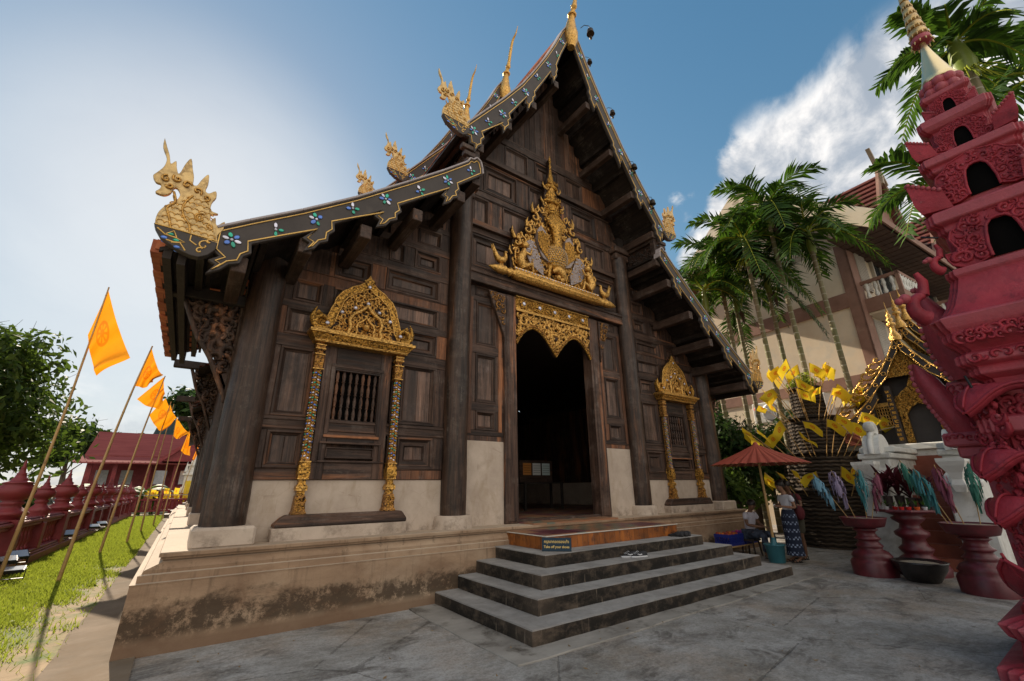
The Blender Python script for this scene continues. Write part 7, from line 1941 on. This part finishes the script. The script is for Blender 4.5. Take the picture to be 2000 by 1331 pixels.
def head(parent, c, r, tilt, skinm, hairm, bun=False, short=True, name_mat=None):
    """face relief and hair around head centre c; the skull itself is part of the body surface"""
    Mt = Matrix.Translation(c) @ Matrix.Rotation(tilt, 4, 'X')
    for s in (-1, 1):
        mb = MB(); mb.M = Mt; mb.ball((s*.033, r*.93, .008), .012, 8, 0, (1.2,.6,.7), 5); mb.build('eye', M['hair'], parent)
        mb = MB(); mb.M = Mt; mb.tube([(s*.018,r*.98,.028),(s*.034,r*.98,.033),(s*.05,r*.86,.028)], .004, 5); mb.build('eyebrow', hairm, parent)
        mb = MB(); mb.M = Mt; mb.ball((s*r*.93, .0, -.005), .022, 8, 0, (.4,.8,1.3), 6); mb.build('ear', skinm, parent)
    mb = MB(); mb.M = Mt; mb.tube([(0,r*.96,.012),(0,r*1.16,-.018),(0,r*1.02,-.028)], [.008,.013,.009], 7); mb.build('nose', skinm, parent)
    mb = MB(); mb.M = Mt; mb.tube([(-.022,r*.92,-.05),(0,r*1.0,-.048),(.022,r*.92,-.05)], [.003,.007,.003], 6); mb.build('mouth', M['maroon'], parent)
    mb = MB(); mb.M = Mt; g_ = random.Random(3)
    n_ = 18; k_ = 9; vs = []; fs = []
    for j in range(k_+1):
        t = pi*.62*j/k_
        for i in range(n_):
            a = 2*pi*i/n_; front = max(0, sin(a)); tt = t*(1-.42*front**1.5); rr = r*1.13*(1+.03*g_.uniform(-1,1))
            vs.append((rr*.98*sin(tt)*cos(a), rr*1.06*sin(tt)*sin(a)-.008, rr*1.12*cos(tt)+.004))
    for j in range(k_):
        for i in range(n_): fs.append((j*n_+i, (j+1)*n_+i, (j+1)*n_+(i+1) % n_, j*n_+(i+1) % n_))
    mb.add(vs, fs, 0, True)
    if bun: mb.ball((0,-r*1.15,.045), .045, 10); mb.tube([(-.05,-r*.6,-.05),(0,-r*.95,-.07),(.05,-r*.6,-.05)], .02, 6)
    mb.build('hair', hairm, parent)
def shoe(o, x, y, mat, rz=0, z=0):
    mb = MB(); mb.M = Matrix.Translation((x,y,z)) @ Matrix.Rotation(rz,4,'Z')
    mb.prism([(-.045,-.07),(-.05,.0),(-.045,.08),(-.03,.15),(0,.17),(.03,.15),(.045,.08),(.045,0),(.04,-.07),(0,-.09)], 0, .022, 0, 'xy')
    mb.tube([(-.05,.07,.02),(-.02,.08,.05),(.03,.075,.05),(.05,.06,.02)], .012, 5); mb.tube([(-.05,.0,.02),(0,.01,.075),(.05,.0,.02)], .011, 5); mb.tube([(-.045,-.02,.02),(-.03,-.07,.07),(.03,-.07,.07),(.045,-.02,.02)], .009, 5)
    mb.build('sandal', mat, o)

# woman standing, head bowed, hands at her waist
def arms(N, E, side, sh, el, wr, r=(.045,.034,.026,.019), pre='l_'):
    N[pre+'sh'] = (*sh, r[0]); N[pre+'el'] = (*el, r[1]); mid = tuple((a+b)/2 for a, b in zip(el, wr)); N[pre+'fa'] = (*mid, r[2]+.004); N[pre+'wrist'] = (*wr, r[3])
    E += [('chest', pre+'sh'), (pre+'sh', pre+'el'), (pre+'el', pre+'fa'), (pre+'fa', pre+'wrist')]
def stand(nm_, label, loc, rz, sk, h=1.0, nod=.09):
    N = {'pelvis':(0,0,.93*h,.125,.10),'waist':(0,.0,1.06*h,.105,.08),'chest':(0,.0,1.24*h,.125,.085),'neck0':(0,.0,1.38*h,.05),'neck':(0,.02,1.44*h,.042),
         'jaw':(0,.03+nod*.6,1.50*h,.062,.07),'head':(0,.02+nod*.75,1.57*h,.080,.088),'crown':(0,.0+nod*.6,1.635*h,.05)}
    E = [('pelvis','waist'),('waist','chest'),('chest','neck0'),('neck0','neck'),('neck','jaw'),('jaw','head'),('head','crown')]
    for s, p in ((-1,'r'),(1,'l')):
        N[p+'hip'] = (s*.09,0,.86*h,.085); N[p+'th'] = (s*.095,.01,.68*h,.072); N[p+'kn'] = (s*.09,.015,.47*h,.050); N[p+'ca'] = (s*.09,-.01,.34*h,.050); N[p+'an'] = (s*.09,-.01,.08*h,.032); N[p+'ft'] = (s*.10,.10,.035,.030); N[p+'to'] = (s*.105,.16,.028,.022)
        E += [('pelvis',p+'hip'),(p+'hip',p+'th'),(p+'th',p+'kn'),(p+'kn',p+'ca'),(p+'ca',p+'an'),(p+'an',p+'ft'),(p+'ft',p+'to')]
    return N, E
N, E = stand('person', '', None, 0, None, 1.0, .10)
for s, p in ((-1,'r_'),(1,'l_')):
    arms(N, E, s, (s*.155,0,1.34), (s*.215,-.03,1.10), (s*.10,.19,1.13), pre=p)
    hand(N, E, p, (s*.10,.19,1.13), (-s*.7,.5,.15), (0,.3,1), .7)
wo = skin('person', 'standing person in white T-shirt and long indigo patterned skirt, head bowed', 'person', N, E, M['skin_a'], None, (4.72,-2.22,0), rad(62))
head(wo, (0,.075,1.575), .083, rad(-28), M['skin_a'], M['hair'], bun=True)
TN = {'pelvis':(0,0,1.0,.122,.10),'waist':(0,.0,1.10,.118,.092),'chest':(0,.0,1.25,.142,.10),'neck0':(0,.005,1.375,.075)}
TE = [('pelvis','waist'),('waist','chest'),('chest','neck0')]
for s, p in ((-1,'r'),(1,'l')):
    TN[p+'s'] = (s*.155,0,1.335,.062); TN[p+'e'] = (s*.195,-.015,1.21,.056); TE += [('chest',p+'s'),(p+'s',p+'e')]
skin('t_shirt', None, None, TN, TE, M['tee'], wo)
mb = MB(); n_ = 28; prof_ = [(.128,.102,1.06),(.15,.12,1.0),(.175,.14,.90),(.178,.142,.7),(.17,.14,.45),(.18,.15,.25),(.195,.16,.14)]
vs = []
for j, (a_, b_, z) in enumerate(prof_):
    for i in range(n_):
        t = 2*pi*i/n_; fl = 1+.05*sin(t*7+j*.3)*(j/6); vs.append((a_*fl*cos(t), b_*fl*sin(t), z))
mb.add(vs, [(j*n_+i, (j+1)*n_+i, (j+1)*n_+(i+1) % n_, j*n_+(i+1) % n_) for j in range(6) for i in range(n_)], 0, True)
mb.build('long_skirt', M['skirt'], wo)
for s in (-1,1): shoe(wo, s*.1, .06, M['leather'])
mb = MB(); mb.tube([(.12,.14,1.10),(.15,.19,1.13),(.11,.21,1.15)], .024, 8); mb.build('bracelet', M['white'], wo)

# companion just behind, mostly hidden
N, E = stand('person', '', None, 0, None, 1.0, .06)
for s, p in ((-1,'r_'),(1,'l_')):
    arms(N, E, s, (s*.165,0,1.36), (s*.25,.05,1.12), (s*.12,.30,1.16), pre=p); hand(N, E, p, (s*.12,.30,1.16), (-s*.4,.8,.1), (0,0,1), .7)
w3 = skin('person', 'person in maroon top and dark shorts half hidden behind the one in the skirt', 'person', N, E, M['skin_b'], None, (5.22,-2.12,0), rad(80))
head(w3, (0,.065,1.575), .083, rad(-20), M['skin_b'], M['hair'])
TN = {'pelvis':(0,0,.98,.14,.12),'waist':(0,.0,1.10,.13,.10),'chest':(0,.0,1.26,.155,.11),'neck0':(0,.0,1.385,.07)}; TE = [('pelvis','waist'),('waist','chest'),('chest','neck0')]
for s, p in ((-1,'r'),(1,'l')):
    TN[p+'s'] = (s*.165,0,1.355,.066); TN[p+'e'] = (s*.215,.02,1.22,.06); TE += [('chest',p+'s'),(p+'s',p+'e')]
skin('top', None, None, TN, TE, M['maroon'], w3)
SN = {'pelvis':(0,0,.95,.15,.13)}; SE = []
for s, p in ((-1,'r'),(1,'l')):
    SN[p+'h'] = (s*.095,0,.84,.11); SN[p+'k'] = (s*.10,.01,.52,.095); SE += [('pelvis',p+'h'),(p+'h',p+'k')]
skin('shorts', None, None, SN, SE, M['khaki'], w3)
for s in (-1,1): shoe(w3, s*.1, .06, M['leather'])
bg_ = thing('shoulder_bag', 'maroon shoulder bag hanging at hip height behind the standing person in the skirt', 'bag', (5.02,-2.34,.98))
mb = MB(); mb.ball((0,0,0), .15, 14, 0, (.9,.6,1.05), 9); mb.build('pouch', M['maroon'], bg_)
mb = MB(); mb.tube(catmull([(-.1,0,.1),(0,.05,.4),(.1,0,.1)],5), .012, 6); mb.build('strap', M['leather'], bg_)

# seated man
N = {'pelvis':(0,0,.50,.125,.11),'waist':(0,.03,.62,.115,.09),'chest':(0,.07,.83,.135,.095),'neck0':(0,.09,.98,.052),'neck':(0,.11,1.03,.047),'jaw':(0,.17,1.075,.065,.072),'head':(0,.165,1.145,.083,.092),'crown':(0,.14,1.215,.052)}
E = [('pelvis','waist'),('waist','chest'),('chest','neck0'),('neck0','neck'),('neck','jaw'),('jaw','head'),('head','crown')]
for s, p in ((-1,'r'),(1,'l')):
    N[p+'hip'] = (s*.10,.02,.48,.09); N[p+'th'] = (s*.15,.24,.50,.075); N[p+'kn'] = (s*.17,.44,.50,.058); N[p+'ca'] = (s*.16,.44,.34,.052); N[p+'an'] = (s*.15,.40,.09,.035); N[p+'ft'] = (s*.16,.50,.04,.032); N[p+'to'] = (s*.17,.57,.03,.024)
    E += [('pelvis',p+'hip'),(p+'hip',p+'th'),(p+'th',p+'kn'),(p+'kn',p+'ca'),(p+'ca',p+'an'),(p+'an',p+'ft'),(p+'ft',p+'to')]
    arms(N, E, s, (s*.175,.07,.95), (s*.24,.12,.70), (s*.06,.34,.66), r=(.05,.038,.03,.021), pre=p+'_'); hand(N, E, p+'_', (s*.06,.34,.66), (-s*.5,.8,-.05), (0,.1,1), .8)
mn = skin('person', 'seated person in a pale shirt and dark trousers under the red umbrella', 'person', N, E, M['skin_b'], None, (4.86,-1.22,0), rad(175))
head(mn, (0,.165,1.148), .086, rad(-30), M['skin_b'], M['hair'])
TN = {'pelvis':(0,0,.52,.145,.125),'waist':(0,.03,.64,.14,.11),'chest':(0,.07,.84,.16,.115),'neck0':(0,.09,.965,.075)}; TE = [('pelvis','waist'),('waist','chest'),('chest','neck0')]
for s, p in ((-1,'r'),(1,'l')):
    TN[p+'s'] = (s*.175,.07,.945,.072); TN[p+'e'] = (s*.225,.11,.80,.064); TE += [('chest',p+'s'),(p+'s',p+'e')]
skin('shirt', None, None, TN, TE, M['shirt'], mn)
SN = {'pelvis':(0,0,.49,.14,.125)}; SE = []
for s, p in ((-1,'r'),(1,'l')):
    SN[p+'h'] = (s*.10,.03,.48,.105); SN[p+'k'] = (s*.17,.44,.50,.078); SN[p+'c'] = (s*.16,.43,.3,.072); SN[p+'a'] = (s*.15,.40,.13,.07); SE += [('pelvis',p+'h'),(p+'h',p+'k'),(p+'k',p+'c'),(p+'c',p+'a')]
skin('trousers', None, None, SN, SE, M['trs'], mn)
for s in (-1,1): shoe(mn, s*.16, .46, M['leather'])
sto = thing('stool', 'small dark stool under the seated person', 'stool', (4.86,-1.20,0))
mb = MB(); mb.box(-.17,.17,-.17,.15,.34,.38); mb.build('seat', M['dark'], sto)
for i in (-1,1):
    for j in (-1,1):
        mb = MB(); mb.beam((i*.13,j*.12,.34),(i*.16,j*.15,0),.03,.03); mb.build('leg', M['dark'], sto)

# umbrella, bucket, bench, crates
um = thing('paper_umbrella', 'large brick red paper umbrella on a bamboo pole shading the seated person', 'umbrella', (4.33,-1.98,0))
def umb_m():
    k = NT('oiled_red_paper'); g_ = k.sep(k.tc.outputs['Object']); a = k.math('ARCTAN2', g_[1], g_[0])
    rb_ = k.ramp(k.math('SINE', k.math('MULTIPLY', a, 32)), .75, 1.)
    c = k.mix(k.noise(k.coord((5,5,5)), 1, 4), (.25,.045,.03), (.36,.075,.045)); c = k.mix(k.math('MULTIPLY', rb_, .6), c, (.15,.025,.015))
    return k.fin(c, .6, 0, k.bump(rb_, .3, .01))
M['umb'] = umb_m()
mb = MB(); n_ = 64; rings_ = []; R0 = 1.0
for j, (r_, z) in enumerate([(.0,2.50),(.05,2.49),(.07,2.455),(.2,2.39),(.45,2.27),(.75,2.145),(1.0,2.03)]):
    rings_.append([(r_*(1+(.02 if i % 2 else -.012)*(r_ > .1))*cos(2*pi*i/n_), r_*(1+(.02 if i % 2 else -.012)*(r_ > .1))*sin(2*pi*i/n_), z-(0 if i % 2 else .008*r_)) for i in range(n_)])
vs = [p for r0 in rings_ for p in r0]; mb.add(vs, [(j*n_+i, (j+1)*n_+i, (j+1)*n_+(i+1) % n_, j*n_+(i+1) % n_) for j in range(6) for i in range(n_)])
cn_ = mb.build('canopy', M['umb'], um)
mb = MB()
for i in range(32): a = 2*pi*i/32; mb.beam((.05*cos(a),.05*sin(a),2.42), (.98*cos(a),.98*sin(a),2.015), .012, .01)
for i in range(16): a = 2*pi*i/16; mb.beam((.04*cos(a),.04*sin(a),2.05), (.5*cos(a),.5*sin(a),2.21), .01, .01)
mb.build('rib', M['bamboo'], um)
mb = MB(); mb.lathe([(.0,2.53),(.04,2.515),(.055,2.47),(.04,2.44)], 12, 0,0,0); mb.build('knob', M['umb'], um)
mb = MB(); mb.tube([(0,0,.25),(.01,0,1.2),(0,0,2.45)], [.028,.026,.022], 10); mb.tube([(.045,.02,.25),(.04,.02,1.5)], .02, 8)
for z in (.6,.95,1.3,1.62): mb.lathe([(.027,-.01),(.032,0),(.027,.01)], 10, .005,0,z)
mb.build('bamboo_pole', M['bamboo'], um)
bk = thing('teal_bucket', 'teal plastic bucket holding the foot of the umbrella pole', 'bucket', (4.33,-1.98,0))
M['teal'] = nm('teal_plastic', (.03,.13,.16), (.05,.19,.23), (3,3,3), .4, bump=.05)
mb = MB(); mb.lathe([(.14,0),(.155,.02),(.19,.34),(.21,.35),(.21,.37),(.19,.375),(.17,.36),(0,.35)], 26, 0,0,0); mb.build('bucket_body', M['teal'], bk)
mb = MB(); mb.lathe([(.07,.36),(.055,.44),(.035,.5),(.03,.5)], 14, 0,0,0); mb.build('cone_socket', M['teal'], bk)
bn = thing('bamboo_bench', 'low bamboo platform carrying the blue crates beside the steps', 'bench', (4.75,-.95,0))
mb = MB()
for i in range(12): mb.beam((-.75,-.22+i*.04,.25), (.75,-.22+i*.04,.25), .03, .02)
mb.build('slatted_top', M['bamboo'], bn)
for i in (-1,1):
    for j in (-1,1):
        mb = MB(); mb.beam((i*.68,j*.19,0),(i*.68,j*.19,.24),.04,.04); mb.build('leg', M['bamboo_d'], bn)
M['blue'] = nm('blue_plastic', (.012,.02,.16), (.02,.035,.24), (3,3,3), .4, bump=.1)
for i, (x, lab) in enumerate(((-.36,'left blue plastic crate with orange goods on the bamboo platform'),(.30,'right blue plastic crate full of pink and purple flowers'))):
    o = thing('plastic_crate', lab, 'crate', (4.75+x,-.95,.262), 0, 'blue crates beside the steps')
    mb = MB()
    for (a, b, c, d) in ((-.29,.29,-.2,-.185),(-.29,.29,.185,.2),(-.29,-.275,-.185,.185),(.275,.29,-.185,.185)):
        mb.box(a,b,c,d,0,.06); mb.box(a,b,c,d,.17,.24)
        if b-a > .1:
            for k in range(11): mb.box(a+.01+k*.053,a+.03+k*.053,c,d,.06,.17)
        else:
            for k in range(7): mb.box(a,b,c+.01+k*.053,c+.03+k*.053,.06,.17)
    mb.box(-.28,.28,-.19,.19,0,.015); mb.build('crate_body', M['blue'], o)
    mb = MB(); q = random.Random(i)
    for k in range(60): mb.ball((q.uniform(-.25,.25), q.uniform(-.16,.16), q.uniform(.16,.25)), q.uniform(.02,.04), 6, q.randrange(2), k=4)
    cols_ = [((.45,.12,.02),(.30,.05,.03)), ((.42,.05,.20),(.22,.03,.24))][i]
    mb.build('contents', [nm('goods_%d_%d' % (i, j), c, c, bump=0) for j, c in enumerate(cols_)], o)

# shoes left on the steps
def sneaker(x, y, z, rz, up_, sole, label, grp):
    o = thing('shoe', label, 'shoe', (x, y, z), rz, grp)
    mb = MB(); mb.prism([(-.04,-.13),(-.035,-.04),(-.045,.05),(-.04,.11),(-.02,.145),(.015,.145),(.04,.11),(.048,.05),(.038,-.04),(.04,-.13),(.0,-.145)], 0, .028, 0, 'xy'); mb.build('sole', sole, o, bevel=.008)
    mb = MB(); secs = [(-.135,.03,.075),(-.10,.036,.085),(-.05,.036,.08),(.0,.037,.068),(.05,.042,.05),(.10,.038,.038),(.14,.018,.03)]
    n_ = 10; vs = []
    for yy, hw, hh in secs:
        for i in range(n_):
            t = pi*i/(n_-1); vs.append((hw*cos(t), yy, .026+(hh-.02)*sin(t)**.7))
    mb.add(vs, [(j*n_+i, j*n_+i+1, (j+1)*n_+i+1, (j+1)*n_+i) for j in range(6) for i in range(n_-1)]+[tuple(range(n_-1,-1,-1)), tuple(range(6*n_, 7*n_))], 0, True)
    mb.build('upper', up_, o)
    mb = MB(); 
    for k in range(4): mb.tube([(-.03,.02+k*.022,.085-k*.009),(0,.025+k*.022,.094-k*.010),(.03,.02+k*.022,.085-k*.009)], .004, 4)
    mb.tube([(-.042,-.03,.05),(-.043,.01,.04),(-.045,.05,.055)], .008, 4); mb.tube([(.042,-.03,.05),(.043,.01,.04),(.045,.05,.055)], .008, 4); mb.build('laces', sole, o)
blk = nm('black_knit', (.012,.012,.014), (.04,.04,.045), (20,20,20), .8); wsole = nm('white_sole', (.6,.6,.62), (.7,.7,.72), rough=.5, bump=0)
sneaker(-.33,-1.93,.527,rad(60),blk,wsole,'black sneaker with white sole on the third step, left one of the pair','pair of black and white sneakers on the third step')
sneaker(-.22,-2.02,.527,rad(72),blk,wsole,'black sneaker with white sole on the third step, right one of the pair','pair of black and white sneakers on the third step')
sneaker(1.38,-1.62,.692,rad(15),blk,M['leather'],'all black shoe against the orange tile edge, left of the row','black shoes against the orange tile edge')
sneaker(1.50,-1.63,.692,rad(8),blk,M['leather'],'all black shoe against the orange tile edge, middle of the row','black shoes against the orange tile edge')
sneaker(1.62,-1.63,.692,rad(-5),blk,M['leather'],'all black shoe against the orange tile edge, right end of the row','black shoes against the orange tile edge')
# notice
sg = thing('shoe_notice', 'small dark blue sign with gold Thai and English lettering at the landing corner', 'sign', (-1.60,-1.63,.692), atan2(-.32,.30))
mb = MB(); mb.M = Matrix.Rotation(rad(-10),4,'X'); mb.box(-.22,.22,-.012,.012,0,.185,0); mb.M = None; mb.build('board', nm('dark_blue_board', (.008,.025,.045), (.015,.04,.065), bump=.1), sg, bevel=.004)
for txt, z, sz, w_ in (('กรุณาถอดรองเท้า', .112, .062, .37), ('Take off your shoes', .045, .050, .38)):
    cu = bpy.data.curves.new('lettering', 'FONT'); cu.body = txt; cu.size = sz; cu.align_x = 'CENTER'; cu.extrude = .001; cu.offset = .0012
    cu.materials.append(M['goldline'] if False else nm('gold_letters', (.65,.45,.14), (.7,.5,.18), bump=0))
    to = bpy.data.objects.new('lettering', cu); COL.objects.link(to); to.parent = sg
    to.location = (0, -.0145+z*math.tan(rad(10))*1.0-.001, z-.0); to.rotation_euler = (rad(90-10)+0, 0, 0)
    bpy.context.view_layer.update(); W0 = to.dimensions.x
    dg = bpy.context.evaluated_depsgraph_get(); me = bpy.data.meshes.new_from_object(to.evaluated_get(dg))
    t2 = bpy.data.objects.new('lettering', me); COL.objects.link(t2); t2.parent = sg; t2.location = to.location; t2.rotation_euler = to.rotation_euler
    if W0 > 0: t2.scale = (min(1.2, w_/W0),)*3
    bpy.data.objects.remove(to)
# ================================================================ sky, sun, camera
w = bpy.data.worlds.new('World'); scene.world = w; w.use_nodes = True
nt = w.node_tree; nt.nodes.clear()
SUN_EL, SUN_AZ = rad(29.5), rad(-5.0)     # azimuth from +Y towards +X
out = nt.nodes.new('ShaderNodeOutputWorld'); bg = nt.nodes.new('ShaderNodeBackground')
nt.links.new(bg.outputs[0], out.inputs[0])
sky = nt.nodes.new('ShaderNodeTexSky'); sky.sky_type = 'NISHITA'; sky.sun_disc = False
sky.sun_elevation = SUN_EL; sky.sun_rotation = SUN_AZ; sky.air_density = 1.0; sky.dust_density = .3; sky.ozone_density = 1.3; sky.altitude = 300
bg.inputs[1].default_value = SKY_STRENGTH
def wn(t, **k):
    x = nt.nodes.new(t)
    for a, b in k.items(): setattr(x, a, b)
    return x
def wm(op, a, b=0.):
    x = wn('ShaderNodeMath', operation=op)
    for i, v in enumerate((a, b)):
        if isinstance(v, bpy.types.NodeSocket): nt.links.new(v, x.inputs[i])
        else: x.inputs[i].default_value = v
    return x.outputs[0]
def wr(f, a, b, lo=0., hi=1., sm=True):
    x = wn('ShaderNodeMapRange', clamp=True)
    if sm: x.interpolation_type = 'SMOOTHSTEP'
    nt.links.new(f, x.inputs[0])
    for i, v in enumerate((a, b, lo, hi)): x.inputs[i+1].default_value = v
    return x.outputs[0]
tcw = wn('ShaderNodeTexCoord'); sp = wn('ShaderNodeSeparateXYZ'); nt.links.new(tcw.outputs['Generated'], sp.inputs[0])
X_, Y_, Z_ = sp.outputs
den = wm('ADD', wm('MAXIMUM', Z_, 0.), .16)
cv = wn('ShaderNodeCombineXYZ'); nt.links.new(wm('DIVIDE', X_, den), cv.inputs[0]); nt.links.new(wm('DIVIDE', Y_, den), cv.inputs[1])
def wnoise(co, sc, det, rough, dist=0.):
    x = wn('ShaderNodeTexNoise'); nt.links.new(co, x.inputs[0]); x.inputs['Scale'].default_value = sc; x.inputs['Detail'].default_value = det
    x.inputs['Roughness'].default_value = rough; x.inputs['Distortion'].default_value = dist; return x.outputs[0]
def lobe(az, el, a, b):      # soft mask round a direction of the sky
    d = (sin(rad(az))*cos(rad(el)), cos(rad(az))*cos(rad(el)), sin(rad(el)))
    dp = wn('ShaderNodeVectorMath', operation='DOT_PRODUCT'); nt.links.new(tcw.outputs['Generated'], dp.inputs[0]); dp.inputs[1].default_value = d
    return wr(dp.outputs['Value'], cos(rad(a)), cos(rad(b)))
n1 = wnoise(tcw.outputs['Generated'], 3.4, 10, .58, .25)
n2 = wnoise(cv.outputs[0], 1.1, 8, .6, .6)
CL = CLOUDS
tot = None
for (az, el, a, b, wgt) in CL:
    m = wm('MULTIPLY', lobe(az, el, a, b), wgt)
    tot = m if tot is None else wm('MAXIMUM', tot, m)
topm = wr(wm('ADD', Z_, wm('MULTIPLY', n1, .30)), .835, .765)
topm = wm('MAXIMUM', topm, wr(Y_, -.05, -.3))
f1 = wm('MULTIPLY', wr(wm('ADD', wm('MULTIPLY', tot, .50), n1), .70, .82), topm)
low = wm('MULTIPLY', wm('MULTIPLY', wr(Z_, .30, .06), wr(X_, .55, .05, .25, 1.)), wr(n2, .40, .66, .0, .7))
cover = wm('MAXIMUM', f1, low)
shade = wr(n1, .40, .75, .55, 1.25)
mx = wn('ShaderNodeMix', data_type='RGBA'); nt.links.new(cover, mx.inputs[0])
dv = wn('ShaderNodeVectorMath', operation='DIVIDE'); sc1 = wn('ShaderNodeVectorMath', operation='MULTIPLY_ADD'); sc1.inputs[1].default_value = (1/SKY_CAP,)*3; sc1.inputs[2].default_value = (1,1,1)
nt.links.new(sky.outputs[0], sc1.inputs[0]); nt.links.new(sky.outputs[0], dv.inputs[0]); nt.links.new(sc1.outputs[0], dv.inputs[1])
hs = wn('ShaderNodeHueSaturation'); hs.inputs['Saturation'].default_value = 1.36; hs.inputs['Hue'].default_value = .491; hs.inputs['Value'].default_value = 1.06; nt.links.new(dv.outputs[0], hs.inputs['Color']); nt.links.new(hs.outputs[0], mx.inputs[6])
cc = wn('ShaderNodeMix', data_type='RGBA'); cc.inputs[6].default_value = (*CLOUD_D, 1); cc.inputs[7].default_value = (*CLOUD_L, 1); nt.links.new(wr(wm('ADD', wm('MULTIPLY', n1, .5), wm('MULTIPLY', wnoise(tcw.outputs['Generated'], 9, 9, .62, .4), .5)), .40, .58), cc.inputs[0])
bk = wn('ShaderNodeMix', data_type='RGBA'); nt.links.new(wr(Y_, -.10, -.45), bk.inputs[0]); nt.links.new(cc.outputs[2], bk.inputs[6]); bk.inputs[7].default_value = (*CLOUD_FILL, 1)  # added fill bank takes over in the unseen sky behind the camera
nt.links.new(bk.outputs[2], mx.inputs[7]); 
# thin haze veil lit by the sun
vl = wn('ShaderNodeMix', data_type='RGBA'); nt.links.new(wm('MULTIPLY', wm('MULTIPLY', lobe(-4.5, 26, 23, 0), wr(n2, .25, .7, .5, 1.)), .55), vl.inputs[0]); nt.links.new(mx.outputs[2], vl.inputs[6]); vl.inputs[7].default_value = (*VEIL, 1)
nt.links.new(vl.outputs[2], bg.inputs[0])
sl = bpy.data.lights.new('sun', 'SUN'); sl.energy = SUN_E; sl.angle = rad(.55); sl.color = (1, .86, .68)
so = bpy.data.objects.new('sun', sl); COL.objects.link(so)
dvec = Vector((sin(SUN_AZ)*cos(SUN_EL), cos(SUN_AZ)*cos(SUN_EL), sin(SUN_EL)))
so.rotation_euler = dvec.to_track_quat('Z', 'Y').to_euler(); so.location = (0, 0, 30)
cam = bpy.data.cameras.new('camera'); co_ = bpy.data.objects.new('camera', cam); COL.objects.link(co_)
CYAW, CPITCH, CROLL, CF = -0.6293, 0.3292, -0.0128, 839.0774
f = Vector((-sin(CYAW)*cos(CPITCH), cos(CYAW)*cos(CPITCH), sin(CPITCH)))
r = Vector((cos(CYAW), sin(CYAW), 0)); u = r.cross(f)
r2 = r*cos(CROLL)+u*sin(CROLL); u2 = -r*sin(CROLL)+u*cos(CROLL)
co_.matrix_world = Matrix(((r2.x,u2.x,-f.x,-6.2561),(r2.y,u2.y,-f.y,-6.9643),(r2.z,u2.z,-f.z,1.6),(0,0,0,1)))
cam.sensor_width = 36; cam.lens = 36*CF/2000; cam.clip_end = 2000; cam.clip_start = .05
scene.camera = co_
scene.view_settings.view_transform = 'Standard'; scene.view_settings.look = 'None'; scene.view_settings.exposure = EXPO; scene.view_settings.gamma = 1
scene.view_settings.use_curve_mapping = False
scene.cycles.max_bounces = 6; scene.cycles.diffuse_bounces = 4; scene.cycles.transparent_max_bounces = 4
scene.cycles.use_denoising = True
